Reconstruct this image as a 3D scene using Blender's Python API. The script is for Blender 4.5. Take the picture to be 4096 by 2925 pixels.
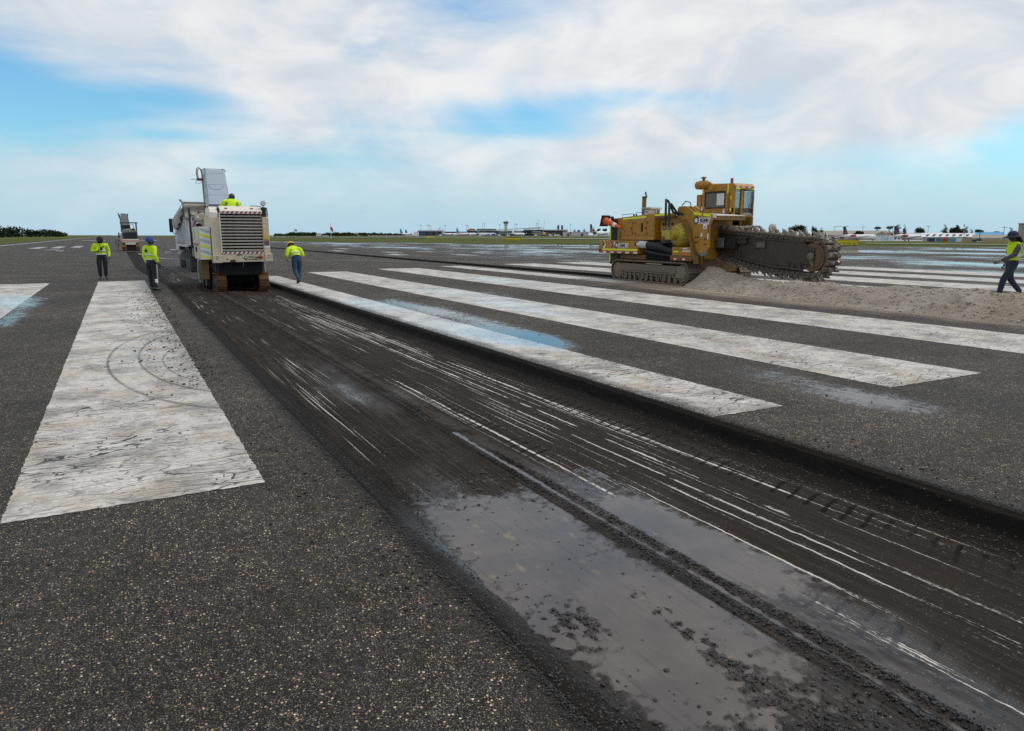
import bpy, math, random
import numpy as np
from mathutils import Vector, Matrix
random.seed(7); rng = np.random.default_rng(7)
R = math.radians
for o in list(bpy.data.objects): bpy.data.objects.remove(o)
scn = bpy.context.scene; col = scn.collection

# ------------------------------------------------------------------ camera, sky, sun, exposure
# world axes: X across the runway, Y along the runway, Z up, metres; runway surface at z = 0
cam = bpy.data.cameras.new('camera'); cam.sensor_width = 36; cam.lens = 25.14; cam.clip_end = 20000; cam.clip_start = .05
co = bpy.data.objects.new('camera', cam); col.objects.link(co)
co.location = (0, 0, 1.8); co.rotation_euler = (R(90 - 10.353), 0, R(-28.49)); scn.camera = co
scn.view_settings.view_transform = 'Standard'; scn.view_settings.look = 'None'
scn.view_settings.exposure = 0.0; scn.view_settings.gamma = 1; scn.view_settings.use_curve_mapping = False
SUN_EL, SUN_AZ = R(50), R(104)          # azimuth from +Y towards +X
sl = bpy.data.lights.new('sun', 'SUN'); sl.energy = 1.5; sl.angle = R(12); sl.color = (1, .95, .88)
so = bpy.data.objects.new('sun', sl); col.objects.link(so)
so.rotation_euler = (R(90) - SUN_EL, 0, math.pi - SUN_AZ)

class NT:
    def __init__(s, tree): s.t = tree; s.L = tree.links
    def node(s, typ, ins=None, **kw):
        n = s.t.nodes.new('ShaderNode' + typ)
        for k, v in kw.items(): setattr(n, k, v)
        for k, v in (ins or {}).items(): s.put(n.inputs[k], v)
        return n
    def put(s, sock, v):
        if isinstance(v, bpy.types.NodeSocket): s.L.new(v, sock)
        else:
            if sock.type == 'RGBA' and len(v) == 3: v = (*v, 1)
            sock.default_value = v
    def M(s, op, a, b=None, c=None, clamp=False):
        n = s.t.nodes.new('ShaderNodeMath'); n.operation = op; n.use_clamp = clamp
        for i, v in enumerate((a, b, c)):
            if v is not None: s.put(n.inputs[i], v)
        return n.outputs[0]
    def add(s, a, b): return s.M('ADD', a, b)
    def sub(s, a, b): return s.M('SUBTRACT', a, b)
    def mul(s, a, b): return s.M('MULTIPLY', a, b)
    def mx(s, a, b): return s.M('MAXIMUM', a, b)
    def mn(s, a, b): return s.M('MINIMUM', a, b)
    def ss(s, x, a, b, lo=0., hi=1.):
        n = s.node('MapRange', {0: x, 1: a, 2: b, 3: lo, 4: hi}, interpolation_type='SMOOTHSTEP'); return n.outputs[0]
    def lin(s, x, a, b, lo=0., hi=1.):
        return s.node('MapRange', {0: x, 1: a, 2: b, 3: lo, 4: hi}).outputs[0]
    def mix(s, f, a, b, blend='MIX'):
        n = s.t.nodes.new('ShaderNodeMix'); n.data_type = 'RGBA'; n.blend_type = blend
        s.put(n.inputs[0], f); s.put(n.inputs[6], a); s.put(n.inputs[7], b); return n.outputs[2]
    def noise(s, vec, scale, detail=2., rough=.5, dist=0., out=0):
        return s.node('TexNoise', {'Vector': vec, 'Scale': scale, 'Detail': detail, 'Roughness': rough, 'Distortion': dist}).outputs[out]
    def vor(s, vec, scale, feature='F1', out='Distance', rnd=1.):
        return s.node('TexVoronoi', {'Vector': vec, 'Scale': scale, 'Randomness': rnd}, feature=feature).outputs[out]
    def vmap(s, vec, scale=(1, 1, 1), loc=(0, 0, 0), rot=(0, 0, 0)):
        return s.node('Mapping', {'Vector': vec, 'Location': loc, 'Rotation': rot, 'Scale': scale}).outputs[0]
    def sep(s, vec): return s.node('SeparateXYZ', {0: vec}).outputs
    def comb(s, x, y, z): return s.node('CombineXYZ', {0: x, 1: y, 2: z}).outputs[0]
    def rnd(s, c): return s.node('SeparateColor', {0: c}).outputs
    def bump(s, h, strength=.5, dist=.01, normal=None):
        i = {'Height': h, 'Strength': strength, 'Distance': dist}
        if normal is not None: i['Normal'] = normal
        return s.node('Bump', i).outputs[0]
    def obj(s): return s.node('TexCoord').outputs['Object']
    def out(s, **kw):
        b = s.node('BsdfPrincipled', {k.replace('_', ' '): v for k, v in kw.items()})
        o = s.t.nodes.get('out') or s.node('OutputMaterial'); s.L.new(b.outputs[0], o.inputs[0]); return b
    def blob(s, x, y, cx, cy, sx, sy):        # soft spot on the ground or sky
        a = s.M('POWER', s.M('ABSOLUTE', s.M('DIVIDE', s.sub(x, cx), sx)), 2.); b = s.M('POWER', s.M('ABSOLUTE', s.M('DIVIDE', s.sub(y, cy), sy)), 2.)
        return s.M('EXPONENT', s.mul(s.add(a, b), -1.))

MATS = {}
def newmat(name):
    m = bpy.data.materials.new(name); m.use_nodes = True; m.node_tree.nodes.clear(); MATS[name] = m
    return m, NT(m.node_tree)

def make_world():
    w = bpy.data.worlds.new('World'); scn.world = w; w.use_nodes = True; w.node_tree.nodes.clear(); t = NT(w.node_tree)
    d = t.node('TexCoord').outputs['Generated']
    sky = t.node('TexSky', sky_type='NISHITA', sun_disc=False, sun_elevation=SUN_EL, sun_rotation=SUN_AZ, altitude=0, air_density=1.2, dust_density=.6, ozone_density=2.0)
    x, y, z = t.sep(d)
    az = t.mul(t.M('ARCTAN2', x, y), 57.2958); el = t.mul(t.M('ARCSINE', z), 57.2958)
    zz = t.add(t.mx(z, 0.), .16)
    p = t.comb(t.M('DIVIDE', x, zz), t.M('DIVIDE', y, zz), 0.)
    p = t.vmap(p, rot=(0, 0, R(22)), scale=(1., 1.55, 1.))
    p2 = t.vmap(d, scale=(1., 1., 2.1), loc=(.35, .2, 0)); big = t.noise(p2, 3.4, 7., .52, .9); mid = t.noise(t.vmap(p2, loc=(5, 3, 1)), 6.5, 7., .55, .8); wisp = t.noise(t.vmap(p, scale=(.8, 2.6, 1), loc=(2, 8, 0)), 1.25, 8., .62, .5)
    # where the sky in view opens up to blue and where the cloud is thick (degrees of azimuth, elevation)
    cov = t.add(t.mul(big, .95), t.mul(wisp, .22))
    for (a, e, sa, se, amt) in ((-5, 8.6, 8.5, 2.8, -.46), (4, 8.9, 5., 1.5, -.24), (4, 6.8, 3, .5, -.2), (-7, 11, 3.5, 2.5, -.1), (29, 8.3, 7.5, 1.7, -.36), (37, 10., 7, 1.1, -.28), (12, 5.6, 8, 1.2, -.16), (48, 5.2, 9, 1.3, -.14), (25.7, 15.8, 4, 1.1, -.10), (10, 14, 6, 2.6, .20), (14, 11.5, 4.5, 1.6, .2), (1, 13.5, 5, 2, .10), (0, 4.4, 4, .7, .12), (2, 3, 4, .5, .10), (52, 14, 15, 4.5, .26), (63, 9.6, 7, 2, .14), (64, 4.5, 7, 2.4, -.34), (20, 11, 5, 1.2, .08), (40, 6.5, 9, 1.5, .10)):
        cov = t.add(cov, t.mul(t.blob(az, el, float(a), float(e), float(sa), float(se)), amt))
    low = t.ss(el, .5, 7.)
    mask = t.ss(cov, .24, .74)
    mask = t.mul(mask, t.add(t.mul(low, .80), .20))
    blue = t.mix(1., sky.outputs[0], (.075, .126, .152), 'MULTIPLY')
    haze = t.mix(.0, (.45, .66, .83), (1, 1, 1))
    blue = t.mix(t.ss(el, 8., 0., .02, .85), blue, haze)
    shade = t.ss(t.add(t.mul(mid, .75), t.mul(big, .35)), .40, .74)
    white = t.mix(shade, (.62, .69, .765), (.88, .88, .875))
    white = t.mix(t.ss(el, 18., 60., 0., .8), white, (1.12, 1.08, 1.06))      # cloud overhead, out of view, made brighter to lift the light on the ground
    c = t.mix(mask, blue, white)
    bg = t.node('Background', {'Color': c, 'Strength': 1.}); o = t.node('OutputWorld'); t.L.new(bg.outputs[0], o.inputs[0])
make_world()
scn.cycles.use_denoising = False; scn.cycles.sample_clamp_indirect = 2.; scn.cycles.sample_clamp_direct = 8.; scn.cycles.max_bounces = 6; scn.cycles.transparent_max_bounces = 12; scn.cycles.caustics_reflective = False; scn.cycles.caustics_refractive = False

# ------------------------------------------------------------------ mesh helpers
class MB:
    def __init__(s): s.v = []; s.f = []; s.m = []; s.cm = 0
    def put(s, vs, fs):
        b = len(s.v); s.v += [tuple(v) for v in vs]; s.f += [tuple(i + b for i in f) for f in fs]; s.m += [s.cm] * len(fs); return s
    def box(s, x0, x1, y0, y1, z0, z1):
        return s.put([(x0, y0, z0), (x1, y0, z0), (x1, y1, z0), (x0, y1, z0), (x0, y0, z1), (x1, y0, z1), (x1, y1, z1), (x0, y1, z1)],
                     [(0, 3, 2, 1), (4, 5, 6, 7), (0, 1, 5, 4), (1, 2, 6, 5), (2, 3, 7, 6), (3, 0, 4, 7)])
    def prism(s, pts, axis, a, b):
        """pts: outline in the two other axes, in cyclic order (x:(y,z), y:(x,z), z:(x,y))"""
        n = len(pts); mk = {'x': lambda p, c: (c, p[0], p[1]), 'y': lambda p, c: (p[0], c, p[1]), 'z': lambda p, c: (p[0], p[1], c)}[axis]
        ar = sum(pts[i][0] * pts[(i + 1) % n][1] - pts[(i + 1) % n][0] * pts[i][1] for i in range(n))
        if (ar < 0) != (axis == 'y'): pts = pts[::-1]
        if a > b: a, b = b, a
        vs = [mk(p, a) for p in pts] + [mk(p, b) for p in pts]
        return s.put(vs, [tuple(range(n))[::-1], tuple(range(n, 2 * n))] + [(i, (i + 1) % n, n + (i + 1) % n, n + i) for i in range(n)])
    def tube(s, path, r, n=8, cap=True, flat=None):
        path = [Vector(p) for p in path]; k = len(path); rs = r if isinstance(r, (list, tuple)) else [r] * k
        vs = []; up = None
        for i, p in enumerate(path):
            d = (path[min(i + 1, k - 1)] - path[max(i - 1, 0)]).normalized()
            if up is None:
                up = Vector((0, 0, 1)) if abs(d.z) < .95 else Vector((1, 0, 0))
            a = d.cross(up).normalized(); b = a.cross(d).normalized(); up = b
            for j in range(n):
                t = 2 * math.pi * (j + .5) / n; f = flat or (1, 1)
                vs.append(p + a * (math.cos(t) * rs[i] * f[0]) + b * (math.sin(t) * rs[i] * f[1]))
        fs = [(i * n + j, i * n + (j + 1) % n, (i + 1) * n + (j + 1) % n, (i + 1) * n + j) for i in range(k - 1) for j in range(n)]
        if cap: fs += [tuple(range(n))[::-1], tuple((k - 1) * n + j for j in range(n))]
        return s.put(vs, fs)
    def cyl(s, p0, p1, r, r1=None, n=16): return s.tube([p0, p1], [r, r if r1 is None else r1], n)
    def lathe(s, c, axis, prof, n=20):
        """prof: [(along, radius)]"""
        ax = Vector(axis).normalized(); u = ax.orthogonal().normalized(); w = ax.cross(u); c = Vector(c); vs = []
        for (a, r) in prof:
            for j in range(n):
                t = 2 * math.pi * j / n; vs.append(c + ax * a + (u * math.cos(t) + w * math.sin(t)) * max(r, 1e-4))
        k = len(prof); fs = [(i * n + j, i * n + (j + 1) % n, (i + 1) * n + (j + 1) % n, (i + 1) * n + j) for i in range(k - 1) for j in range(n)]
        fs += [tuple(range(n))[::-1], tuple((k - 1) * n + j for j in range(n))]
        return s.put(vs, fs)
    def ball(s, c, r, n=12, m=8):
        r = r if isinstance(r, (tuple, list)) else (r, r, r); vs = []
        for i in range(1, m):
            for j in range(n):
                t = math.pi * i / m; q = 2 * math.pi * j / n
                vs.append((c[0] + r[0] * math.sin(t) * math.cos(q), c[1] + r[1] * math.sin(t) * math.sin(q), c[2] + r[2] * math.cos(t)))
        fs = [(i * n + j, (i + 1) * n + j, (i + 1) * n + (j + 1) % n, i * n + (j + 1) % n) for i in range(m - 2) for j in range(n)]
        vs += [(c[0], c[1], c[2] + r[2]), (c[0], c[1], c[2] - r[2])]; a = len(vs) - 2
        fs += [(a, j, (j + 1) % n) for j in range(n)] + [(a + 1, (m - 2) * n + (j + 1) % n, (m - 2) * n + j) for j in range(n)]
        return s.put(vs, fs)
    def quad(s, a, b, c, d): return s.put([a, b, c, d], [(0, 1, 2, 3)])
    def mesh(s, name, mat, off=(0, 0, 0), smooth=False):
        me = bpy.data.meshes.new(name); o = Vector(off); me.from_pydata([(v[0] - o.x, v[1] - o.y, v[2] - o.z) for v in s.v], [], s.f)
        for m in (mat if isinstance(mat, (list, tuple)) else [mat]): me.materials.append(m)
        if isinstance(mat, (list, tuple)): me.polygons.foreach_set('material_index', s.m)
        if smooth: me.polygons.foreach_set('use_smooth', [True] * len(s.f))
        me.update(); return me
    def build(s, name, mat, parent=None, bevel=0., smooth=False, root=None):
        """vertices are world coordinates unless the parent is rotated; the mesh origin is the root's origin"""
        if isinstance(mat, str): mat = MATS[mat]
        elif isinstance(mat, (list, tuple)): mat = [MATS[m] for m in mat]
        rt = parent
        while rt is not None and rt.parent is not None: rt = rt.parent
        off = rt['base'] if rt is not None and 'base' in rt else (0, 0, 0)
        o = bpy.data.objects.new(name, s.mesh(name, mat, off, smooth)); col.objects.link(o); o.parent = parent
        if bevel:
            b = o.modifiers.new('bevel', 'BEVEL'); b.width = bevel; b.segments = 2; b.limit_method = 'ANGLE'; b.angle_limit = R(40); b.harden_normals = False
        if smooth:
            e = o.modifiers.new('split', 'EDGE_SPLIT'); e.split_angle = R(38)
        return o

def tag(o, label=None, cat=None, group=None, kind=None):
    for k, v in (('label', label), ('category', cat), ('group', group), ('kind', kind)):
        if v: o[k] = v
    return o
def thing(name, loc, label, cat, group=None, rz=0., local=False):
    o = bpy.data.objects.new(name, None); col.objects.link(o); o.location = loc; o.rotation_euler = (0, 0, rz); o.empty_display_size = .2
    if not local: o['base'] = tuple(float(c) for c in loc)
    return tag(o, label, cat, group)
def place(mesh, name, parent, loc=(0, 0, 0), rot=None, mat4=None):
    o = bpy.data.objects.new(name, mesh); col.objects.link(o); o.parent = parent
    if mat4 is not None: o.matrix_local = mat4
    else:
        o.location = loc
        if rot: o.rotation_euler = rot
    return o
def copy_tree(o, parent=None):
    c = o.copy(); col.objects.link(c); c.parent = parent
    for ch in o.children: copy_tree(ch, c)
    return c
def text(name, body, size, mat, parent, loc, face, bold=.0, align='LEFT', sx=1.):
    """flat lettering as a thin mesh. face: 'side' faces -X, 'rear' faces -Y (loc in world coordinates)"""
    cu = bpy.data.curves.new(name, 'FONT'); cu.body = body; cu.size = size; cu.extrude = .0015; cu.offset = bold; cu.align_x = align; cu.resolution_u = 3
    t = bpy.data.objects.new(name, cu); col.objects.link(t); dg = bpy.context.evaluated_depsgraph_get(); dg.update()
    me = bpy.data.meshes.new_from_object(t.evaluated_get(dg)); bpy.data.objects.remove(t)
    me.materials.clear(); me.materials.append(MATS[mat])
    r = Matrix(((0, 0, -1), (-1, 0, 0), (0, 1, 0))) if face == 'side' else Matrix(((1, 0, 0), (0, 0, -1), (0, 1, 0)))
    rt = parent
    while rt.parent is not None: rt = rt.parent
    b = Vector(rt['base']) if 'base' in rt else Vector((0, 0, 0)); m4 = r.to_4x4() @ Matrix.Diagonal((sx, 1, 1, 1)); m4.translation = Vector(loc) - b
    me.transform(m4); o = bpy.data.objects.new(name, me); col.objects.link(o); o.parent = parent; return o

def vnoise(x, y, seed=0):
    xi = np.floor(x).astype(np.int64); yi = np.floor(y).astype(np.int64); fx = x - xi; fy = y - yi
    fx = fx * fx * (3 - 2 * fx); fy = fy * fy * (3 - 2 * fy)
    def h(a, b):
        n = (a * 374761393 + b * 668265263 + seed * 982451653) & 0xffffffff; n = ((n ^ (n >> 13)) * 1274126177) & 0xffffffff
        return ((n ^ (n >> 16)) & 0xffff) / 65535.
    return (h(xi, yi) * (1 - fx) + h(xi + 1, yi) * fx) * (1 - fy) + (h(xi, yi + 1) * (1 - fx) + h(xi + 1, yi + 1) * fx) * fy
def fbm(x, y, seed=0, octv=4, gain=.5):
    s = 0.; a = 1.; t = 0.
    for i in range(octv): s = s + a * vnoise(x, y, seed + i * 17); t += a; a *= gain; x = x * 2.03; y = y * 2.03
    return s / t
def sst(x, a, b): t = np.clip((x - a) / (b - a), 0, 1); return t * t * (3 - 2 * t)
def grid_mesh(name, X, Y, Z, mat, smooth=True, mask=None):
    r, c = X.shape; co_ = np.stack([X, Y, Z], -1).reshape(-1, 3).astype(np.float32)
    idx = np.arange(r * c).reshape(r, c); q = np.stack([idx[:-1, :-1], idx[:-1, 1:], idx[1:, 1:], idx[1:, :-1]], -1).reshape(-1, 4)
    if mask is not None: q = q[mask.reshape(-1)]
    me = bpy.data.meshes.new(name); me.vertices.add(len(co_)); me.vertices.foreach_set('co', co_.ravel()); me.loops.add(q.size); me.polygons.add(len(q))
    me.polygons.foreach_set('loop_start', np.arange(0, q.size, 4)); me.polygons.foreach_set('loop_total', np.full(len(q), 4)); me.loops.foreach_set('vertex_index', q.ravel())
    me.update(calc_edges=True); me.validate()
    if smooth: me.polygons.foreach_set('use_smooth', np.ones(len(q), bool))
    me.materials.append(MATS[mat]); o = bpy.data.objects.new(name, me); col.objects.link(o); return o
_ico = None
def rocks(name, pts, sizes, mat, parent=None, flat=.7, seed=1):
    """many small angular stones in one mesh"""
    g = np.random.default_rng(seed); p = (1 + 5 ** .5) / 2
    V = np.array([(-1, p, 0), (1, p, 0), (-1, -p, 0), (1, -p, 0), (0, -1, p), (0, 1, p), (0, -1, -p), (0, 1, -p), (p, 0, -1), (p, 0, 1), (-p, 0, -1), (-p, 0, 1)]) / 1.9
    F = np.array([(0, 11, 5), (0, 5, 1), (0, 1, 7), (0, 7, 10), (0, 10, 11), (1, 5, 9), (5, 11, 4), (11, 10, 2), (10, 7, 6), (7, 1, 8), (3, 9, 4), (3, 4, 2), (3, 2, 6), (3, 6, 8), (3, 8, 9), (4, 9, 5), (2, 4, 11), (6, 2, 10), (8, 6, 7), (9, 8, 1)])
    n = len(pts); P = np.asarray(pts, float); S = np.asarray(sizes, float)
    W = V[None] * (1 + g.uniform(-.3, .3, (n, 12, 1))); sc = g.uniform(.65, 1.25, (n, 1, 3)); sc[..., 2] *= flat; W = W * sc
    a = g.uniform(0, 6.283, n); ca, sa = np.cos(a)[:, None], np.sin(a)[:, None]; X = W[..., 0] * ca - W[..., 1] * sa; Y = W[..., 0] * sa + W[..., 1] * ca
    W = np.stack([X, Y, W[..., 2]], -1) * S[:, None, None] + P[:, None, :]
    q = (F[None] + (np.arange(n) * 12)[:, None, None]).reshape(-1, 3); co_ = W.reshape(-1, 3).astype(np.float32)
    me = bpy.data.meshes.new(name); me.vertices.add(len(co_)); me.vertices.foreach_set('co', co_.ravel()); me.loops.add(q.size); me.polygons.add(len(q))
    me.polygons.foreach_set('loop_start', np.arange(0, q.size, 3)); me.polygons.foreach_set('loop_total', np.full(len(q), 3)); me.loops.foreach_set('vertex_index', q.ravel())
    me.update(calc_edges=True); me.materials.append(MATS[mat]); o = bpy.data.objects.new(name, me); col.objects.link(o); o.parent = parent; return tag(o, kind='stuff')
# ------------------------------------------------------------------ ground materials
def asphalt_nodes(t, P):
    x, y, z = t.sep(P)
    w1 = t.node('TexVoronoi', {'Vector': P, 'Scale': 66.}); d1 = w1.outputs['Distance']; r1 = t.rnd(w1.outputs['Color'])
    w2 = t.node('TexVoronoi', {'Vector': t.vmap(P, loc=(3.1, 1.7, .4)), 'Scale': 150.}); d2 = w2.outputs['Distance']; r2 = t.rnd(w2.outputs['Color'])
    big = t.noise(P, .35, 5., .6); mid = t.noise(P, 3.2, 4., .6); patch = t.noise(t.vmap(P, loc=(9, 4, 0)), .9, 4., .65)
    base = t.mix(r2[2], (.021, .0188, .0162), (.094, .083, .069)); base = t.mix(t.ss(r2[0], .88, .97), base, (.20, .172, .13)); base = t.mix(t.ss(d2, .30, .60), base, (.006, .0055, .005))  # last mix blackens the gaps between stones: crevice shade put into the colour
    st = t.mix(r1[1], (.40, .29, .15), (.46, .40, .30)); st = t.mix(t.ss(r1[2], .94, .98), st, (.34, .17, .07)); st = t.mix(t.ss(r1[2], .16, .10), st, (.16, .15, .135))
    stones = t.mul(t.ss(r1[0], .85, .87), t.ss(d1, .40, .30)); st2 = t.mul(t.ss(r2[1], .93, .95), t.ss(d2, .45, .32))
    c = t.mix(t.mul(st2, .9), base, (.34, .28, .18)); c = t.mix(stones, c, st)
    speck = t.noise(t.vmap(P, scale=(1., .6, 1)), 30., 3., .85); speck2 = t.noise(t.vmap(P, scale=(1., .45, 1), loc=(3, 7, 0)), 11., 3., .85); spk = t.ss(t.add(t.mul(speck, .55), t.mul(speck2, .5)), .36, .70)
    tone = t.add(t.mul(big, .45), t.add(t.mul(mid, .25), t.mul(patch, .25))); c = t.mix(1., c, t.mix(t.ss(tone, .34, .62), (.66, .645, .62), (1.60, 1.53, 1.43)), 'MULTIPLY'); c = t.mix(1., c, t.mix(spk, (.52, .52, .52), (1.75, 1.72, 1.66)), 'MULTIPLY')
    h = t.add(t.mul(t.sub(.6, d1), .6), t.add(t.mul(t.sub(.6, d2), .45), t.mul(mid, .15)))
    return c, h, r2, x, y, spk, big
def wet_nodes(t, P, x, y):
    """standing water: where it lies on the runway, from dry 0 to a full puddle 1"""
    n = t.noise(t.vmap(P, scale=(.55, .25, 1)), 1., 5., .6); n2 = t.noise(P, 5., 4., .65)
    st_ = t.noise(t.vmap(P, scale=(.10, .045, 1), rot=(0, 0, .5)), 1., 5., .65); w = t.mul(t.mul(t.ss(x, 19., 40.), t.ss(st_, .36, .66)), .42)
    for (a, b, sa, sb, k) in ((6.25, 10.9, .55, 1.3, .62), (5.6, 12.6, .5, 2.4, .40), (7.2, 5.0, .5, .9, .50), (7.0, 6.6, .7, .8, .22), (-2.7, 24., .9, 3.2, .36), (-2.2, 18.5, .4, 2.5, .34), (6.6, 16., .5, 4., .34), (9., 17., 1.2, 7., .30), (5.6, 20., .6, 6., .26), (13.4, 24., 1.2, 7., .22), (0., 11.8, .5, 1.6, .20)):
        w = t.add(w, t.mul(t.blob(x, y, float(a), float(b), float(sa), float(sb)), k))
    w = t.add(w, t.add(t.mul(t.sub(n, .5), .75), t.mul(t.sub(n2, .5), .30)))
    return w
def ground_mats():
    m, t = newmat('asphalt'); P = t.obj(); c, h, r2, x, y, spk, big = asphalt_nodes(t, P); w = wet_nodes(t, P, x, y)
    film = t.ss(w, .10, .42); pool = t.ss(t.sub(w, t.add(t.mul(h, .20), t.mul(spk, .34))), .05, .15)
    # black fines spilled beside the milled lane, sandy dust beside the spoil heap
    nz = t.noise(P, 2.2, 5., .65); e1 = t.ss(t.add(x, t.mul(nz, .5)), 1.35, 1.78); e1 = t.mul(e1, t.ss(x, 1.6, 1.4))
    e2 = t.mul(t.ss(t.sub(x, t.mul(nz, .2)), 5.12, 4.95), t.ss(x, 4.9, 5.0)); e3 = t.mul(t.mul(t.ss(y, 24., 29.), t.ss(y, 90., 50.)), t.mul(t.ss(x, .6, 1.3), t.ss(x, 3.2, 2.6)))
    c = t.mix(t.mul(t.mx(t.mx(e1, e2), t.mul(e3, .6)), .82), c, (.016, .0145, .013))
    sn = t.noise(t.vmap(P, scale=(1.6, .5, 1)), 1.3, 5., .65)
    sand = t.mul(t.mul(t.ss(t.add(x, t.mul(sn, 2.4)), 16.2, 18.0), t.ss(x, 17.9, 17.5)), t.ss(y, 27., 20.)); c = t.mix(t.mul(sand, .82), c, (.36, .29, .21))
    rub = t.mul(t.ss(t.noise(t.vmap(P, scale=(2.2, .05, 1)), 1., 3.), .52, .72), .4); c = t.mix(rub, c, (.028, .027, .026))
    c = t.mix(t.mul(film, .45), c, t.mix(1., c, (.55, .55, .57), 'MULTIPLY')); c = t.mix(t.mul(pool, .75), c, (.022, .021, .021))
    rough = t.mix(film, (.78,) * 3, (.42,) * 3); rough = t.mix(pool, rough, (.04,) * 3)
    bp = t.bump(t.mix(pool, h, (.55,) * 3), t.mix(pool, (.8,) * 3, (.02,) * 3), .008)
    t.out(Base_Color=c, Roughness=rough, Normal=bp, IOR=1.38, Specular_IOR_Level=t.mix(film, (.42,) * 3, (.5,) * 3))
    # old white paint: worn through to the asphalt, crazed, stained, wet in places
    m, t = newmat('runway_paint'); P = t.obj(); c, h, r2, x, y, spk, big = asphalt_nodes(t, P); w = wet_nodes(t, P, x, y)
    film = t.ss(w, .0, .38); pool = t.ss(t.sub(w, t.add(t.mul(h, .12), t.mul(spk, .24))), .12, .24)
    st = t.vmap(P, scale=(.55, 2.4, 1)); wv = t.node('TexNoise', {'Vector': P, 'Scale': 2.2, 'Detail': 3.}).outputs['Color']
    q = t.node('VectorMath', {0: st, 1: t.node('VectorMath', {0: wv, 'Scale': .34}, operation='SCALE').outputs[0]}, operation='ADD').outputs[0]
    ck = t.vor(q, 2.3, 'DISTANCE_TO_EDGE'); ck2 = t.vor(t.vmap(q, loc=(2, 5, 0)), 6.5, 'DISTANCE_TO_EDGE')
    patch = t.ss(t.noise(P, .55, 3.), .42, .62); near = t.ss(y, 14., 6.)
    crack = t.mul(t.mx(t.ss(ck, .026, .006), t.mul(t.ss(ck2, .040, .010), .9)), t.add(t.mul(patch, .8), t.mul(near, .55)))
    streak = t.noise(t.vmap(P, scale=(2.2, 30., 1)), 1., 4., .7); pit = t.noise(t.vmap(P, scale=(.7, 1.3, 1)), 75., 4., .72); worn = t.noise(t.vmap(P, scale=(1., .55, 1)), 1.1, 6., .65)
    wear = t.add(t.add(t.mul(t.sub(worn, .5), 1.5), t.mul(t.sub(streak, .5), .45)), t.mul(t.sub(pit, .5), 2.0))
    edge = t.ss(wear, .26, .50)
    dirt = t.ss(t.add(t.mul(t.noise(t.vmap(P, scale=(1., .9, 1)), 1.6, 7., .7, .2), .75), t.mul(t.noise(t.vmap(P, scale=(9., 14., 1), loc=(4, 2, 0)), 1., 4., .75), .27)), .43, .64)
    pc = t.mix(t.mul(dirt, .85), (.60, .57, .51), (.19, .175, .155)); pc = t.mix(t.mul(t.ss(t.noise(P, 1.7, 4.), .50, .66), .5), pc, (.46, .37, .24))
    pc = t.mix(t.mul(t.ss(pit, .50, .66), .5), pc, (.24, .23, .215))
    # tyre arcs over the left stripe
    arcs = 0.
    for (cx, cy, ra, rb, wd) in ((1.25, 11.6, 1.53, 3.85, .017), (1.25, 11.7, 1.13, 3.1, .021), (1.2, 11.2, .78, 2.0, .018)):
        rr = t.M('SQRT', t.add(t.M('POWER', t.M('DIVIDE', t.sub(x, cx), ra), 2.), t.M('POWER', t.M('DIVIDE', t.sub(y, cy), rb), 2.)))
        arcs = t.mx(arcs, t.ss(t.M('ABSOLUTE', t.sub(rr, 1.)), wd, wd * .45))
    arcs = t.mul(arcs, t.mul(t.ss(x, 1.0, .9), t.ss(streak, .25, .5)))
    pc = t.mix(t.mul(arcs, t.lin(worn, .3, .65, .45, .95)), pc, (.09, .085, .08))
    blk = t.mul(t.ss(t.add(x, t.mul(t.noise(P, 1.6, 4.), 1.1)), .85, 1.55), t.mul(t.ss(y, 6.5, 11.), t.ss(x, 1.3, 1.0))); blk = t.mul(blk, t.ss(pit, .40, .56)); pc = t.mix(blk, pc, (.02, .018, .016))
    blk2 = t.mul(t.mul(t.ss(t.sub(x, t.mul(t.noise(P, 2., 4.), .35)), 5.22, 5.0), t.ss(x, 4.8, 4.9)), t.ss(pit, .35, .55)); pc = t.mix(blk2, pc, (.02, .018, .016))
    pc = t.mix(1., pc, t.mix(spk, (1.10, 1.10, 1.10), (.80, .79, .77)), 'MULTIPLY'); c = t.mix(edge, pc, c); c = t.mix(crack, c, (.03, .028, .025)); c = t.mix(t.mul(pool, .25), c, (.4, .4, .4))
    rough = t.mix(film, (.62,) * 3, (.22,) * 3); rough = t.mix(pool, rough, (.05,) * 3)
    hh = t.sub(t.mul(h, .5), t.mul(crack, 1.2)); bp = t.bump(hh, t.mix(pool, (.45,) * 3, (.03,) * 3), .004)
    t.out(Base_Color=c, Roughness=rough, Normal=bp, IOR=1.42)
    # thin worn line paint
    m, t = newmat('line_paint'); P = t.obj(); pit = t.noise(P, 60., 3., .7); wn = t.noise(P, 1.3, 5.)
    f = t.ss(t.add(t.mul(pit, .5), t.mul(wn, .6)), .44, .60); c = t.mix(f, (.62, .60, .56), (.12, .11, .10)); t.out(Base_Color=c, Roughness=.4)
    m, t = newmat('taxi_line_paint'); P = t.obj(); f = t.ss(t.noise(P, 25., 3., .7), .4, .65); t.out(Base_Color=t.mix(f, (.55, .48, .36), (.2, .17, .13)), Roughness=.45)
    # milled floor
    m, t = newmat('milled_asphalt'); P = t.obj(); x, y, z = t.sep(P)
    w1 = t.node('TexVoronoi', {'Vector': P, 'Scale': 85.}); d1 = w1.outputs['Distance']; r1 = t.rnd(w1.outputs['Color']); fine = t.noise(P, 240., 3., .65); mid = t.noise(P, 4., 5., .6)
    base = t.mix(t.ss(fine, .35, .75), (.007, .0056, .0044), (.032, .0245, .0185)); base = t.mix(t.ss(mid, .35, .7), base, t.mix(1., base, (1.7, 1.45, 1.25), 'MULTIPLY'))
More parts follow.
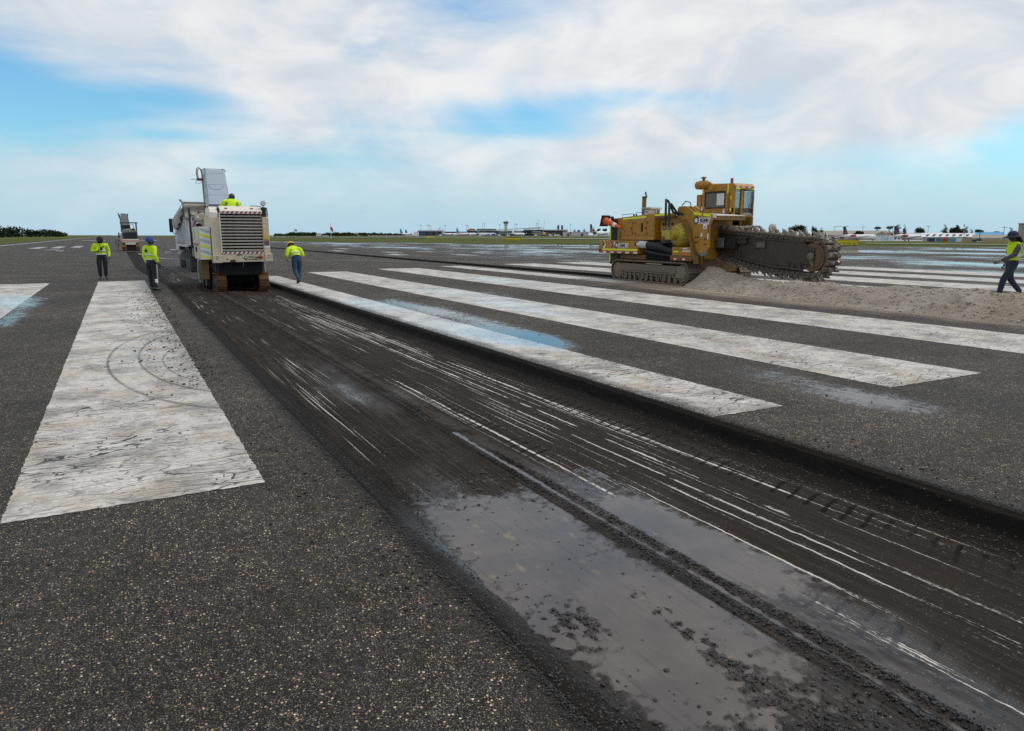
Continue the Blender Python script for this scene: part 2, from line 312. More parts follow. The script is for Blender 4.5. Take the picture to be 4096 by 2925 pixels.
    base = t.mix(t.mul(t.ss(r1[0], .93, .96), t.ss(d1, .4, .3)), base, (.22, .18, .12))
    # brown dried fines on the right-hand pass
    gr = t.noise(t.vmap(P, scale=(62., .9, 1), loc=(3, 1, 0)), 1., 2., .5); base = t.mix(t.mul(t.ss(gr, .42, .66), .55), base, (.050, .039, .030)); base = t.mix(t.mul(t.ss(gr, .50, .34), .5), base, (.006, .005, .004)); base = t.mix(t.mul(t.mul(t.ss(x, 2.9, 3.2), t.ss(x, 4.75, 4.5)), .40), base, (.034, .0265, .021))
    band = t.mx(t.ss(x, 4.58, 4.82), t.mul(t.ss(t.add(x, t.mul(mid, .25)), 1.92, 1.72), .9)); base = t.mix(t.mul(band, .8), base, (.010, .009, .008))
    base = t.mix(t.mul(t.ss(t.M('ABSOLUTE', t.sub(x, 2.735)), .035, .012), .85), base, (.006, .005, .0045)); base = t.mix(t.mul(t.mul(t.ss(x, 2.77, 2.80), t.ss(x, 2.99, 2.93)), t.mul(t.ss(mid, .35, .6), .5)), base, (.075, .062, .050))  # dark line paints in the edge shade of the step; paler strip beside it
    # scored white remains of an older marking: long thin streaks
    s1 = t.noise(t.vmap(P, scale=(34., .20, 1)), 1., 1., .5); s2 = t.noise(t.vmap(P, scale=(75., .55, 1), loc=(7, 3, 0)), 1., 1., .5); s3 = t.noise(t.vmap(P, scale=(1.6, .16, 1), loc=(1, 4, 0)), 1., 3.); pit = t.noise(t.vmap(P, scale=(1., .35, 1)), 90., 3., .75)
    sm = t.add(t.mul(s1, .85), t.add(t.mul(s2, .95), t.add(t.mul(s3, .60), t.mul(pit, .50))))
    lane = t.mul(t.ss(x, 2.98, 3.12), t.ss(x, 4.72, 4.55)); lane2 = t.mul(t.mul(t.ss(x, 1.65, 1.85), t.ss(x, 2.45, 2.2)), t.mul(t.ss(y, 3.4, 4.4), .85))
    lane = t.mul(lane, t.ss(y, 1.4, 3.6, .80, 1.)); lane = t.mx(lane, lane2)
    # the longest scores
    for (lx, wd, y0, y1) in ((4.02, .024, 2.6, 15.), (3.78, .015, 2.5, 8.5), (4.40, .020, 3.4, 24.), (4.30, .009, 5., 24.), (3.12, .020, 1.6, 9.), (3.35, .008, 2.6, 4.6), (3.62, .010, 2.4, 3.9), (4.16, .008, 5., 22.), (3.95, .007, 8., 24.), (4.48, .009, 9., 25.), (3.02, .012, 5., 12.)):
        l = t.ss(t.M('ABSOLUTE', t.sub(t.add(x, t.mul(t.sub(t.noise(t.vmap(P, scale=(.3, .5, 1)), 1., 2.), .5), .018)), lx)), wd * 1.0, wd * .3); l = t.mul(l, t.mul(t.ss(y, y0 - .4, y0 + .5), t.ss(y, y1 + 2, y1 - 2)))
        sm = t.add(sm, t.mul(l, t.lin(t.noise(t.vmap(P, scale=(3., 1.3, 1)), 1., 4., .7), .36, .60, .0, .75)))
    streak = t.mul(t.ss(sm, 1.66, 1.80), t.ss(lane, .1, .5)); streak = t.mx(streak, t.mul(t.ss(sm, 1.78, 1.90), t.mul(lane, .9)))
    c = t.mix(t.mul(streak, .95), base, t.mix(s2, (.46, .41, .33), (.64, .61, .56)))
    # prints of the tracks
    def lugs(a, b):
        ph = t.M('FRACT', t.M('DIVIDE', t.add(y, t.add(t.mul(x, -.35), t.mul(t.noise(P, 3., 2.), .1))), .155)); return t.mul(t.ss(t.M('ABSOLUTE', t.sub(ph, .5)), .16, .05), t.mul(t.ss(x, a, a + .03), t.ss(x, b, b - .03)))
    lug = t.mul(t.mx(lugs(2.98, 3.30), lugs(4.28, 4.62)), t.ss(t.noise(P, 1.4, 3.), .36, .55)); c = t.mix(t.mul(lug, .9), c, (.006, .005, .004))
    wet = t.noise(t.vmap(P, scale=(1.2, .4, 1)), 1., 4., .6)
    wb = t.mul(t.blob(x, y, 2.25, 8.9, .55, 1.9), .42); wb = t.add(wb, t.mul(t.blob(x, y, 2.95, 3.0, .22, 1.6), .42)); wb = t.add(wb, t.mul(t.blob(x, y, 2.1, 3.0, .75, 2.4), .46)); wb = t.add(wb, t.mul(t.blob(x, y, 3.08, 3.3, .35, 1.3), .35)); wb = t.add(wb, t.mul(t.blob(x, y, 2.92, 1.6, .3, .8), .35))
    wv = t.add(t.sub(wet, .5), wb); film = t.ss(wv, .12, .42); film2 = t.ss(t.sub(wv, t.add(t.mul(d1, .12), t.mul(t.noise(t.vmap(P, scale=(2., 1., 1)), 14., 4., .8), .32))), .12, .20)
    rough = t.mix(film, (.80,) * 3, (.46,) * 3); rough = t.mix(film2, rough, (.17,) * 3); rough = t.mix(streak, rough, (.5,) * 3)
    h = t.add(t.mul(d1, -.5), t.add(t.mul(fine, .45), t.add(t.mul(gr, 1.1), t.mul(lug, -1.6))))
    t.out(Base_Color=c, Roughness=rough, Normal=t.bump(h, t.mix(film2, (.75,) * 3, (.12,) * 3), .010), IOR=1.36, Specular_IOR_Level=t.mix(film, (.10,) * 3, (.5,) * 3))
    m, t = newmat('muddy_water'); P = t.obj(); n = t.noise(P, 9., 4., .6); n2 = t.noise(P, 2.4, 5., .6); dp = t.node('Attribute', attribute_name='depth').outputs['Fac']
    c = t.mix(t.ss(n2, .35, .7), (.082, .072, .067), (.122, .102, .085)); drag = t.ss(t.noise(t.vmap(P, scale=(30., 1.6, 1), loc=(2, 2, 0)), 1., 4., .7), .52, .70); c = t.mix(t.mul(drag, .55), c, (.055, .048, .043)); scum = t.ss(t.noise(t.vmap(P, scale=(9, 4.5, 1)), 1., 5., .65), .60, .70); c = t.mix(t.mul(scum, .6), c, (.22, .165, .10))
    w = t.node('BsdfPrincipled', {'Base Color': c, 'Roughness': t.lin(t.noise(t.vmap(P, scale=(22., 2.2, 1)), 1., 4., .7), .3, .7, .03, .14), 'Normal': t.bump(t.add(t.noise(t.vmap(P, scale=(40., 4., 1)), 1., 3., .7), t.mul(t.noise(P, 70., 3.), .5)), .10, .006), 'IOR': 1.36})
    cover = t.ss(t.add(dp, t.mul(t.sub(t.noise(P, 26., 4., .7), .5), .006)), -.0005, .0055)
    mxs = t.node('MixShader', {0: cover, 1: t.node('BsdfTransparent').outputs[0], 2: w.outputs[0]}); t.L.new(mxs.outputs[0], t.node('OutputMaterial').inputs[0])
    m, t = newmat('crumb'); P = t.obj(); n = t.noise(P, 60., 2.); t.out(Base_Color=t.mix(t.ss(n, .4, .75), (.010, .009, .008), (.05, .044, .038)), Roughness=.55, Normal=t.bump(t.noise(P, 300., 2.), .6, .004))
    m, t = newmat('spoil'); P = t.obj(); n = t.noise(P, 1.1, 5., .6); f = t.noise(P, 45., 4., .7); w1 = t.node('TexVoronoi', {'Vector': P, 'Scale': 34.}); d = w1.outputs['Distance']; r = t.rnd(w1.outputs['Color'])
    c = t.mix(t.ss(n, .3, .7), (.25, .205, .150), (.355, .305, .24)); c = t.mix(t.ss(f, .4, .75), c, t.mix(1., c, (1.35, 1.35, 1.35), 'MULTIPLY')); c = t.mix(t.mul(t.ss(r[0], .86, .92), t.ss(d, .45, .3)), c, (.55, .50, .42)); x, y, z = t.sep(P)
    c = t.mix(t.mul(t.ss(t.add(y, t.mul(n, 5.)), 13., 9.), .55), c, (.25, .18, .115)); h = t.add(t.mul(d, -.6), t.add(f, t.mul(t.noise(P, 9., 4., .6), 1.6)))
    t.out(Base_Color=c, Roughness=.9, Normal=t.bump(h, .9, .03))
    m, t = newmat('spoil_stone'); P = t.obj(); n = t.noise(P, 9., 3.); t.out(Base_Color=t.mix(n, (.26, .215, .16), (.44, .39, .32)), Roughness=.9, Normal=t.bump(t.noise(P, 80., 3.), .5, .01))
    m, t = newmat('grass'); P = t.obj(); a = t.noise(P, .03, 5., .6); b = t.noise(P, .35, 5., .7); f = t.noise(t.vmap(P, scale=(1, 1, .3)), 7., 4., .75)
    c = t.mix(t.ss(a, .35, .65), (.052, .085, .012), (.10, .108, .020)); c = t.mix(t.mul(t.ss(b, .42, .68), .55), c, (.128, .105, .030)); c = t.mix(1., c, t.mix(f, (.55, .55, .55), (1.35, 1.35, 1.3)), 'MULTIPLY')
    t.out(Base_Color=c, Roughness=.9, Normal=t.bump(f, .8, .3), IOR=1.2)
    m, t = newmat('concrete_apron'); P = t.obj(); a = t.noise(P, .05, 4.); t.out(Base_Color=t.mix(a, (.30, .29, .27), (.46, .44, .41)), Roughness=.85)
ground_mats()

# ------------------------------------------------------------------ ground
EDGE = [(26., -60), (60., -45), (100., 15.), (116.5, 57.5), (109.1, 63.9), (100.1, 74.1), (85, 91.1), (75.5, 106.3), (66.3, 127.2), (59.8, 150.6), (48.1, 172), (37.5, 205), (32., 260), (29, 340), (28, 800), (28, 2600)]
def land_z(x, y):
    """the land falls a little towards the hangars on the right"""
    az = np.degrees(np.arctan2(x, y)); r = np.hypot(x, y); return -2.7 * sst(az, 38., 52.) * sst(r, 115., 620.) - .02
def build_ground():
    b = MB(); XL, XR = 1.40, 5.07; T0, T1 = 18.34, 19.75
    EL = [(1.4, -60), (1.4, 28.9), (1.0, 36), (.7, 45), (.65, 88), (.65, 2600)]; ER = [(2.75, 28.9), (2.45, 36), (2.2, 45), (2.15, 88)]
    for i in range(5): b.quad((-20, EL[i][1], 0), (EL[i][0], EL[i][1], 0), (EL[i + 1][0], EL[i + 1][1], 0), (-20, EL[i + 1][1], 0))
    for i in range(3): b.quad((ER[i][0], ER[i][1], 0), (XR, ER[i][1], 0), (XR, ER[i + 1][1], 0), (ER[i + 1][0], ER[i + 1][1], 0))
    b.quad((.65, 88, 0), (XR, 88, 0), (XR, 2600, 0), (.65, 2600, 0)); b.quad((XR, -60, 0), (T0, -60, 0), (T0, 2600, 0), (XR, 2600, 0))
    b.quad((XL, -60, 0), (XR, -60, 0), (XR, -8, 0), (XL, -8, 0)); b.quad((T0, 130, 0), (T1, 130, 0), (T1, 2600, 0), (T0, 2600, 0)); b.quad((T0, -60, 0), (T1, -60, 0), (T1, -9, 0), (T0, -9, 0))
    for i in range(len(EDGE) - 1):
        (xa, ya), (xb, yb) = EDGE[i], EDGE[i + 1]
        b.put([(T1, ya, 0), (xa, ya, 0), (xb, yb, 0), (T1, yb, 0)], [(0, 1, 2, 3)])
    tag(b.build('runway', 'asphalt'), kind='structure')
    # grass: left of the runway, and right from its edge out to the horizon
    lx = -20 - np.concatenate([[0], np.geomspace(2, 4000, 14)]); ly = np.array([-60, 0, 60, 120, 200, 300, 500, 800, 1300, 2000, 2600, 4500.])
    X, Y = np.meshgrid(lx[::-1], ly); tag(grid_mesh('grass_verge', X, Y, np.where(X < -20, -.03, -.006) + 0 * X, 'grass'), kind='structure')
    E = np.array(EDGE, float); tt = np.concatenate([[0], np.geomspace(.6, 5000, 34)]); rows = []
    seg = [];
    for i in range(len(E) - 1):
        n = 4 if i < len(E) - 2 else 10
        for k in range(n): seg.append(E[i] + (E[i + 1] - E[i]) * k / n)
    seg.append(E[-1]); seg = np.array(seg); out = []
    for p in seg:
        d = np.array([1., .12 + .25 * (p[1] > 0)]) if p[1] > 0 else np.array([1., -.3]); d = d / np.linalg.norm(d); out.append(p[None] + tt[:, None] * d[None])
    out = np.array(out); X, Y = out[..., 0], out[..., 1]; Z = land_z(X, Y); Z[:, 0] = -.006
    tag(grid_mesh('grass_field', X, Y, Z, 'grass'), kind='structure')
    # ---- milled lane: a height field
    ys = [-8.]
    while ys[-1] < 29.4: ys.append(ys[-1] + (.5 if ys[-1] < -1 else max(.022, .0062 * abs(ys[-1]))))
    xs = np.concatenate([np.linspace(XL, 1.95, 26), np.linspace(1.972, 2.5, 20), np.linspace(2.512, 3.1, 46), np.linspace(3.125, 4.6, 56), np.linspace(4.615, XR, 30)])
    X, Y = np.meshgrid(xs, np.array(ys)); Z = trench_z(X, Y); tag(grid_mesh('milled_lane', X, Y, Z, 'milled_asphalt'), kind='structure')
    ys = np.concatenate([np.linspace(28.9, 60, 80), np.linspace(61, 88, 20)]); u, Y = np.meshgrid(np.linspace(0, 1, 18), ys); el = np.interp(Y, [28.9, 36, 45, 88], [1.4, 1., .7, .65]); er = np.interp(Y, [28.9, 36, 45, 88], [2.75, 2.45, 2.2, 2.15]); X = el + (er - el) * u
    Z = -.07 * sst(u, 0, .15) * sst(u, 1., .9) * sst(Y, 88, 87) * sst(Y, 28.9, 29.5) + .02 * (fbm(X * 5, Y * 2, 3) - .5) * (u > .01) * (u < .99) * (Y > 29) * (Y < 87.9); tag(grid_mesh('milled_strip', X, Y, Z, 'milled_asphalt'), kind='structure')
    # the narrow second trench the chain machine works on
    xs = np.array([T0, T0 + .02, T0 + .3, T0 + .8, T0 + 1.3, T1 - .05, T1 - .02, T1]); zs = np.array([0, -.08, -.16, -.18, -.17, -.16, -.02, 0.]); ys = np.concatenate([np.linspace(-9, 60, 180), np.linspace(61, 130, 60)])
    X, Y = np.meshgrid(xs, ys); Z = np.repeat(zs[None], len(ys), 0) + .02 * (fbm(X * 4, Y * 4, 9) - .5) * (zs[None] < -.05); tag(grid_mesh('cut_trench', X, Y, Z, 'milled_asphalt'), kind='structure')
def trench_z(X, Y):
    n = fbm(X * 3, Y * 1.5, 5, 4); f = fbm(X * 22, Y * 22, 8, 3); e = .07 * (fbm(Y * 2.1, Y * 0 + .5, 11, 4) - .5); e2 = .05 * (fbm(Y * 5, Y * 0 + 3.5, 12, 3) - .5)
    fl = -.113 - .014 * sst(X, 2.72, 2.745) - .045 * sst(X, 3.4, 4.4); fl = fl + (sst(X, 2.6, 2.85) * 0)
    z = fl + .012 * (n - .5) + .010 * (f - .5)
    left = sst(X, 1.40, 1.66 + e); z = z * left + (1 - left) * (.012 * (f - .2) * (X > 1.41))
    loose = sst(X, 4.60, 4.98); z = z + .040 * loose ** 2 + .014 * loose * (f - .5)
    wall = sst(X, 4.975 + e2, 5.005 + e2); led = sst(X, 5.04, 5.06); z = z * (1 - wall) + wall * (-.022 + .006 * f); z = z * (1 - led)
    g = lambda c, w: np.exp(-((X - c) / w) ** 2); wob = .03 * (fbm(Y * .7, Y * 0 + 1, 21, 3) - .5); k = .55 + .9 * f
    fade = sst(Y, 26, 20); nearf = 1 - sst(Y, 5.2, 6.6); farf = sst(Y, 6.9, 7.5)
    z = z + fade * (.026 * g(2.67 + wob, .025) * k * (.45 + .55 * np.maximum(nearf, farf)) + .028 * g(2.82 + wob, .032) * k * (.12 + .88 * nearf) + .03 * g(2.80 + wob, .06) * k * farf)
    z = z + .022 * f * k * np.exp(-((X - 2.05) / .5) ** 2 - ((Y - 1.35) / .38) ** 2) + .016 * f * k * np.exp(-((X - 2.28 - .02 * (Y - 2.2)) / .07) ** 2) * sst(Y, 3.1, 2.7) * sst(Y, 1.2, 1.7)
    z = z + .017 * f * k * np.exp(-((X - 1.85) / .13) ** 2 - ((Y - 2.75) / .3) ** 2) + .03 * f * np.exp(-((X - 1.60) / .10) ** 2) * sst(Y, 2.9, 2.4)
    dip = np.exp(-((X - 2.1) / .62) ** 4 - ((Y - 3.1) / 1.75) ** 4); z = z - .017 * dip * (X < 2.62) * left
    dip2 = np.exp(-((X - 3.08) / .24) ** 4 - ((Y - 3.35) / .85) ** 4); z = z - .010 * dip2
    end = sst(Y, 28.2, 28.85); return z * (1 - end) * (X > XL0) * (X < XR0)
XL0, XR0 = 1.401, 5.069
build_ground()
def sheet(name, mat, pts, z, parent=None):
    b = MB(); b.put([(p[0], p[1], z) for p in pts], [tuple(range(len(pts)))]); o = b.build(name, mat, parent); return tag(o, kind='structure')
# standing water in the milled lane (lies inside the dips of the floor)
def water(x0, x1, y0, y1, z, st=.02):
    X, Y = np.meshgrid(np.arange(x0, x1, st), np.arange(y0, y1, st)); d = z - trench_z(X, Y); k = (d > -.003); q = k[:-1, :-1] | k[1:, :-1] | k[:-1, 1:] | k[1:, 1:]
    o = grid_mesh('puddle_water', X, Y, X * 0 + z, 'muddy_water', mask=q); at = o.data.attributes.new('depth', 'FLOAT', 'POINT'); at.data.foreach_set('value', d.astype(np.float32).ravel()); tag(o, kind='structure')
water(1.45, 2.68, .9, 5.6, -.1195); water(2.69, 2.80, .6, 6.3, -.1215, .01); water(2.84, 3.36, 2.0, 4.8, -.1275)
# ------------------------------------------------------------------ painted markings
def jag(x0, x1, y0, y1, amp=.010):
    u = random.uniform; n = 40; k = 260; ys = [y0 + (y1 - y0) * (i / k) ** 2 for i in range(1, k)]
    return [(x0 + (x1 - x0) * i / n, y0 + u(-amp, amp)) for i in range(n + 1)] + [(x1 + u(-amp, amp) * .7, y) for y in ys] + [(x1, y1), (x0, y1)] + [(x0 + u(-amp, amp) * .7, y) for y in ys[::-1]]
for (x0, x1, y0, y1) in ((-.81, .80, 5.30, 32.3), (-4.6, -2.40, 6.5, 32.2), (-9.3, -7.0, 6, 32.5), (5.085, 6.10, 5.16, 33.2), (7.98, 9.89, 5.20, 35.6), (12.1, 14.4, 5.4, 37.5), (16.4, 17.7, 22., 39.), (21.0, 23.4, 5., 40.), (25.2, 27.8, 5, 40.5), (29.6, 32.2, 5, 41), (34.2, 36.9, 5, 41.)):
    sheet('threshold_stripe', 'runway_paint', jag(x0, x1, y0, y1), .004)
for (x0, x1, y0, y1) in ((-10.6, -9.3, 114, 129), (-8.3, -7.2, 117, 134), (-6.1, -4.9, 121, 138), (-3.5, -2.2, 122, 138), (9.3, 10.6, 114, 129), (11.6, 12.9, 117, 134), (14, 15.2, 120, 136), (-10.3, -3.6, 268, 282), (6., 12., 268, 282), (22., 23.2, 62, 66), (24.5, 25.6, 70, 75), (27, 28.3, 58, 62), (21.5, 22.6, 80, 85), (29, 30, 72, 76), (25.5, 26.6, 92, 98), (31.5, 32.6, 64, 67), (-6.4, -5.6, 96, 99), (-8, -6.4, 104, 106), (4.2, 4.9, 84, 86), (5.6, 6.6, 98, 101), (7.2, 8.2, 110, 113)):
    sheet('paint_bar', 'line_paint', [(x0, y0), (x1, y0), (x1, y1), (x0, y1)], .004)
def line_strip(name, pts, w, mat):
    b = MB(); vs = []
    for i, p in enumerate(pts):
        a = Vector(pts[max(i - 1, 0)]); c = Vector(pts[min(i + 1, len(pts) - 1)]); d = (c - a).normalized(); n = Vector((-d.y, d.x)) * w / 2
        vs += [(p[0] + n.x, p[1] + n.y, .005), (p[0] - n.x, p[1] - n.y, .005)]
    b.put(vs, [(2 * i, 2 * i + 1, 2 * i + 3, 2 * i + 2) for i in range(len(pts) - 1)]); return tag(b.build(name, mat), kind='structure')
line_strip('edge_line', [(-17.2, -20), (-17.2, 400), (-17.2, 2000)], .8, 'line_paint'); line_strip('edge_line', [(41.5, 190), (41.8, 120), (42.5, 84), (47, 70), (58, 55), (75, 45)], .7, 'line_paint')
line_strip('edge_line', [(50, 160), (60, 130), (72, 104), (84, 86), (100, 66)], .5, 'line_paint')
line_strip('taxi_line', [(1.6, 79), (2.2, 70), (3.0, 62), (4.8, 57.5), (10.2, 54.6), (14, 51.5), (17.6, 47), ], .18, 'taxi_line_paint'); line_strip('taxi_line', [(20, 44.5), (24, 42), (34, 38), (50, 33)], .18, 'taxi_line_paint')
line_strip('taxi_line', [(20.5, 62), (23, 58), (27, 53), (33, 49)], .25, 'line_paint')
# ------------------------------------------------------------------ loose crumbs of planed asphalt
def crumbs():
    P = []; S = []
    def add(n, fx, fy, smin, smax, floor=False, pw=3.):
        x = fx(n); y = fy(n); smin *= .62; smax *= .62; s = smin + (smax - smin) * rng.random(n) ** pw; keep = (x > 1.41) & (x < 5.06) & (y < 29) if floor else np.ones(n, bool); keep &= ~((~np.array([floor] * n)) & (x > 1.40) & (x < 5.07) & (y < 29))
        x, y, s = x[keep], y[keep], s[keep]; z = trench_z(x, y) if floor else np.zeros(len(x)) + .004
        P.append(np.stack([x, y, z + s * .18], -1)); S.append(s)
    lg = lambda a, b: (lambda n: np.exp(rng.uniform(np.log(a), np.log(b), n)))
    un = lambda a, b: (lambda n: rng.uniform(a, b, n))
    add(9000, lambda n: 1.405 - np.abs(rng.normal(0, .035, n)), lg(1.1, 28), .003, .011)          # left rim
    add(7000, lambda n: 1.40 + np.abs(rng.normal(0, .13, n)), lg(1.1, 28), .0035, .014, True)
    add(500, lambda n: 1.38 - np.abs(rng.normal(0, .3, n)), lg(3, 28), .005, .024)
    add(1800, lambda n: 1.0 - np.abs(rng.normal(0, .5, n)), un(9, 27), .006, .034)
    add(3500, lambda n: 5.08 + np.abs(rng.normal(0, .03, n)), lg(1.6, 26), .004, .014)           # right rim
    add(700, lambda n: 5.1 + np.abs(rng.normal(0, .45, n)), lg(2, 24), .004, .018)
    add(5200, un(4.6, 5.0), lg(1.6, 26), .004, .018, True)
    add(3400, lambda n: rng.normal(2.67, .02, n), lg(1.2, 5.6), .004, .016, True); add(3800, lambda n: rng.normal(2.82, .028, n), lg(1.2, 5.6), .004, .018, True); add(2600, lambda n: rng.normal(2.72, .06, n), lg(6.8, 22), .005, .02, True)
    add(1100, un(1.55, 2.6), un(1.6, 5.2), .006, .026, True, 4.); add(420, lambda n: rng.normal(2.1, .22, n), lambda n: rng.normal(3.9, .45, n), .005, .018, True)
    add(2600, lambda n: rng.normal(2.1, .3, n), lambda n: 1.35 + rng.normal(0, .22, n), .004, .022, True); add(900, lambda n: rng.normal(1.85, .12, n), lambda n: rng.normal(2.75, .2, n), .004, .018, True); add(1200, lambda n: rng.normal(2.28, .05, n), un(1.5, 3.), .004, .014, True)
    add(3500, un(1.5, 4.7), lg(3, 26), .004, .012, True)
    add(320, un(-18, 1.2), lg(4, 40), .004, .02); add(500, un(5.2, 16), lg(3, 30), .005, .022)
    rocks('asphalt_crumbs', np.concatenate(P), np.concatenate(S), 'crumb', seed=3)['label'] = 'black crumbs of planed asphalt strewn along the milled lane'
crumbs()
# ------------------------------------------------------------------ spoil heap beside the trench
def spoil_z(X, Y):
    kx = [-9, 4, 8.4, 11.3, 13.5, 15.2, 16.4, 17.0, 17.6, 18.3, 18.9, 19.25, 19.6, 20.1]; kz = [.54, .54, .54, .50, .46, .41, .37, .42, .54, .63, .64, .48, .25, .0]; kc = [17.5, 17.5, 17.4, 17.3, 17.3, 17.5, 17.7, 17.9, 18.1, 18.2, 18.25, 18.4, 18.5, 18.6]; kb = [16.0, 16.15, 16.25, 16.1, 16.15, 16.5, 16.7, 16.8, 16.85, 16.9, 17.0, 17.3, 17.7, 18.]
    hh = np.interp(Y, kx, kz); c = np.interp(Y, kx, kc); b = np.interp(Y, kx, kb); b = b + .14 * (fbm(Y * 1.3, Y * 0 + 7, 31, 3) - .5); c = c + .25 * (fbm(Y * .8, Y * 0 + 3, 33, 3) - .5)
    t = np.where(X < c, (X - b) / (c - b), (c + .95 - X) / .95); t = np.clip(t, 0, 1); p = np.where(t < .75, t, .75 + (t - .75) - .5 * (t - .75) ** 2 / .25 * 1.)
    z = hh * p / .875 * (1 + .30 * (fbm(X * 1.7, Y * 1.7, 41, 4) - .5)) + np.minimum(t, .3) / .3 * (.16 * (fbm(X * 3.1, Y * 3.1, 43, 4) - .5) + .035 * (fbm(X * 13, Y * 13, 44, 3) - .5)); return np.where(t <= 0, -.03, z)
xs = np.linspace(15.9, 19.7, 110); ys = np.concatenate([np.linspace(-9, 5.5, 30), np.linspace(5.6, 20.4, 340)]); X, Y = np.meshgrid(xs, ys)
heap = thing('spoil_heap', (17.3, 10, 0), 'long heap of beige crushed rock spoil running behind the chain trencher', 'gravel heap'); del heap['base']; heap.location = (0, 0, 0)
o = grid_mesh('heap_body', X, Y, spoil_z(X, Y), 'spoil'); o.parent = heap
px = rng.uniform(16., 18.6, 9000); py = rng.uniform(6.5, 20.3, 9000); pz = spoil_z(px, py); k = pz > .01; px, py, pz = px[k], py[k], pz[k]; s_ = .006 + .034 * rng.random(len(px)) ** 6
rocks('loose_stones', np.stack([px, py, pz + s_ * .2], -1), s_, 'spoil_stone', heap, seed=5)
n = 2600; px = np.concatenate([rng.normal(16.0, .25, n)]); py = rng.uniform(7, 21, n); s_ = .005 + .016 * rng.random(n) ** 3; rocks('strewn_gravel', np.stack([px, py, s_ * .2], -1), s_, 'spoil_stone', seed=6)['label'] = 'small beige stones strewn along the foot of the spoil heap'
# ------------------------------------------------------------------ object materials
def paint(name, c, rough=.45, dirt=.35, dcol=(.07, .055, .042), scale=2.2, metal=0., rust=0., rcol=(.16, .06, .02), bump=.12):
    m, t = newmat(name); P = t.obj(); n = t.noise(P, scale, 6., .62, .3); f = t.noise(P, scale * 14, 4., .7); drip = t.noise(t.vmap(P, scale=(9, 9, .7)), 1., 4., .6)
    k = t.ss(t.add(t.mul(n, .6), t.add(t.mul(f, .25), t.mul(drip, .25))), .46, .74); cc = t.mix(t.mul(k, dirt), c, dcol)
    if rust:
        r = t.ss(t.add(t.mul(t.noise(t.vmap(P, loc=(4, 2, 9)), scale * 2.3, 6., .7), .8), t.mul(f, .25)), .54, .68); cc = t.mix(t.mul(r, rust), cc, rcol)
    t.out(Base_Color=cc, Roughness=t.lin(n, .3, .7, max(.05, rough - .1), min(1, rough + .2)), Metallic=metal, Normal=t.bump(f, bump, .01)); return m
paint('cream', (.62, .52, .37), .42, .30); paint('cream_light', (.72, .66, .55), .40, .18); paint('slat_grey', (.40, .36, .29), .5, .4)
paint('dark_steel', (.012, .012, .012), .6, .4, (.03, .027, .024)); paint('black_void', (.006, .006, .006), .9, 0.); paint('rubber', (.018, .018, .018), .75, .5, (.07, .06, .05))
paint('steel_grey', (.22, .22, .22), .45, .5, metal=.3); paint('rod_chrome', (.6, .6, .6), .2, .2, metal=1.)
paint('rusty_track', (.17, .07, .02), .6, .55, (.04, .025, .018), 6., metal=.2, rust=.5, rcol=(.30, .13, .03)); paint('duct_grey', (.26, .32, .37), .5, .45, (.42, .45, .47), 3.); paint('duct_seam', (.11, .14, .165), .6, .3)
paint('hazard_white', (.72, .70, .66), .4, .25); paint('hazard_red', (.33, .015, .02), .4, .2); paint('white_paint', (.66, .66, .64), .4, .35); paint('truck_white', (.62, .63, .64), .4, .4); paint('tarp_cloth', (.42, .39, .33), .85, .4, (.16, .14, .11)); paint('tarp_dark', (.20, .18, .155), .85, .4)
paint('reflect_yellow', (.80, .84, .02), .35, .06); paint('chevron_yellow', (.66, .68, .05), .35, .12); paint('chevron_white', (.68, .72, .74), .35, .15); paint('chevron_grey', (.42, .45, .46), .35, .15)
paint('beacon_red', (.36, .035, .02), .15, .1); paint('beacon_orange', (.75, .12, .02), .2, .1); paint('ink_black', (.012, .012, .014), .5, 0.); paint('ink_red', (.50, .03, .03), .5, 0.); paint('hose_red', (.10, .022, .022), .5, .3)
paint('cat_yellow', (.41, .195, .014), .46, .46, (.13, .062, .018), 2.4, rust=.34, rcol=(.13, .05, .015)); paint('cat_dark', (.21, .105, .018), .5, .5, (.06, .035, .018), rust=.3); paint('gear_yellow', (.46, .34, .045), .38, .45, (.14, .09, .02), 5.)
paint('track_steel', (.20, .16, .115), .5, .5, (.28, .22, .155), 5., metal=.35); paint('track_dusty', (.14, .108, .076), .65, .6, (.24, .185, .125), 4.); paint('boom_steel', (.048, .034, .027), .5, .5, (.095, .072, .054), 2.6, metal=.25, rust=.25, rcol=(.11, .055, .028)); paint('chain_steel', (.10, .080, .062), .55, .6, (.22, .18, .14), 7., metal=.3); paint('tooth_steel', (.22, .18, .14), .45, .6, (.38, .33, .27), 9., metal=.3); paint('wheel_rust', (.13, .068, .030), .6, .5, (.06, .04, .03), 4., rust=.5, rcol=(.22, .10, .028)); paint('far_gray', (.075, .078, .075), .5, .3); paint('orange_paint', (.62, .20, .06), .45, .2)
paint('cone_orange', (.80, .10, .015), .45, .12); paint('placard_white', (.74, .74, .72), .4, .2); paint('deck_plate', (.62, .58, .52), .6, .35)
m, t = newmat('glass'); t.out(Base_Color=(.03, .035, .04), Roughness=.06, IOR=1.5, Metallic=0.)
m, t = newmat('clear_glass'); fr_ = t.node('Fresnel', {'IOR': 1.5}).outputs[0]; mx_ = t.node('MixShader', {0: t.mul(fr_, .8), 1: t.node('BsdfTransparent', {'Color': (.82, .86, .86)}).outputs[0], 2: t.node('BsdfGlossy', {'Color': (1, 1, 1), 'Roughness': .03}).outputs[0]}); t.L.new(mx_.outputs[0], t.node('OutputMaterial').inputs[0])
m, t = newmat('dusty_glass'); P = t.obj(); n = t.noise(P, 4., 5.); t.out(Base_Color=t.mix(n, (.085, .072, .06), (.16, .14, .12)), Roughness=.3)
